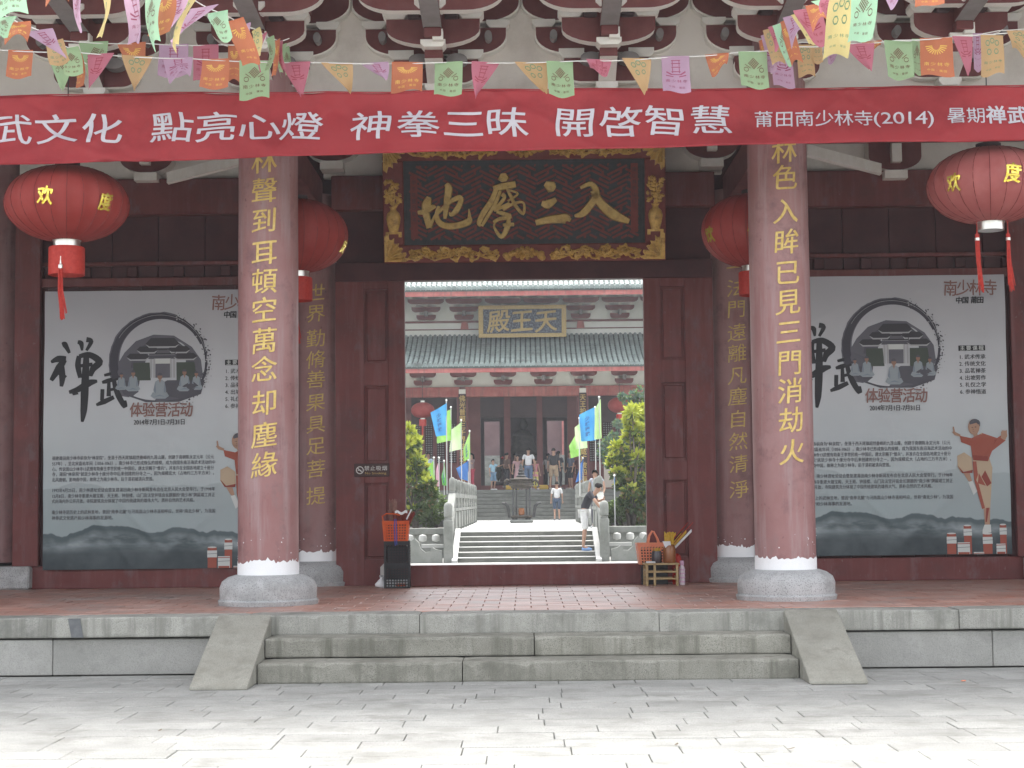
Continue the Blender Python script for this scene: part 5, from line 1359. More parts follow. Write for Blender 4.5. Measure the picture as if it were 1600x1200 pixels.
# stool and what stands on it
sp0 = P(1034, 921, 18.3)
stl = thing('stool', 'low bamboo stool by the right door jamb holding jars of incense', 'stool', (sp0.x, 18.40, PZ), .03)
W2, D2, H2 = .165, .13, .245
for sx in (-1, 1):
    for sy in (-1, 1):
        MB().lathe([(.017, 0), (.016, .05), (.018, .055), (.016, .06), (.016, .14), (.018, .145), (.016, .15), (.015, H2 - .02)], 10, (sx * W2, sy * D2, 0)).build('leg', M['bamboo'], stl, smooth=50)
MB().lathe([(.014, 0), (.014, H2 - .02)], 8, (-W2 + .085, -D2, 0)).build('leg', M['bamboo'], stl, smooth=50)
for z in (.075, .15):
    for sy in (-1, 1): MB().tube([(-W2, sy * D2, z), (W2, sy * D2, z)], .010, 8).build('stretcher', M['bamboo'], stl, smooth=50)
    for sx in (-1, 1): MB().tube([(sx * W2, -D2, z + .015), (sx * W2, D2, z + .015)], .010, 8).build('stretcher', M['bamboo'], stl, smooth=50)
for i in range(7):
    yy = -D2 - .015 + (2 * D2 + .03) * (i + .5) / 7; MB().box(-W2 - .025, W2 + .025, yy - .019, yy + .019, H2 - .02, H2, b=.005).build('seat_slat', M['bamboo'], stl)
jz = PZ + H2 + .001
cloth_ = thing('cloth', 'folded white cloth on the left corner of the bamboo stool', 'cloth', (sp0.x - .115, 18.31, jz)); MB().box(-.05, .05, -.04, .04, 0, .018, b=.006).build('fold', M['white'], cloth_)
j1 = thing('jar', 'short dark jar with pale sticks on the bamboo stool', 'jar', (sp0.x - .045, 18.36, jz))
MB().lathe([(.052, 0), (.056, .01), (.056, .11), (.05, .12), (.05, .13), (.044, .13), (.044, .02)], 22).build('body', M['jard'], j1, smooth=40)
mb = MB()
for i in range(14): a = random.uniform(0, 6.28); mb.tube([(0.02 * math.cos(a), .02 * math.sin(a), .03), (.04 * math.cos(a), .03 * math.sin(a), .16)], .003, 4)
mb.build('sticks', M['incensey'], j1)
j2 = thing('jar', 'tall brown plastic jar stuffed with yellow and white incense on the bamboo stool', 'jar', (sp0.x + .095, 18.36, jz))
MB().lathe([(.066, 0), (.07, .012), (.07, .15), (.056, .19), (.05, .2), (.044, .2), (.05, .02)], 24).build('body', M['jar'], j2, smooth=40)
mb = MB()
for i in range(46): a = random.uniform(0, 6.28); r = random.uniform(0, .04); mb.tube([(r * math.cos(a), r * math.sin(a), .05), (r * 1.5 * math.cos(a) + .005, r * 1.3 * math.sin(a), .31 + random.uniform(-.02, .03))], .006, 4)
mb.build('sticks', M['incensey'], j2)
mb = MB()
for i in range(12): mb.tube([(-.02 + i * .004, -.035, .12), (-.075 + i * .007, -.06, .235)], .005, 4, 0)
mb.build('sticks', M['white'], j2)
rc = thing('cloth', 'crumpled bright red plastic wrapping behind the right end of the stool', 'wrapping', (sp0.x + .19, 18.55, PZ))
mb = MB(); mb.lathe([(.05, .0), (.05, .22), (.055, .27), (.045, .31), (.02, .33)], 12); mb.v = [(v[0] * (1 + .2 * math.sin(i * 2.1)), v[1], v[2] + .01 * math.sin(i * 1.3)) for i, v in enumerate(mb.v)]; mb.build('fold', M['tassel'], rc, smooth=True)
bo = thing('bottle', 'clear pink-capped bottle with pink band standing on the floor right of the stool', 'bottle', (sp0.x + .235, 18.42, PZ))
MB().lathe([(.028, 0), (.033, .01), (.033, .06), (.030, .07), (.033, .08), (.033, .17), (.026, .2), (.018, .215)], 18).build('body', mat('bottle_plastic', (.62, .5, .56), (.7, .62, .66), scale=30, rough=.2), bo, smooth=40)
for z in (.03, .075, .12, .16): MB().lathe([(.0345, z), (.0345, z + .013)], 18).build('band', M['pinkpl'], bo)
MB().lathe([(.021, .215), (.023, .22), (.023, .255), (.02, .265)], 16).build('cap', M['pinkpl'], bo, smooth=40)
# the salmon shopping basket stands on a dark box against the jamb
bp = P(1020, 877, 18.6)
bx = thing('box', 'dark box behind the stool that lifts the salmon basket to threshold height', 'box', (bp.x - .0, 18.62, PZ)); MB().box(-.13, .16, -.08, .08, 0, .222, b=.006).build('board', M['blackpl'], bx)
b2 = thing('basket', 'salmon orange plastic shopping basket with two upright handles beside the right jamb', 'basket', (bp.x + .0, 18.62, PZ + .225), .05, 'orange plastic baskets')
lattice_box('lattice_body', .30, .15, .235, 9, 6, M['salmon'], b2, 0, .17, .42)
MB().box(-.13, .13, -.05, .05, .01, .18, b=.01).build('contents', M['dark'], b2)
for yy in (-.06, .06):
    MB().tube([(-.055, yy * 1.3, .22), (-.035, yy * .8, .31), (0, yy * .4, .365), (.015, yy * .4, .36), (.055, yy * .9, .28), (.075, yy * 1.3, .21)], .0085, 7).build('handle', M['salmon'], b2, smooth=50)
ib = thing('incense_bundle', 'long yellow and red incense packets slanting out of the salmon basket', 'incense', (bp.x + .06, 18.62, PZ + .24))
for k in range(5):
    mb = MB(); x0 = -.03 + k * .03; dx = .17 + .03 * k
    for i in range(9): yo = (i % 3) * .009; zo = (i // 3) * .010; mb.tube([(x0, -.03 + k * .012 + yo, .05 + zo), (x0 + dx, -.03 + k * .012 + yo, .30 + zo + .01 * k)], .005, 4)
    mb.build('stick_packet', M['incensey'] if k < 4 else M['white'], ib)
mb = MB()
for i in range(6): mb.tube([(.03 + i * .01, -.02 + i * .008, .1), (.30 + i * .02, -.02 + i * .01, .40 + .02 * (i % 3))], .003, 4)
mb.build('sticks', M['tassel'], ib); MB().tube([(.10, -.04, .16), (.265, -.04, .345)], .007, 5).build('sticks', M['jard'], ib)
for px, py, n_ in ((1226, 957, 0), ):
    pass
# ================================================================ INNER COURT
M['court'] = mat('court_stone', (.27, .27, .25), (.33, .33, .31), scale=.8, dirt=(.2, .2, .18), dscale=.6, rough=.9)
M['stairs'] = mat('stair_stone', (.125, .128, .112), (.17, .172, .152), scale=2, dirt=(.085, .088, .075), dscale=1.5, rough=.9, bump=.2)  # stone darkened so the back-lit shade of the risers is in the colour
M['stairw'] = mat('stair_tread', (.42, .42, .40), (.48, .48, .46), scale=3, rough=.9)  # same stone made paler, sunlight on treads and tops put into the colour
M['rail'] = mat('rail_stone', (.17, .178, .16), (.24, .245, .225), scale=2.5, dirt=(.12, .125, .11), dscale=2, rough=.85, bump=.25)
tag(MB().box(-40, 40, 22.2, 130, -.03, 0).build('inner_court', M['court']), kind='structure')
Y1 = 39.2; NT = 6; RH = .115; TW = .38; ZT1 = NT * RH; YT = Y1 + (NT - 1) * TW; YT2 = 66.0
ter = thing('terrace', None, None, (0, YT, 0), kind='structure')
HW = 1.62
MB().box(-2.0, 2.0, YT + .4, YT2, 0, ZT1 - .012).build('terrace_core', M['rail'], ter, world=True)
for k in range(16):
    a = YT + .02 + (YT2 - YT) * k / 16; MB().box(-1.99, 1.99, a, a + (YT2 - YT) / 16 - .01, ZT1 - .012, ZT1 + random.uniform(-.003, .003)).build('paving_slab', M['stairw'], ter, world=True)
fs = thing('stone_stairs', 'flight of pale stone steps rising beyond the doorway to the terrace', 'stairs', (0, Y1, 0))
for i in range(NT):
    for a, b in ((-HW, .3 * (-1) ** i), (.3 * (-1) ** i + .004, HW)):
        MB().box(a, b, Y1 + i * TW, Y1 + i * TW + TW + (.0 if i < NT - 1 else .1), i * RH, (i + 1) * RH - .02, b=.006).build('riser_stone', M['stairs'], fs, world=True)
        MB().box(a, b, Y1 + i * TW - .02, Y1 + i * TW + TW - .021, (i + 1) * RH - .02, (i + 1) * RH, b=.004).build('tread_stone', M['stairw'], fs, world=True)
for s in (-1, 1):
    a, b = sorted((s * HW, s * (HW + .13)))
    MB().prism([(Y1 - .25, 0), (Y1 - .25, .06), (YT + .1, ZT1 + .08), (YT + .1, 0)], a + .001, b, 'yz').build('stringer', M['stairw'], fs, world=True)
def post(x, y, z, h, r=.085, parent=None, w_=None):
    mb = MB(); mb.box(x - r, x + r, y - r, y + r, z, z + h * .70, b=.012)
    mb.lathe([(r * .8, z + h * .70), (r * .85, z + h * .73), (r * .72, z + h * .74), (r * .95, z + h * .76), (r * .95, z + h * .93), (r * .8, z + h * .97), (r * .3, z + h)], 14, (x, y, 0))
    return mb.build('baluster_post', M['rail'], parent, smooth=40, world=True)
for s, nm in ((-1, 'left'), (1, 'right')):
    t = thing('balustrade', 'carved stone balustrade along the %s side of the stairs and terrace' % nm, 'balustrade', (s * 1.82, Y1, 0))
    ys = [(Y1 + .0, 0, 1.42, .11), (YT + .3, ZT1, 1.35, .085)]
    n = 9
    for k in range(1, n + 1): ys.append((YT + .3 + (YT2 - 7 - YT) * k / n, ZT1, 1.33, .08))
    xs = s * 1.83
    for (y, z, h, r) in ys: post(xs, y, z, h, r, t)
    for (y0, z0, h0, r0), (y1, z1, h1, r1) in zip(ys[:-1], ys[1:]):
        # panel between posts: top rail, vase balusters, solid lower panel
        m_ = MB()
        for za, zb3, th in ((.06, .48, .05), (.50, .58, .075), (.84, .95, .085)):
            m_ = MB(); m_.add([(xs - th, y0 + r0, z0 + za), (xs + th, y0 + r0, z0 + za), (xs + th, y1 - r1, z1 + za), (xs - th, y1 - r1, z1 + za), (xs - th, y0 + r0, z0 + zb3), (xs + th, y0 + r0, z0 + zb3), (xs + th, y1 - r1, z1 + zb3), (xs - th, y1 - r1, z1 + zb3)],
                   [(0, 1, 2, 3), (7, 6, 5, 4), (0, 4, 5, 1), (1, 5, 6, 2), (2, 6, 7, 3), (3, 7, 4, 0)])
            m_.build('rail' if za > .1 else 'panel', M['rail'], t, world=True)
        for q in range(3):
            f = (q + 1) / 4; yy = y0 + (y1 - y0) * f; zz = z0 + (z1 - z0) * f
            MB().lathe([(.05, zz + .58), (.07, zz + .66), (.045, zz + .75), (.06, zz + .84)], 8, (xs, yy, 0)).build('baluster', M['rail'], t, smooth=50, world=True)
    # scrolled drum stone in front of the first post
    mb = MB(); n = 24
    poly = [(0, 0), (1.15, 0), (1.15, .72), (.98, .72), (.93, .62), (.80, .66), (.74, .55), (.64, .62), (.55, .52), (.50, .36), (.40, .27), (.28, .28), (.24, .40), (.14, .34), (0, .30)]
    poly = [(s * (1.98 + p[0]), p[1] * .93) for p in poly]
    mb.prism(poly, Y1 - .06, Y1 + .10); mb.build('scroll_stone', M['rail'], t, world=True)
    MB().prism([(s * 1.96, .34), (s * 2.5, .34), (s * 2.5, .42), (s * 1.96, .42)], Y1 + .5, Y1 + .7).build('rail', M['stairw'], t, world=True)
    for q in range(3): MB().lathe([(.01, -.09), (.085, -.07), (.10, 0), (.085, .07), (.01, .09)], 12, (s * (2.2 + .32 * q), Y1 + 1.4, .55)).build('carved_finial', M['stairw'], t, smooth=50, world=True)
    # planter wall behind
    a, b = sorted((s * 2.02, s * 9.0))
    wl = thing('planter_wall', 'low pale stone planter wall on the %s of the stairs' % nm, 'wall', (s * 4, 43, 0))
    MB().box(a, b, 42.6, 42.9, 0, .60, b=.01).build('wall_stone', M['rail'], wl, world=True)
    for q in range(5):
        x0 = a + (b - a) * q / 5; MB().box(x0 + .005, x0 + (b - a) / 5 - .005, 42.52, 42.98, .60, .76, b=.01).build('coping_stone', M['rail'], wl, world=True)
# planted beds behind the walls
for s in (-1, 1):
    a, b = sorted((s * 2.05, s * 9.0)); tag(MB().box(a, b, 43.0, 62, 0, .5).build('soil', mat('soil%d' % (s + 1), (.06, .05, .04), rough=.95)), kind='structure')

# ================================================================ INCENSE BURNER
bu = P(815, 812, 57.0); br = thing('incense_burner', 'tall dark metal incense burner with four legs standing on the terrace', 'incense burner', (bu.x, 57.0, ZT1))
k = 57 / F
MB().box(-.40, .40, -.35, .35, 0, .11, b=.04).build('stone_plinth', M['rail'], br)
MB().box(-.36, .36, -.3, .3, .16, .26, b=.03).build('base_plate', M['bronze'], br)
for sx in (-1, 1):
    for sy in (-1, 1):
        MB().lathe([(.05, .11), (.05, .2), (.035, .22), (.03, .5), (.045, .52), (.03, .54), (.028, 1.18)], 10, (sx * .28 * (1 if sy < 0 else .62), sy * .22, 0)).build('leg', M['iron'], br, smooth=50)
    MB().tube([(sx * .42, -.1, .18), (sx * .44, -.1, .42), (sx * .47, -.1, .56), (sx * .56, -.1, .66), (sx * .66, -.1, .68)], [.05, .055, .06, .06, .035], 8).build('handle', M['iron'], br, smooth=60)
MB().lathe([(.28, 1.16), (.34, 1.18), (.36, 1.24), (.44, 1.28), (.45, 1.32), (.36, 1.36), (.36, 1.44), (.42, 1.47), (.42, 1.5), (.24, 1.52), (.16, 1.56)], 28).build('basin', M['bronze'], br, smooth=40)
for s in (-1, 1): MB().tube([(s * .30, -.05, 1.36), (s * .50, -.05, 1.48), (s * .56, -.05, 1.40), (s * .60, -.05, 1.24), (s * .52, -.05, 1.20)], .045, 7).build('dragon_handle', M['bronze'], br, smooth=60)
MB().lathe([(.15, 1.56), (.17, 1.60), (.10, 1.64), (.12, 1.70), (.08, 1.74), (.10, 1.80), (.06, 1.86), (.07, 1.93), (.02, 2.0)], 16).build('finial', M['iron'], br, smooth=50)
MB().box(-.10, .10, -.12, .12, .26, .50, b=.03).build('inner_tray', M['jar'], br)

# ================================================================ HALL
YH = 70.0; YHW = 72.8
ZH = ZT1 + 1.22
hall = thing('temple_hall', 'grey tiled two-tier temple hall with red columns and gold sign seen through the doorway', 'temple hall', (0, YH, 0))
hp = lambda mb, n, m, sm=False, **k: mb.build(n, m, hall, smooth=sm, world=True)
hs = thing('hall_steps', 'broad grey stone steps leading up to the far hall behind the burner', 'stairs', (0, YT2, ZT1))
NS = 8; rh = (ZH - ZT1) / NS
for i in range(NS):
    for a, b in ((-5, -.8 + .5 * (i % 3)), (-.796 + .5 * (i % 3), 5)):
        MB().box(a, b, YT2 + i * .36, YT2 + i * .36 + .40, ZT1 + i * rh, ZT1 + (i + 1) * rh - .012, b=.012).build('step_stone', M['stairs'], hs, world=True)
hp(MB().box(-16, 16, YT2 + NS * .36, 82, 0, ZH), 'hall_platform', M['stairs'])
for s in (-1, 1):
    a, b = sorted((s * 5.0, s * 16)); hp(MB().box(a, b, YT2 + NS * .36 - .06, YT2 + NS * .36 + .4, ZH - .16, ZH + .004, b=.01), 'edge_slab', M['stairs'])
H = lambda py, Y: P(820, py, Y).z
for i in range(-2, 4):
    x = (i - .5) * 5.06 - .1
    c = sub('column', hall, (x, 0, ZH)); hb = H(604, YH) - ZH
    MB().lathe([(.25, .2), (.25, 2), (.235, hb)], 20).build('shaft', M['hallred'], c, smooth=50)
    MB().lathe([(.38, 0), (.40, .1), (.34, .18), (.27, .2)], 20).build('column_base', M['stonebase'], c, smooth=50)
    if abs(i - .5) < 1:
        mb = MB(); mb.grid(lambda u, v: (math.sin((u - .5) * 1.3) * .268, -math.cos((u - .5) * 1.3) * .268, .7 + v * (hb - 1.0)), 6, 1); mb.build('couplet_board', M['dark'], c, fix=False)
        txt = '佛光普照三千界法雨均沾十方众生' if i == 0 else '天王护法万年安神威广被四海长宁'
        for q, ch in enumerate(txt[:14]):
            mb = MB(); put_glyph(mb, ch, 0, hb - .5 - q * .285, .24, .25, -.285, .02, 0); mb.build('character', M['golddull'], c, fix=False)
    hp(MB().box(x - .14, x + .14, YH - .33, YH - .26, H(615, YH), H(608, YH)), 'tie_end', M['cream'])
hp(MB().box(-14, 14, YH - .2, YH + .2, H(619.5, YH), H(604, YH), b=.02), 'architrave', M['fascia'])
hp(MB().box(-14, 14, YH - .02, YH + .12, H(604, YH), H(566, YH)), 'lower_frieze', M['hallwhite'])
# lower roof
e0, e1 = 66.9, 71.0; zf0, zf1 = H(582, e0), H(570, e0)
def lroof(t): return (e0 + (e1 - e0) * t, H(570, e0) + (H(523, e1) - H(570, e0)) * (t * .7 + .3 * t * t) if False else None)
ZA, ZB = H(569, e0), H(524, e1)
def lr(t): return e0 + (e1 - e0) * t, ZA + (ZB - ZA) * (.62 * t + .38 * t * t)
def roofblock(fn, ribs_w, x0, x1, name, tile_r=.075, nseg=8):
    mb = MB(); poly = [fn(i / nseg) for i in range(nseg + 1)]
    mb.prism(poly + [(y, z - .14) for y, z in reversed(poly)], x0, x1, 'yz'); hp(mb, name + '_deck', M['roofv'])
    # stepped valley tiles
    mb = MB()
    rows = 16
    for r in range(rows):
        y0, z0 = fn(r / rows); y1, z1 = fn((r + 1) / rows)
        mb.add([(x0, y0, z0 + .035), (x1, y0, z0 + .035), (x1, y1, z1 + .008), (x0, y1, z1 + .008), (x0, y0, z0), (x1, y0, z0)], [(0, 1, 2, 3), (4, 5, 1, 0)])
    o = hp(mb, 'valley_tile', M['roofv']); o['kind'] = 'stuff'
    mb = MB(); x = x0 + ribs_w / 2
    while x < x1:
        base = len(mb.v)
        m = 6; rows = 14
        for r in range(rows + 1):
            y, z = fn(r / rows); rr = tile_r * (1.06 if r % 2 else .97)
            for q in range(m + 1):
                a = math.pi * q / m; mb.v.append((x + rr * math.cos(a), y, z + .01 + rr * math.sin(a)))
        for r in range(rows):
            for q in range(m): mb.f.append((base + r * (m + 1) + q, base + r * (m + 1) + q + 1, base + (r + 1) * (m + 1) + q + 1, base + (r + 1) * (m + 1) + q)); mb.m.append(0)
        # round end cap and hanging drip tile
        y, z = fn(0)
        mb.lathe([(.001, -.03), (tile_r * 1.15, -.03), (tile_r * 1.15, .02)], 10, (x, y, z + .02), axis='y', cap=False)
        mb.prism([(x + tile_r, z + .03), (x + ribs_w - tile_r, z + .03), (x + ribs_w * .8, z - .04), (x + ribs_w / 2, z - .09), (x + ribs_w * .2, z - .04)], y - .03, y - .01)
        x += ribs_w
    o = hp(mb, 'roof_tile', M['roof'], 50); o['kind'] = 'stuff'
RW = 8.05 * 67.5 / F
roofblock(lr, RW, -15, 15, 'lower_roof')
hp(MB().box(-15, 15, e0 + .03, e0 + .10, H(581, e0), H(570, e0)), 'eave_board', M['fascia'])
hp(MB().prism([(e0 + .10, H(579, e0)), (YH - .02, H(577, YH)), (YH - .02, H(577, YH) + .06), (e0 + .10, H(579, e0) + .06)], -15, 15, 'yz'), 'eave_soffit', M['hallwhite'])
# upper storey
hp(MB().box(-13, 13, 71.02, 71.3, H(526, 71), H(440, 71)), 'upper_wall', M['hallwhite'])
hp(MB().box(-13, 13, 70.94, 71.0, H(503.5, 71), H(500.5, 71)), 'rail', M['hallred']); hp(MB().box(-13, 13, 70.96, 71.0, H(514.5, 71), H(513, 71)), 'rail', M['hallred'])
for px in (726, 907): 
    x = xp(px, 71, 508); hp(MB().prism([(x - .17, H(514, 71)), (x + .17, H(514, 71)), (x + .13, H(503, 71)), (x - .13, H(503, 71))], 70.86, 71.0), 'short_post', M['fascia'])
e2 = 67.6; ZC = H(449, e2)
def ur(t): y = e2 + 5.5 * t; return y, ZC + 3.4 * (.62 * t + .38 * t * t)
roofblock(ur, RW, -15.5, 15.5, 'upper_roof')
hp(MB().box(-15.5, 15.5, e2 + .03, e2 + .10, H(461.5, e2), H(450.5, e2)), 'eave_board', M['fascia'])
hp(MB().prism([(e2 + .10, H(461, e2)), (71, H(460, 71)), (71, H(460, 71) + .06), (e2 + .10, H(461, e2) + .06)], -15.5, 15.5, 'yz'), 'eave_soffit', M['dark'])
hp(MB().prism([(73.1, ZC + 3.3), (73.1, ZC + 3.5), (80, ZC - .6), (80, ZC - .8)], -15.5, 15.5, 'yz'), 'rear_roof', M['roofv'])
hp(MB().box(-15.4, 15.4, 72.95, 73.3, ZC + 3.3, ZC + 3.9, b=.05), 'roof_ridge', M['roof'])
# bracket clusters (simplified copies of the same kind of set)
def far_set(tiers, top, bot, Y):
    b = sub('bracket_set', hall, (0, Y - YH, 0)); n = len(tiers); h = (top - bot) / n
    for i, hw in enumerate(tiers):
        z0 = bot + h * i; z1 = z0 + h * .68; yy = -.12 - .1 * i
        poly = [(-hw, z1), (-hw, z1 - (z1 - z0) * .25)] + [(-hw + hw * .35 * (1 + math.cos(math.pi + math.pi / 2 * q / 5)), z0 + (z1 - z0) * .7 * (1 + math.sin(math.pi + math.pi / 2 * q / 5))) for q in range(6)]
        poly += [(-p[0], p[1]) for p in reversed(poly)]
        MB().prism(poly, yy, yy + .14, m=0, mside=1).build('arm', [M['hallred'], M['cream']], b)
        for x in (-hw * .82, 0, hw * .82):
            MB().prism([(x - .045, z1), (x + .045, z1), (x + .07, z1 + h * .3), (x - .07, z1 + h * .3)], yy - .03, yy + .1).build('bearing_block', M['cream'] if i else M['cream'], b)
    MB().box(-.07, .07, -.45, 0, bot + h * .5, bot + h * 1.1, b=.01).build('forward_arm', M['grayu'], b)
    return b
lo = far_set((.39, .56), H(577, 69.9), H(601, 69.9), 69.92)
pxs = [661 - 62, 661, 724, 786, 849, 912, 975, 975 + 63]
X0 = [xp(p, 69.9, 590) for p in pxs]; lo.location.x = X0[0]
for x in X0[1:]: dup(lo, hall, (x, lo.location.y, 0))
up = far_set((.42, .62, .78), H(463, 70.9), H(499, 70.9), 70.92)
pxu = [666, 725, 786, 846, 907, 968, 605, 1028]
XU = [xp(p, 70.9, 480) for p in pxu]; up.location.x = XU[0]
for x in XU[1:]: dup(up, hall, (x, up.location.y, 0))
# hall front wall with doors
zb4 = H(619, YHW) + .3
def wallseg(p0, p1, q0=None, q1=None, name='wall_panel', m=None, y0=YHW, y1=YHW + .2):
    x0, x1 = xp(p0, YHW), xp(p1, YHW); hp(MB().box(x0, x1, y0, y1, ZH if q0 is None else H(q0, YHW), zb4 if q1 is None else H(q1, YHW)), name, m or M['hallred'])
wallseg(500, 643); wallseg(1002, 1140)
doors = ((752, 787), (799, 838), (849, 886))
wallseg(716, 751); wallseg(788, 798, y0=YHW - .08); wallseg(839, 848, y0=YHW - .08); wallseg(887, 918)
wallseg(751, 887, 654, None, 'door_lintel', M['dark']) if False else hp(MB().box(xp(751, YHW), xp(887, YHW), YHW, YHW + .2, H(652, YHW), zb4), 'door_lintel', M['dark'])
hp(MB().box(xp(751, YHW), xp(887, YHW), YHW - .1, YHW + .1, ZH, ZH + .22), 'threshold', M['hallred'])
for a, b in ((643, 716), (918, 1002)):
    x0, x1 = xp(a, YHW), xp(b, YHW); zs, zt_ = H(722, YHW), H(662, YHW)
    hp(MB().box(x0, x1, YHW, YHW + .2, ZH, zs), 'sill_wall', M['hallred']); hp(MB().box(x0, x1, YHW, YHW + .2, zt_, zb4), 'head_wall', M['dark'])
    nw = 4
    for i in range(nw):
        wx0 = x0 + (x1 - x0) * i / nw + .06; wx1 = x0 + (x1 - x0) * (i + 1) / nw - .06
        wf = hp(MB().box(wx0 - .06, wx0 + .02, YHW - .02, YHW + .15, zs, zt_).box(wx1 - .02, wx1 + .06, YHW - .02, YHW + .15, zs, zt_), 'window', M['hallred'])
        mb = MB(); step_ = .10; x = wx0 + .02
        while x < wx1 - .02: mb.box(x, x + .04, YHW + .05, YHW + .09, zs, zt_); x += step_
        z = zs
        while z < zt_ - .02: mb.box(wx0 + .02, wx1 - .02, YHW + .045, YHW + .085, z, z + .04); z += step_
        mb.build('lattice', M['dark'], wf)
        MB().box(wx0 + .02, wx1 - .02, YHW + .12, YHW + .13, zs, zt_).build('pane', mat('paper_pane', (.42, .44, .42), rough=.6) if 'pp' not in M else M['pp'], wf)
# inside: dark ceiling, side walls, back wall with two bright openings
hp(MB().box(-14, 14, YHW + .2, 80, zb4, zb4 + .1), 'ceiling', M['dark'])
for s in (-1, 1):
    a, b = sorted((s * 13.8, s * 14)); hp(MB().box(a, b, YHW, 80, ZH, zb4), 'side_wall', M['hallred'])
YB2 = 79.5
def bw(p0, p1, z0=ZH, z1=None): hp(MB().box(xp(p0, YB2), xp(p1, YB2), YB2, YB2 + .2, z0, z1 or zb4), 'back_wall', M['dark'])
bw(380, 757); bw(784, 850); bw(882, 1270)
for a, b in ((757, 784), (850, 882)): bw(a, b, H(658, YB2), zb4)
# altar and statue silhouette in the middle
al = thing('altar_statue', 'dark gilded altar with a seated statue in the shadowed middle of the hall', 'statue', (xp(818, 76), 76, ZH))
MB().box(-1.0, 1.0, -.5, .6, 0, .9, b=.05).build('altar_table', M['dark'], al); MB().box(-.8, .8, -.2, .8, .9, 1.5, b=.05).build('pedestal', M['dark'], al)
MB().lathe([(.75, 1.5), (.85, 1.65), (.62, 1.85), (.5, 2.2), (.52, 2.5), (.3, 2.72), (.12, 2.78), (.2, 2.9), (.22, 3.05), (.12, 3.22), (.03, 3.3)], 22, (0, .3, 0)).build('seated_figure', M['bronze'], al, smooth=40)
MB().box(-1.1, 1.1, .85, .95, 0, 3.9).build('niche_back', M['dark'], al)
mb = MB()
for i in range(30): mb.lathe([(.01, -.03), (.05, 0), (.01, .04)], 6, (random.uniform(-.8, .9), -.45, random.uniform(.92, 1.25)))
mb.build('offerings', M['golddull'], al)
# what shows through the back openings: another flight of steps and a red hall
rb = thing('rear_hall', 'pale red rear hall glimpsed through the back openings of the temple hall', 'temple hall', (0, 100, 0))
MB().box(-12, 12, 100, 101, 3.0, 8).build('wall', mat('rear_wall', (.11, .06, .062), (.15, .085, .085), scale=1, rough=.8), rb, world=True)
for i in range(10): MB().box(-8 + i * 1.7, -7.9 + i * 1.7, 99.8, 100, 3.0, 7).build('post', M['fascia'], rb, world=True)
rs = thing('rear_steps', 'pale grey steps glimpsed through the back openings of the temple hall', 'stairs', (0, 88, 0))
for i in range(14): MB().box(-9, 9, 86 + i * .6, 86 + i * .6 + (.62 if i < 13 else 5.6), ZH - .3 if i < 2 else 1.0, ZH - .1 + i * .17).build('step_stone', M['rail'], rs, world=True)
# hall sign
s0 = P(816.5, 527, 70.2); hsg = thing('hall_sign', 'gold framed sign with three large gold characters between the two roofs of the hall', 'sign', (s0.x, 70.2, s0.z))
hsg.rotation_euler = (R(8), 0, 0); sw, sh_ = 1.86, H(476, 70.0) - s0.z
MB().box(-sw, sw, 0, .1, 0, sh_, b=.02).build('board', mat('sign_blue', (.04, .05, .075), (.19, .21, .24), scale=16, lo=.5, hi=.56, rough=.6, coords='object'), hsg)
for a in ((-sw, sw, 0, .17), (-sw, sw, sh_ - .17, sh_)): MB().box(a[0], a[1], -.06, .0, a[2], a[3], b=.02).build('frame_rail', M['signgold'], hsg)
for a in (-sw, sw - .2): MB().box(a, a + .2, -.06, .0, .17, sh_ - .17, b=.02).build('frame_stile', M['signgold'], hsg)
for ch, x in zip('殿王天', (-1.0, -.02, 1.0)):
    mb = MB(); put_glyph(mb, ch, x, sh_ / 2, .86, .88, -.05, .02, .03, wob=.03, shear=.05, rise=.08); mb.build('character', M['signgold'], hsg, fix=False)
def far_lantern(label, px, py, Y):
    c = P(px, py, Y); t = thing('lantern', label, 'lantern', c, 0, 'red cloth lanterns')
    r_, h_ = 18.5 * Y / F, 12.5 * Y / F
    MB().lathe([(r_ * math.cos(a) ** .9, h_ * math.sin(a)) for a in [-1.35 + 2.7 * i / 12 for i in range(13)]], 24).build('shade', M['lantern'], t, smooth=True)
    MB().lathe([(.1, -h_ - .05), (.1, -h_ + .02)], 12).build('bottom_ring', M['metal'], t); MB().lathe([(.09, h_ - .02), (.09, h_ + .07)], 12).build('top_ring', M['metal'], t)
    MB().lathe([(.15, -h_ - .32), (.15, -h_ - .05)], 14).build('fringe_skirt', M['tassel'], t); MB().tube([(0, -.16, -h_ - .25), (0, -.15, -h_ - .75)], .035, 6).build('tassel', M['tassel'], t)
    MB().tube([(0, 0, h_), (0, 0, h_ + 1.0)], .01, 4).build('hanging_cord', M['iron'], t)
far_lantern('distant red lantern hanging on the left of the far hall behind the blue flag', 660.5, 641, 69.4); far_lantern('distant red lantern on the right of the far hall beside the tree', 968, 633, 69.4)
ta = thing('table', 'pale cloth covered table on the left of the hall platform', 'table', (xp(660, 69.5), 69.5, ZH)); MB().box(-.5, .5, -.3, .3, 0, .86, b=.02).build('tablecloth', M['hallwhite'], ta)
tb = thing('notice_board', 'pale board with a small blue mark on the right of the hall platform', 'board', (xp(960, 69.4), 69.4, ZH)); MB().box(-.45, .45, -.03, .03, .05, 1.15, b=.01).build('board', mat('beige_board', (.4, .35, .3), rough=.7), tb); MB().box(.28, .40, -.04, -.03, .5, .8).build('notice', mat('blue_notice', (.1, .3, .6)), tb)
pp2 = thing('potted_plant', 'dark potted plant with red ribbon inside the left hall doorway', 'plant', (xp(778, 74), 74, ZH)); MB().lathe([(.2, 0), (.28, .4), (.26, .4), (.18, .05)], 16).build('pot', M['jard'], pp2)
mb = MB()
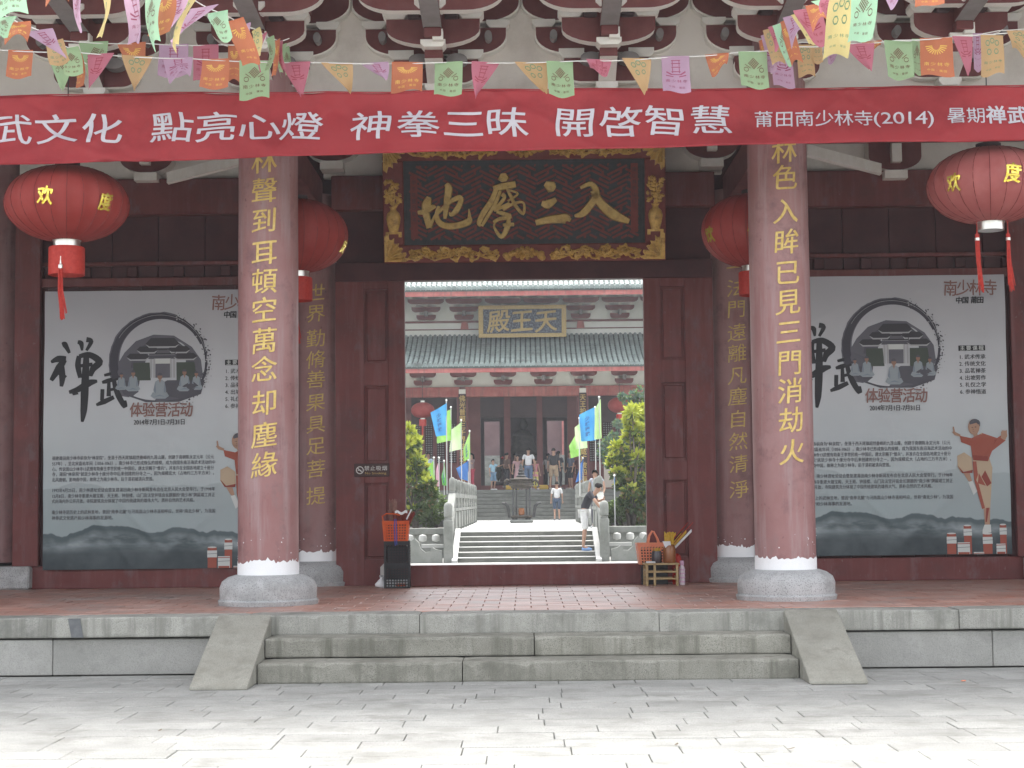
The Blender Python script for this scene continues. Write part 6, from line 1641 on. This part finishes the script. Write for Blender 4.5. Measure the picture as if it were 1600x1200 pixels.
for i in range(140):
    a = random.uniform(0, 6.28); e = random.uniform(.2, 1.4); L = random.uniform(.3, .8); d = Vector((math.cos(a) * math.cos(e), math.sin(a) * math.cos(e), math.sin(e))); p0 = Vector((0, 0, random.uniform(.4, .9))); p1 = p0 + d * L; n_ = d.cross(Vector((0, 0, 1))).normalized() * .025
    mb.add([p0 - n_, p0 + n_, p1], [(0, 1, 2)])
mb.build('foliage', mat('darkleaf', (.03, .05, .03)), pp2, fix=False); MB().lathe([(.01, -.07), (.08, 0), (.01, .07)], 8, (.2, -.2, 1.45)).build('ribbon', M['tassel'], pp2)
for i, (px, col) in enumerate(((800, 'incensey'), (845, 'incensey'))):
    t = thing('kneeling_cushion', 'yellow kneeling cushion at the hall threshold on the %s' % ('left' if i == 0 else 'right'), 'cushion', (xp(px, 70.6), 70.6, ZH)); MB().box(-.3, .3, -.18, .18, 0, .2, b=.05).build('pad', M[col], t)

# ================================================================ FEATHER FLAGS ON POLES
FLG = {'blue': mat('flag_blue', (.05, .25, .55), (.09, .36, .62), scale=1.2, rough=.7, transl=.45), 'lime': mat('flag_lime', (.26, .55, .10), (.38, .62, .2), scale=1.2, rough=.7, transl=.45), 'pale': mat('flag_pale', (.42, .62, .25), (.58, .68, .45), scale=1.0, rough=.7, transl=.45),
       'green': mat('flag_green', (.13, .42, .09), (.2, .5, .15), scale=1.2, rough=.7, transl=.4), 'pinkf': mat('flag_pink', (.6, .3, .4), (.66, .42, .5), scale=1.5, rough=.7, transl=.4), 'deep': mat('flag_deepblue', (.05, .15, .42), (.08, .22, .5), scale=1.2, rough=.7, transl=.4)}
def pole_flag(label, Y, ppx, ytop, ybot, poly, col, chars=False):
    b = P(ppx, ybot, Y); tp = P(ppx, ytop, Y)
    t = thing('flag_on_pole', label, 'flag', (b.x, Y, b.z), 0, 'event flags on thin poles')
    mb = MB(); mb.tube([(0, 0, 0), (0, 0, tp.z - b.z)], .018, 6); mb.build('pole', mat('pole_grey', (.5, .5, .48), rough=.4) if 'pole' not in M else M['pole'], t)
    MB().lathe([(.01, 0), (.035, .03), (.01, .07)], 8, (0, 0, tp.z - b.z)).build('pole_cap', M['hallwhite'], t)
    # polygon as four corners: top at pole, bottom at pole, outer bottom, outer top -> bilinear grid with ripples
    q = [P(x, y, Y) - b for x, y in poly]
    ph = random.random() * 6
    def fn(u, v):
        a = q[0].lerp(q[3], u); c = q[1].lerp(q[2], u); p = a.lerp(c, v)
        sag = .06 * (c - a).length * math.sin(math.pi * v) * u
        return (p.x, p.y - .09 * math.sin(u * 6 + v * 3 + ph) * (.2 + u) - .02, p.z - 0)
    mb = MB(); mb.grid(fn, 12, 14); o = mb.build('flag_cloth', FLG[col], t, smooth=True)
    if chars:
        mb = MB()
        for i, c in enumerate('少林禅武'):
            u0, v0 = .55, .26 + i * .17; v_, f_ = glyph(c, .04, 0); out = []
            for (a_, b_, _) in v_:
                p = fn(u0 - a_ * .26 * (1 if q[3].x < q[0].x else -1), v0 - b_ * .13); out.append((p[0], p[1] - .02, p[2]))
            mb.add(out, f_)
        mb.build('print', mat('flagprint', (.05, .13, .3)), o, fix=False)
    return t
M['pole'] = mat('pole_metal', (.5, .5, .48), rough=.4)
pole_flag('tall blue flag on the left rail of the stairs, front of the left group', 50, 698.5, 627, 772, [(698, 630), (698.5, 680), (681, 682), (673, 645)], 'blue', True)
pole_flag('lime flag directly behind the blue flag left of the stairs', 52, 705.5, 638, 772, [(705.5, 639), (705, 688), (683, 693), (682, 650)], 'lime')
pole_flag('pale green wide flag in the middle of the left flag group', 54, 721.5, 658, 775, [(721.5, 659), (721, 702), (702, 706), (705, 672)], 'pale')
pole_flag('narrow lime flag just left of the left hall column', 56, 734.5, 675, 775, [(734, 675), (735, 716), (725, 721), (724, 700)], 'lime', True)
pole_flag('small lime flag low among the bushes left of the stairs', 48, 678.5, 717, 812, [(678.5, 717), (680, 755), (666, 754), (665, 738)], 'lime', True)
pole_flag('narrow pink flag low on the left between two green flags', 49, 686.5, 717, 812, [(686.5, 717), (686, 760), (681.5, 760), (681, 736)], 'pinkf')
pole_flag('narrow dark green flag low on the left next to the balustrade', 50, 694.5, 722, 812, [(694.5, 722), (698, 759), (691, 758), (690, 745)], 'green', True)
pole_flag('deep blue low flag right of the left balustrade', 60, 732, 720, 772, [(732, 720), (732, 752), (719, 748), (713, 732)], 'deep')
pole_flag('tall pale lime flag at the right side of the stairs', 50, 938.5, 622, 800, [(938.5, 623), (940, 685), (929, 687), (929, 640)], 'pale')
pole_flag('tall blue flag with dark writing at the right side of the stairs', 51, 931.5, 638, 772, [(931, 635), (931.5, 688), (908, 690), (905, 648)], 'blue', True)
pole_flag('lime flag low behind the blue flag on the right', 53, 906.5, 655, 775, [(914, 655), (918, 700), (900, 702), (898, 668)], 'pale')
pole_flag('bright lime flag tip drooping left of the right flag group', 54, 906, 668, 775, [(906, 668), (907, 712), (892, 716), (889, 697)], 'lime')
pole_flag('narrow blue flag leaning against the right hall column', 60, 911.5, 717, 772, [(911.5, 717), (909, 750), (899, 754), (907, 725)], 'deep')
pole_flag('bare-looking thin pole with a furled blue flag right of the right balustrade', 44, 961, 745, 822, [(961, 746), (961, 756), (959.5, 756), (959.5, 746)], 'blue')

# ================================================================ SHRUBS AND TREES
LF = {'yel': mat('leaf_yellow', (.30, .36, .035), (.46, .48, .08), scale=5, rough=.5, transl=.35), 'mid': mat('leaf_mid', (.12, .19, .045), (.21, .29, .08), scale=5, rough=.5, transl=.3), 'drk': mat('leaf_dark', (.06, .10, .03), (.11, .16, .05), scale=5, rough=.5, transl=.25), 'brn': mat('leaf_brown', (.22, .16, .07), (.3, .22, .1), scale=5, rough=.6), 'blu': mat('leaf_bluegreen', (.09, .16, .11), (.16, .24, .16), scale=3, rough=.6, transl=.3)}
M['bark'] = mat('bark', (.09, .075, .06), (.14, .12, .1), scale=10, rough=.95)
def leafcrown(mb, clumps, leaf, per, mats_fn, droop=.4):
    for (c, r) in clumps:
        for i in range(per):
            d = Vector((random.gauss(0, 1), random.gauss(0, 1), random.gauss(0, 1))).normalized(); rr = r * random.uniform(.25, 1) ** .6
            p = Vector(c) + Vector((d.x * rr, d.y * rr, d.z * rr * .85))
            ax = (d + Vector((random.uniform(-.7, .7), random.uniform(-.7, .7), random.uniform(-.3, .7) - droop * .3))).normalized()
            L = leaf * random.uniform(.7, 1.3); sd_ = ax.cross(Vector((random.uniform(-1, 1), random.uniform(-1, 1), random.uniform(-1, 1)))).normalized() * L * .27
            n_ = ax.cross(sd_).normalized() * L * .10
            a, b, cc, e = p, p + ax * L * .45 + sd_ - n_ * -1, p + ax * L, p + ax * L * .45 - sd_ + n_
            mb.add([a, b, cc, e], [(0, 1, 2), (0, 2, 3)], mats_fn(d, rr / r, p))
def shrub(name, label, cat, base, clumps, leaf, per, mats_fn, mats_, trunks=3, tr_=.05, group=None, droop=.4):
    t = thing(name, label, cat, base, 0, group)
    mb = MB()
    for i, (c, r) in enumerate(clumps):
        if i % max(1, len(clumps) // (trunks * 3)) == 0 or i < trunks:
            c = Vector(c); p0 = Vector((random.uniform(-.1, .1), random.uniform(-.1, .1), 0))
            mb.tube([p0, p0.lerp(c, .45) + Vector((random.uniform(-.08, .08), 0, .05 * c.z)), c], [tr_, tr_ * .6, tr_ * .2], 6)
    mb.build('trunk', M['bark'], t, smooth=True)
    mb = MB(); leafcrown(mb, clumps, leaf, per, mats_fn, droop); mb.build('crown', mats_, t, fix=False)
    return t
def pxclumps(lst, Y, base, spread=.5):
    out = []
    for (x, y, r) in lst:
        p = P(x, y, Y + random.uniform(-spread, spread)) - Vector(base); out.append((tuple(p), r * Y / F))
    return out
def yfn(thr=.45, top=1.6):
    def f(d, k, p):
        s = d.z * .7 + k * .5 - .15 + (p.z - top) * .55 + random.uniform(-.35, .35)
        return 0 if s > thr else (1 if s > .05 else (3 if random.random() < .1 else 2))
    return f
YM = [LF['yel'], LF['mid'], LF['drk'], LF['brn']]
bA = (xp(648, 45), 45, .5)
shrub('croton_shrub', 'tall yellow-tipped leafy shrub at the left edge of the doorway view', 'shrub', bA,
      pxclumps([(637, 672, 8), (642, 682, 9), (636, 694, 10), (646, 702, 8), (650, 690, 5), (640, 712, 10), (652, 718, 8), (658, 732, 8), (645, 730, 11), (634, 740, 12), (662, 746, 7), (652, 750, 11), (668, 756, 8), (640, 758, 12), (660, 768, 10), (674, 770, 7), (646, 778, 12), (634, 790, 10), (664, 784, 10), (625, 700, 12), (622, 740, 14), (620, 780, 12), (648, 800, 9), (634, 846, 6), (641, 790, 6)], 45, bA), .17, 115, yfn(.16, 2.1), YM, group='yellow-tipped shrubs beside the stairs')
bL = (xp(672, 47), 47, .5)
shrub('bush', 'rounded dark green bush behind the planter wall on the left', 'shrub', bL, pxclumps([(660, 798, 14), (676, 800, 14), (690, 800, 12), (668, 785, 12), (684, 782, 10), (650, 806, 12), (694, 790, 6), (672, 812, 12), (640, 810, 10)], 47, bL), .12, 190, lambda d, k, p: 1 if d.z + random.uniform(-.5, .5) > .6 else 2, YM, group='dark bushes behind the planter walls')
bB = (xp(985, 45), 45, .5)
shrub('croton_shrub', 'broad yellow-tipped leafy shrub at the right edge of the doorway view', 'shrub', bB,
      pxclumps([(988, 643, 8), (996, 650, 8), (984, 655, 7), (1003, 640, 6), (1008, 650, 8), (990, 668, 9), (1002, 672, 9), (984, 680, 7), (996, 690, 9), (1008, 690, 9), (965, 698, 7), (972, 708, 8), (960, 712, 6), (980, 712, 8), (958, 726, 7), (970, 724, 9), (984, 730, 9), (996, 715, 10), (1008, 722, 10), (964, 740, 7), (976, 744, 9), (990, 750, 10), (1004, 750, 10), (972, 758, 8), (984, 768, 9), (998, 772, 9), (1008, 780, 9), (974, 784, 6), (988, 790, 8), (1000, 796, 8), (1006, 812, 7), (998, 818, 5), (1003, 830, 5), (1018, 700, 14), (1018, 760, 14)], 45, bB), .17, 105, yfn(.14, 2.2), YM, group='yellow-tipped shrubs beside the stairs')
bR = (xp(970, 48), 48, .5)
shrub('bush', 'rounded dark green bush behind the planter wall on the right', 'shrub', bR, pxclumps([(958, 796, 11), (968, 790, 12), (952, 806, 9), (980, 800, 12), (966, 806, 12), (990, 806, 12), (948, 812, 6), (1004, 808, 10)], 48, bR), .12, 190, lambda d, k, p: 1 if d.z + random.uniform(-.5, .5) > .6 else 2, YM, group='dark bushes behind the planter walls')
bT = (xp(985, 60), 60, .5)
shrub('pine_tree', 'hazy blue-green tree standing before the right end of the far hall', 'tree', bT,
      pxclumps([(1000, 612, 8), (990, 618, 7), (980, 626, 6), (1004, 628, 9), (972, 620, 4), (995, 640, 8), (966, 662, 6), (978, 668, 7), (958, 682, 6), (950, 690, 6), (962, 696, 8), (944, 694, 5), (954, 706, 7), (946, 712, 6), (968, 712, 8), (990, 660, 9), (1006, 650, 9), (985, 690, 10), (1000, 690, 10), (940, 708, 4), (950, 724, 6), (1010, 620, 9)], 60, bT), .14, 110, lambda d, k, p: 0 if random.random() < .75 else 1, [LF['blu'], LF['mid']], trunks=2, tr_=.12)
# trees outside the doorway view, in case one steps aside
for s in (-1, 1):
    for q, (dx, dy) in enumerate(((7.5, 50), (11, 58))):
        bs_ = (s * dx, dy, .0)
        shrub('broadleaf_tree', 'dense green court tree %s of the terrace, %s' % ('left' if s < 0 else 'right', ('nearer', 'farther')[q]), 'tree', bs_, [((random.uniform(-1.6, 1.6), random.uniform(-1.6, 1.6), random.uniform(2.4, 5)), random.uniform(.6, 1.0)) for _ in range(16)], .25, 110, lambda d, k, p: 1 if d.z + random.uniform(-.6, .6) > .3 else 2, YM, trunks=2, tr_=.16)

# ================================================================ PEOPLE
CL = {}
def cm(n, c, **k):
    if n not in CL: CL[n] = mat('cloth_' + n, c, tuple(a * .85 for a in c), scale=9, rough=.85, **k)
    return CL[n]
SKIN = mat('skin', (.33, .19, .13), (.38, .23, .16), scale=6, rough=.6)
HAIR = mat('hair', (.010, .008, .008), (.018, .015, .014), scale=30, rough=.8, spec=.1)
def skin_mesh(name, nodes, edges, mats_, sub_=2, root=0):
    me = bpy.data.meshes.new(name); me.from_pydata([n[0] for n in nodes], edges, [])
    o = bpy.data.objects.new(name, me); COL.objects.link(o)
    md = o.modifiers.new('s', 'SKIN'); md.use_smooth_shade = True
    for i, n in enumerate(nodes):
        r = n[1]; sv = me.skin_vertices[0].data[i]; sv.radius = (r, r) if not hasattr(r, '__len__') else r; sv.use_root = (i == root)
    sb_ = o.modifiers.new('u', 'SUBSURF'); sb_.levels = sub_
    dg = bpy.context.evaluated_depsgraph_get(); dg.update()
    m2 = bpy.data.meshes.new_from_object(o.evaluated_get(dg)); m2.name = name
    bpy.data.objects.remove(o); bpy.data.meshes.remove(me)
    m2.materials.clear(); m2.materials.append(mats_); m2.shade_smooth()
    return m2
BASE = dict(pelvis=(0, 0, .94), waist=(0, 0, 1.08), chest=(0, .0, 1.27), neck=(0, .01, 1.44), skull=(0, -.005, 1.56), crown=(0, .0, 1.65),
            shL=(-.17, 0, 1.40), elL=(-.235, .02, 1.13), wrL=(-.25, -.05, .89), haL=(-.255, -.075, .81), shR=(.17, 0, 1.40), elR=(.235, .02, 1.13), wrR=(.25, -.05, .89), haR=(.255, -.075, .81),
            hiL=(-.09, 0, .90), knL=(-.10, -.02, .50), anL=(-.105, .02, .09), toL=(-.12, -.13, .035), hiR=(.09, 0, .90), knR=(.10, -.02, .50), anR=(.105, .02, .09), toR=(.12, -.13, .035))
def person(label, loc, rz, height, shirt, legs, pose=None, legkind='trousers', shoes=(.6, .6, .62), sleeve=.6, long_hair=False, dress=None, build=1.0, group=None, bag=None):
    J = dict(BASE); J.update(pose or {}); J = {k: Vector(v) for k, v in J.items()}
    t = thing('person', label, 'person', loc, rz); k = height / 1.70; t.scale = (k, k, k)
    B = build
    names = ['pelvis', 'waist', 'chest', 'neck', 'skull', 'crown', 'shL', 'elL', 'wrL', 'haL', 'shR', 'elR', 'wrR', 'haR', 'hiL', 'knL', 'anL', 'toL', 'hiR', 'knR', 'anR', 'toR']
    rad = dict(pelvis=(.115 * B, .085 * B), waist=(.11 * B, .08 * B), chest=(.13 * B, .085 * B), neck=(.052, .052), skull=(.070, .082), crown=(.062, .07), shL=.05, elL=.038, wrL=(.026, .024), haL=(.03, .018), shR=.05, elR=.038, wrR=(.026, .024), haR=(.03, .018),
               hiL=.075 * B, knL=.052, anL=.034, toL=(.032, .026), hiR=.075 * B, knR=.052, anR=.034, toR=(.032, .026))
    idx = {n: i for i, n in enumerate(names)}; nodes = [(J[n], rad[n]) for n in names]
    ed = [(idx[a], idx[b]) for a, b in (('pelvis', 'waist'), ('waist', 'chest'), ('chest', 'neck'), ('neck', 'skull'), ('skull', 'crown'), ('chest', 'shL'), ('shL', 'elL'), ('elL', 'wrL'), ('wrL', 'haL'), ('chest', 'shR'), ('shR', 'elR'), ('elR', 'wrR'), ('wrR', 'haR'), ('pelvis', 'hiL'), ('hiL', 'knL'), ('knL', 'anL'), ('anL', 'toL'), ('pelvis', 'hiR'), ('hiR', 'knR'), ('knR', 'anR'), ('anR', 'toR'))]
    for S in 'LR':           # fingers and thumb
        h = J['ha' + S]; d = (h - J['wr' + S]).normalized(); side = d.cross(Vector((0, 1, 0)) if abs(d.y) < .9 else Vector((0, 0, 1))).normalized()
        curl = side.cross(d).normalized() * -.02
        for q, (o_, L) in enumerate(((-.024, .055), (-.008, .068), (.008, .064), (.023, .05))):
            b0 = h + side * o_ + d * .02; nodes.append((b0, .009)); nodes.append((b0 + d * L * .5 + curl * .3, .0085)); nodes.append((b0 + d * L + curl, .007)); n = len(nodes); ed += [(idx['ha' + S], n - 3), (n - 3, n - 2), (n - 2, n - 1)]
        b0 = h - side * .035 - d * .01; nodes.append((b0, .011)); nodes.append((b0 - side * .018 + d * .03, .009)); n = len(nodes); ed += [(idx['ha' + S], n - 2), (n - 2, n - 1)]
    # nose and ears
    up_ = (J['crown'] - J['skull']).normalized(); fw = Vector((0, -1, 0)); fw = (fw - up_ * fw.dot(up_)).normalized()
    if pose and 'face' in pose: fw = Vector(pose['face']).normalized()
    body = skin_mesh('body', nodes, ed, SKIN, 2)
    link('body', body, t)
    rt = up_.cross(fw).normalized(); hc = J['skull'] + up_ * .035
    mb = MB(); base = len(mb.v)
    mb.lathe([(.002, -.02), (.013, -.014), (.011, .0), (.004, .022)], 8); mb.v = [tuple(hc + fw * (.088 + v[1] * -1) + rt * v[0] + up_ * (v[2] - .02)) for v in mb.v]; mb.build('nose', SKIN, t, smooth=True)
    for s in (-1, 1):
        mb = MB(); mb.lathe([(.002, -.03), (.012, -.02), (.013, .0), (.012, .018), (.002, .03)], 8); mb.v = [tuple(hc + rt * (s * .074 + v[0] * .5) + fw * (v[1]) + up_ * (v[2] - .02)) for v in mb.v]; mb.build('ear', SKIN, t, smooth=True)
        mb = MB(); mb.lathe([(.001, -.006), (.010, 0), (.001, .006)], 8, axis='y'); mb.v = [tuple(hc + rt * (s * .03 + v[0] * 1.3) + fw * (.08 + v[1]) + up_ * (v[2])) for v in mb.v]; mb.build('eye', HAIR, t)
    mb = MB(); mb.box(-.022, .022, -.004, .004, -.004, .004); mb.v = [tuple(hc + rt * v[0] + fw * (.083 + v[1]) + up_ * (v[2] - .062)) for v in mb.v]; mb.build('mouth', mat('lips', (.3, .1, .09)) if 'lips' not in CL else CL['lips'], t)
    # hair cap
    mb = MB(); n = 16; rows = 7
    for i in range(rows + 1):
        a = math.pi / 2 - (math.pi * .56) * i / rows
        for q in range(n):
            th = 2 * math.pi * q / n; dv = rt * math.cos(th) * .088 + fw * math.sin(th) * .100
            low = .0 if math.sin(th) < .25 else (.035 * (math.sin(th) - .25) / .75 * 2.2) * (i / rows)
            mb.v.append(tuple(hc + up_ * .018 + dv * max(.02, math.cos(a)) + up_ * (math.sin(a) * .098 + low) - fw * .008))
    for i in range(rows):
        for q in range(n): j = (q + 1) % n; mb.f.append((i * n + q, i * n + j, (i + 1) * n + j, (i + 1) * n + q)); mb.m.append(0)
    if long_hair:
        L0 = hc - fw * .06; m2 = MB(); m2.tube([L0 + up_ * .05, L0 - fw * .035 - Vector((0, 0, .10)), L0 - fw * .05 - Vector((0, 0, .28)), L0 - fw * .03 - Vector((0, 0, .42))], [.075, .08, .06, .02], 10); mb.add(m2.v, m2.f)
    mb.build('hair', HAIR, t, smooth=True)
    # shirt
    def cl_mesh(nm, keys, edges_, rads, mt, root=0):
        nd = [(J[a] if isinstance(a, str) else Vector(a), r) for a, r in zip(keys, rads)]
        link(nm, skin_mesh(nm, nd, edges_, mt, 2, root), t)
    slL = J['shL'].lerp(J['elL'], min(sleeve, 1)) if sleeve <= 1 else J['elL'].lerp(J['wrL'], sleeve - 1)
    slR = J['shR'].lerp(J['elR'], min(sleeve, 1)) if sleeve <= 1 else J['elR'].lerp(J['wrR'], sleeve - 1)
    hem = J['pelvis'].lerp(J['waist'], .1)
    keys = [hem, 'waist', 'chest', J['chest'].lerp(J['neck'], .62), 'shL', slL, 'shR', slR]; rr = [(.145 * B, .115 * B), (.138 * B, .11 * B), (.152 * B, .112 * B), (.085, .07), .070, .06, .070, .06]; ee = [(0, 1), (1, 2), (2, 3), (2, 4), (2, 6)]
    if sleeve > 1:
        keys = [hem, 'waist', 'chest', J['chest'].lerp(J['neck'], .62), 'shL', 'elL', slL, 'shR', 'elR', slR]; rr = [(.145 * B, .115 * B), (.138 * B, .11 * B), (.152 * B, .112 * B), (.085, .07), .070, .052, .042, .070, .052, .042]; ee = [(0, 1), (1, 2), (2, 3), (2, 4), (4, 5), (5, 6), (2, 7), (7, 8), (8, 9)]
    else: ee += [(4, 5), (6, 7)]
    if dress is None: cl_mesh('shirt', keys, ee, rr, cm(*shirt), 2)
    else:
        cl_mesh('dress_top', keys, ee, rr, cm(*shirt), 2)
        mb = MB(); w0 = J['waist']; z1 = dress
        mb.lathe([(.12 * B, w0.z + .05), (.13 * B, w0.z), (.17 * B, w0.z - .2), (.22 * B, z1), (.2 * B, z1 + .01)], 20); mb.v = [(v[0] + w0.x, v[1] * .8 + w0.y, v[2]) for v in mb.v]; mb.build('skirt', cm(*shirt), t, smooth=60)
    e = {'trousers': .97, 'shorts': .0, 'bare': None}[legkind]
    if e is not None:
        out_k = [J['pelvis'], 'hiL', 'hiR']; rr = [(.135 * B, .11 * B), .095 * B, .095 * B]; ee = [(0, 1), (0, 2)]
        for S, base_ in (('L', 1), ('R', 2)):
            if e > .5:
                out_k += ['kn' + S, J['kn' + S].lerp(J['an' + S], .95)]; rr += [.072, .06]; n = len(out_k); ee += [(base_, n - 2), (n - 2, n - 1)]
            else:
                out_k += [J['hi' + S].lerp(J['kn' + S], .55), J['kn' + S] + Vector((0, 0, -.01))]; rr += [.092 * B, .086 * B]; n = len(out_k); ee += [(base_, n - 2), (n - 2, n - 1)]
        cl_mesh('trousers' if e > .5 else 'shorts', out_k, ee, rr, cm(*legs), 0)
    sm_ = cm('shoe%.2f%.2f' % (shoes[0], shoes[2]), shoes)
    for S in 'LR':
        a, b = J['an' + S], J['to' + S]; d = (b - a); d.z = 0; d.normalize(); p0 = Vector((a.x, a.y, b.z)) - d * .03
        mb = MB(); mb.tube([p0 + Vector((0, 0, .005)), p0 + d * .08, p0 + d * .17, p0 + d * .24 - Vector((0, 0, .004))], [.036, .042, .043, .024], 10); mb.v = [(v[0], v[1], max(v[2], b.z - .034)) for v in mb.v]; mb.build('shoe', sm_, t, smooth=True)
    return t
def at(px, py, Y): p = P(px, py, Y); return (p.x, Y, p.z)
# man leaning on the near right newel post (faces right, +X), standing on the second step
ys_ = Y1 + .62; zs_ = 2 * RH
ml = person('man in black t-shirt and white shorts leaning over the right newel post with head bowed', (P(914, 866, ys_).x, ys_, zs_), R(78), 1.70, ('black', (.028, .028, .034)), ('white', (.6, .6, .59)),
       dict(waist=(0, -.02, 1.07), chest=(0, -.14, 1.25), neck=(0, -.26, 1.37), skull=(0, -.345, 1.45), crown=(0, -.36, 1.545), face=(0, -1, -.45),
            shL=(-.16, -.16, 1.36), elL=(-.24, -.32, 1.16), wrL=(-.18, -.44, .98), haL=(-.17, -.47, .91), shR=(.16, -.16, 1.36), elR=(.25, -.30, 1.17), wrR=(.12, -.46, 1.22), haR=(.05, -.47, 1.24),
            knL=(-.10, -.03, .50), knR=(.10, .02, .50), anR=(.1, .06, .09), toR=(.12, -.09, .035)), 'shorts', (.16, .28, .5), .75)
person('woman with long black hair and white and black top behind the right balustrade post', at(933, 803, 44.5)[:2] + (ZT1,), R(-20), 1.58, ('striped', (.30, .32, .36)), ('darkg', (.1, .1, .12)),
       dict(chest=(-.0, -.06, 1.25), neck=(0, -.12, 1.41), skull=(0, -.16, 1.52), crown=(0, -.17, 1.61), elR=(.25, -.05, 1.12), wrR=(.24, -.2, .95), haR=(.23, -.24, .88)), long_hair=True, sleeve=.4, build=.85)
person('person in white shirt and dark blue shorts walking away up the terrace', at(870.5, 816, 63)[:2] + (ZT1,), R(180), 1.46, ('white2', (.6, .6, .6)), ('navy', (.05, .075, .12)), dict(knL=(-.09, -.08, .5), anL=(-.1, .0, .1), anR=(.1, .07, .09)), 'shorts', (.2, .2, .22), .9)
zq = ZH
def hp_(px, Y=69.6): return (xp(px, Y, 760), Y, zq)
person('child in blue top and shorts pointing left on the hall platform', hp_(770.5), R(40), 1.28, ('sky', (.3, .5, .62)), ('denimsh', (.16, .28, .4)), dict(elR=(.30, -.12, 1.30), wrR=(.38, -.34, 1.38), haR=(.40, -.42, 1.40), knR=(.10, -.06, .5), anR=(.16, .1, .09), toR=(.18, -.05, .035), crown=(.02, .03, 1.64)), 'shorts', (.7, .7, .7), .7)
person('woman in floral dress facing the camera at the hall door', hp_(809), R(10), 1.45, ('floral', (.42, .26, .27)), ('bare', (.4, .3, .2)), dict(elR=(.22, -.1, 1.16), wrR=(.16, -.24, 1.28), haR=(.12, -.28, 1.32)), 'bare', (.4, .3, .3), .5, True, dress=.55, build=.85)
person('tall man in white t-shirt and jeans at the hall door, seen from behind', hp_(826, 69.3), R(176), 1.74, ('white3', (.6, .6, .61)), ('jeans', (.10, .15, .24)), None, 'trousers', (.3, .3, .32), .7, build=1.05)
person('small girl in pink dress and yellow trousers beside the man in jeans', hp_(837, 69.5), R(150), 1.28, ('pinkd', (.62, .26, .28)), ('yellowt', (.62, .55, .18)), None, 'trousers', (.6, .5, .5), .3, dress=.72, build=.82)
person('man in black shirt and khaki shorts at the right hall doorway, seen from behind', hp_(865.5, 69.7), R(170), 1.72, ('black2', (.03, .032, .036)), ('khaki', (.40, .30, .20)), dict(anL=(-.14, .03, .09), anR=(.15, .03, .09), knR=(.13, -.02, .5), knL=(-.12, -.02, .5)), 'shorts', (.5, .45, .4), .9, build=1.12)
person('person in grey-blue top and dark shorts at the right end of the hall doors', hp_(892, 70.2), R(-60), 1.6, ('greyb', (.09, .1, .14)), ('dk', (.03, .03, .035)), None, 'shorts', (.4, .35, .33), .9)
person('person in dark clothes right beside the man in khaki shorts', hp_(873, 70.6), R(150), 1.62, ('dk2', (.03, .035, .045)), ('dk', (.03, .03, .035)), None, 'trousers', (.1, .1, .1), .9, True)
person('woman in red trousers by the left hall column holding out an arm', hp_(737, 69.9), R(-50), 1.55, ('mauve', (.27, .19, .19)), ('redt', (.42, .05, .08)), dict(elL=(-.24, -.16, 1.18), wrL=(-.26, -.32, 1.02), haL=(-.27, -.38, .98), elR=(.24, -.15, 1.2), wrR=(.2, -.32, 1.35), haR=(.2, -.38, 1.4)), 'trousers', (.3, .1, .1), .9, True, build=.9)
person('person in pale blue shirt behind the table at the far left of the hall', hp_(669.5, 70.4), R(-30), 1.62, ('paleb', (.5, .62, .72)), ('dk', (.03, .03, .035)), None, 'trousers', (.1, .1, .1), .9)
person('person in dark red top in the shade behind the narrow blue flag', hp_(906, 70.8), R(20), 1.5, ('dkred', (.12, .05, .05)), ('dk', (.03, .03, .035)), None, 'trousers', (.1, .1, .1), .9)

person('dark figure in the central doorway shade beside the altar, left side', hp_(806, 74), R(170), 1.66, ('dk3', (.08, .05, .05)), ('dk', (.03, .03, .035)), None, 'trousers', (.1, .1, .1), .9)
person('person in dull green top inside the central doorway, facing the altar', hp_(822, 73.9), R(185), 1.6, ('dgreen', (.09, .11, .07)), ('jeans', (.10, .15, .24)), None, 'trousers', (.1, .1, .1), .9, True)
person('person in pale top inside the right doorway behind the man in khaki shorts', hp_(857, 74), R(160), 1.62, ('pale4', (.35, .33, .32)), ('dk', (.03, .03, .035)), None, 'trousers', (.1, .1, .1), .9)
person('person in brown top standing near the left door post of the far hall', hp_(792, 71.6), R(120), 1.6, ('brown5', (.16, .10, .08)), ('dk', (.03, .03, .035)), None, 'trousers', (.1, .1, .1), .9)
person('small child in orange top beside the woman in floral dress', hp_(815, 70.3), R(20), 1.1, ('orange6', (.45, .2, .1)), ('dk', (.03, .03, .035)), None, 'shorts', (.4, .3, .3), .6, build=.8)

# ================================================================ HAZE
mh = bpy.data.materials.new('haze_air'); mh.use_nodes = True; nh = mh.node_tree; nh.nodes.clear()
pv = nh.nodes.new('ShaderNodeVolumePrincipled'); oh = nh.nodes.new('ShaderNodeOutputMaterial'); nh.links.new(pv.outputs[0], oh.inputs['Volume'])
pv.inputs['Color'].default_value = (.93, .95, 1, 1); pv.inputs['Density'].default_value = .0008; pv.inputs['Anisotropy'].default_value = .2
tag(MB().box(-175, 175, -95, 415, -2.0, 17.0).build('haze', mh), kind='stuff')
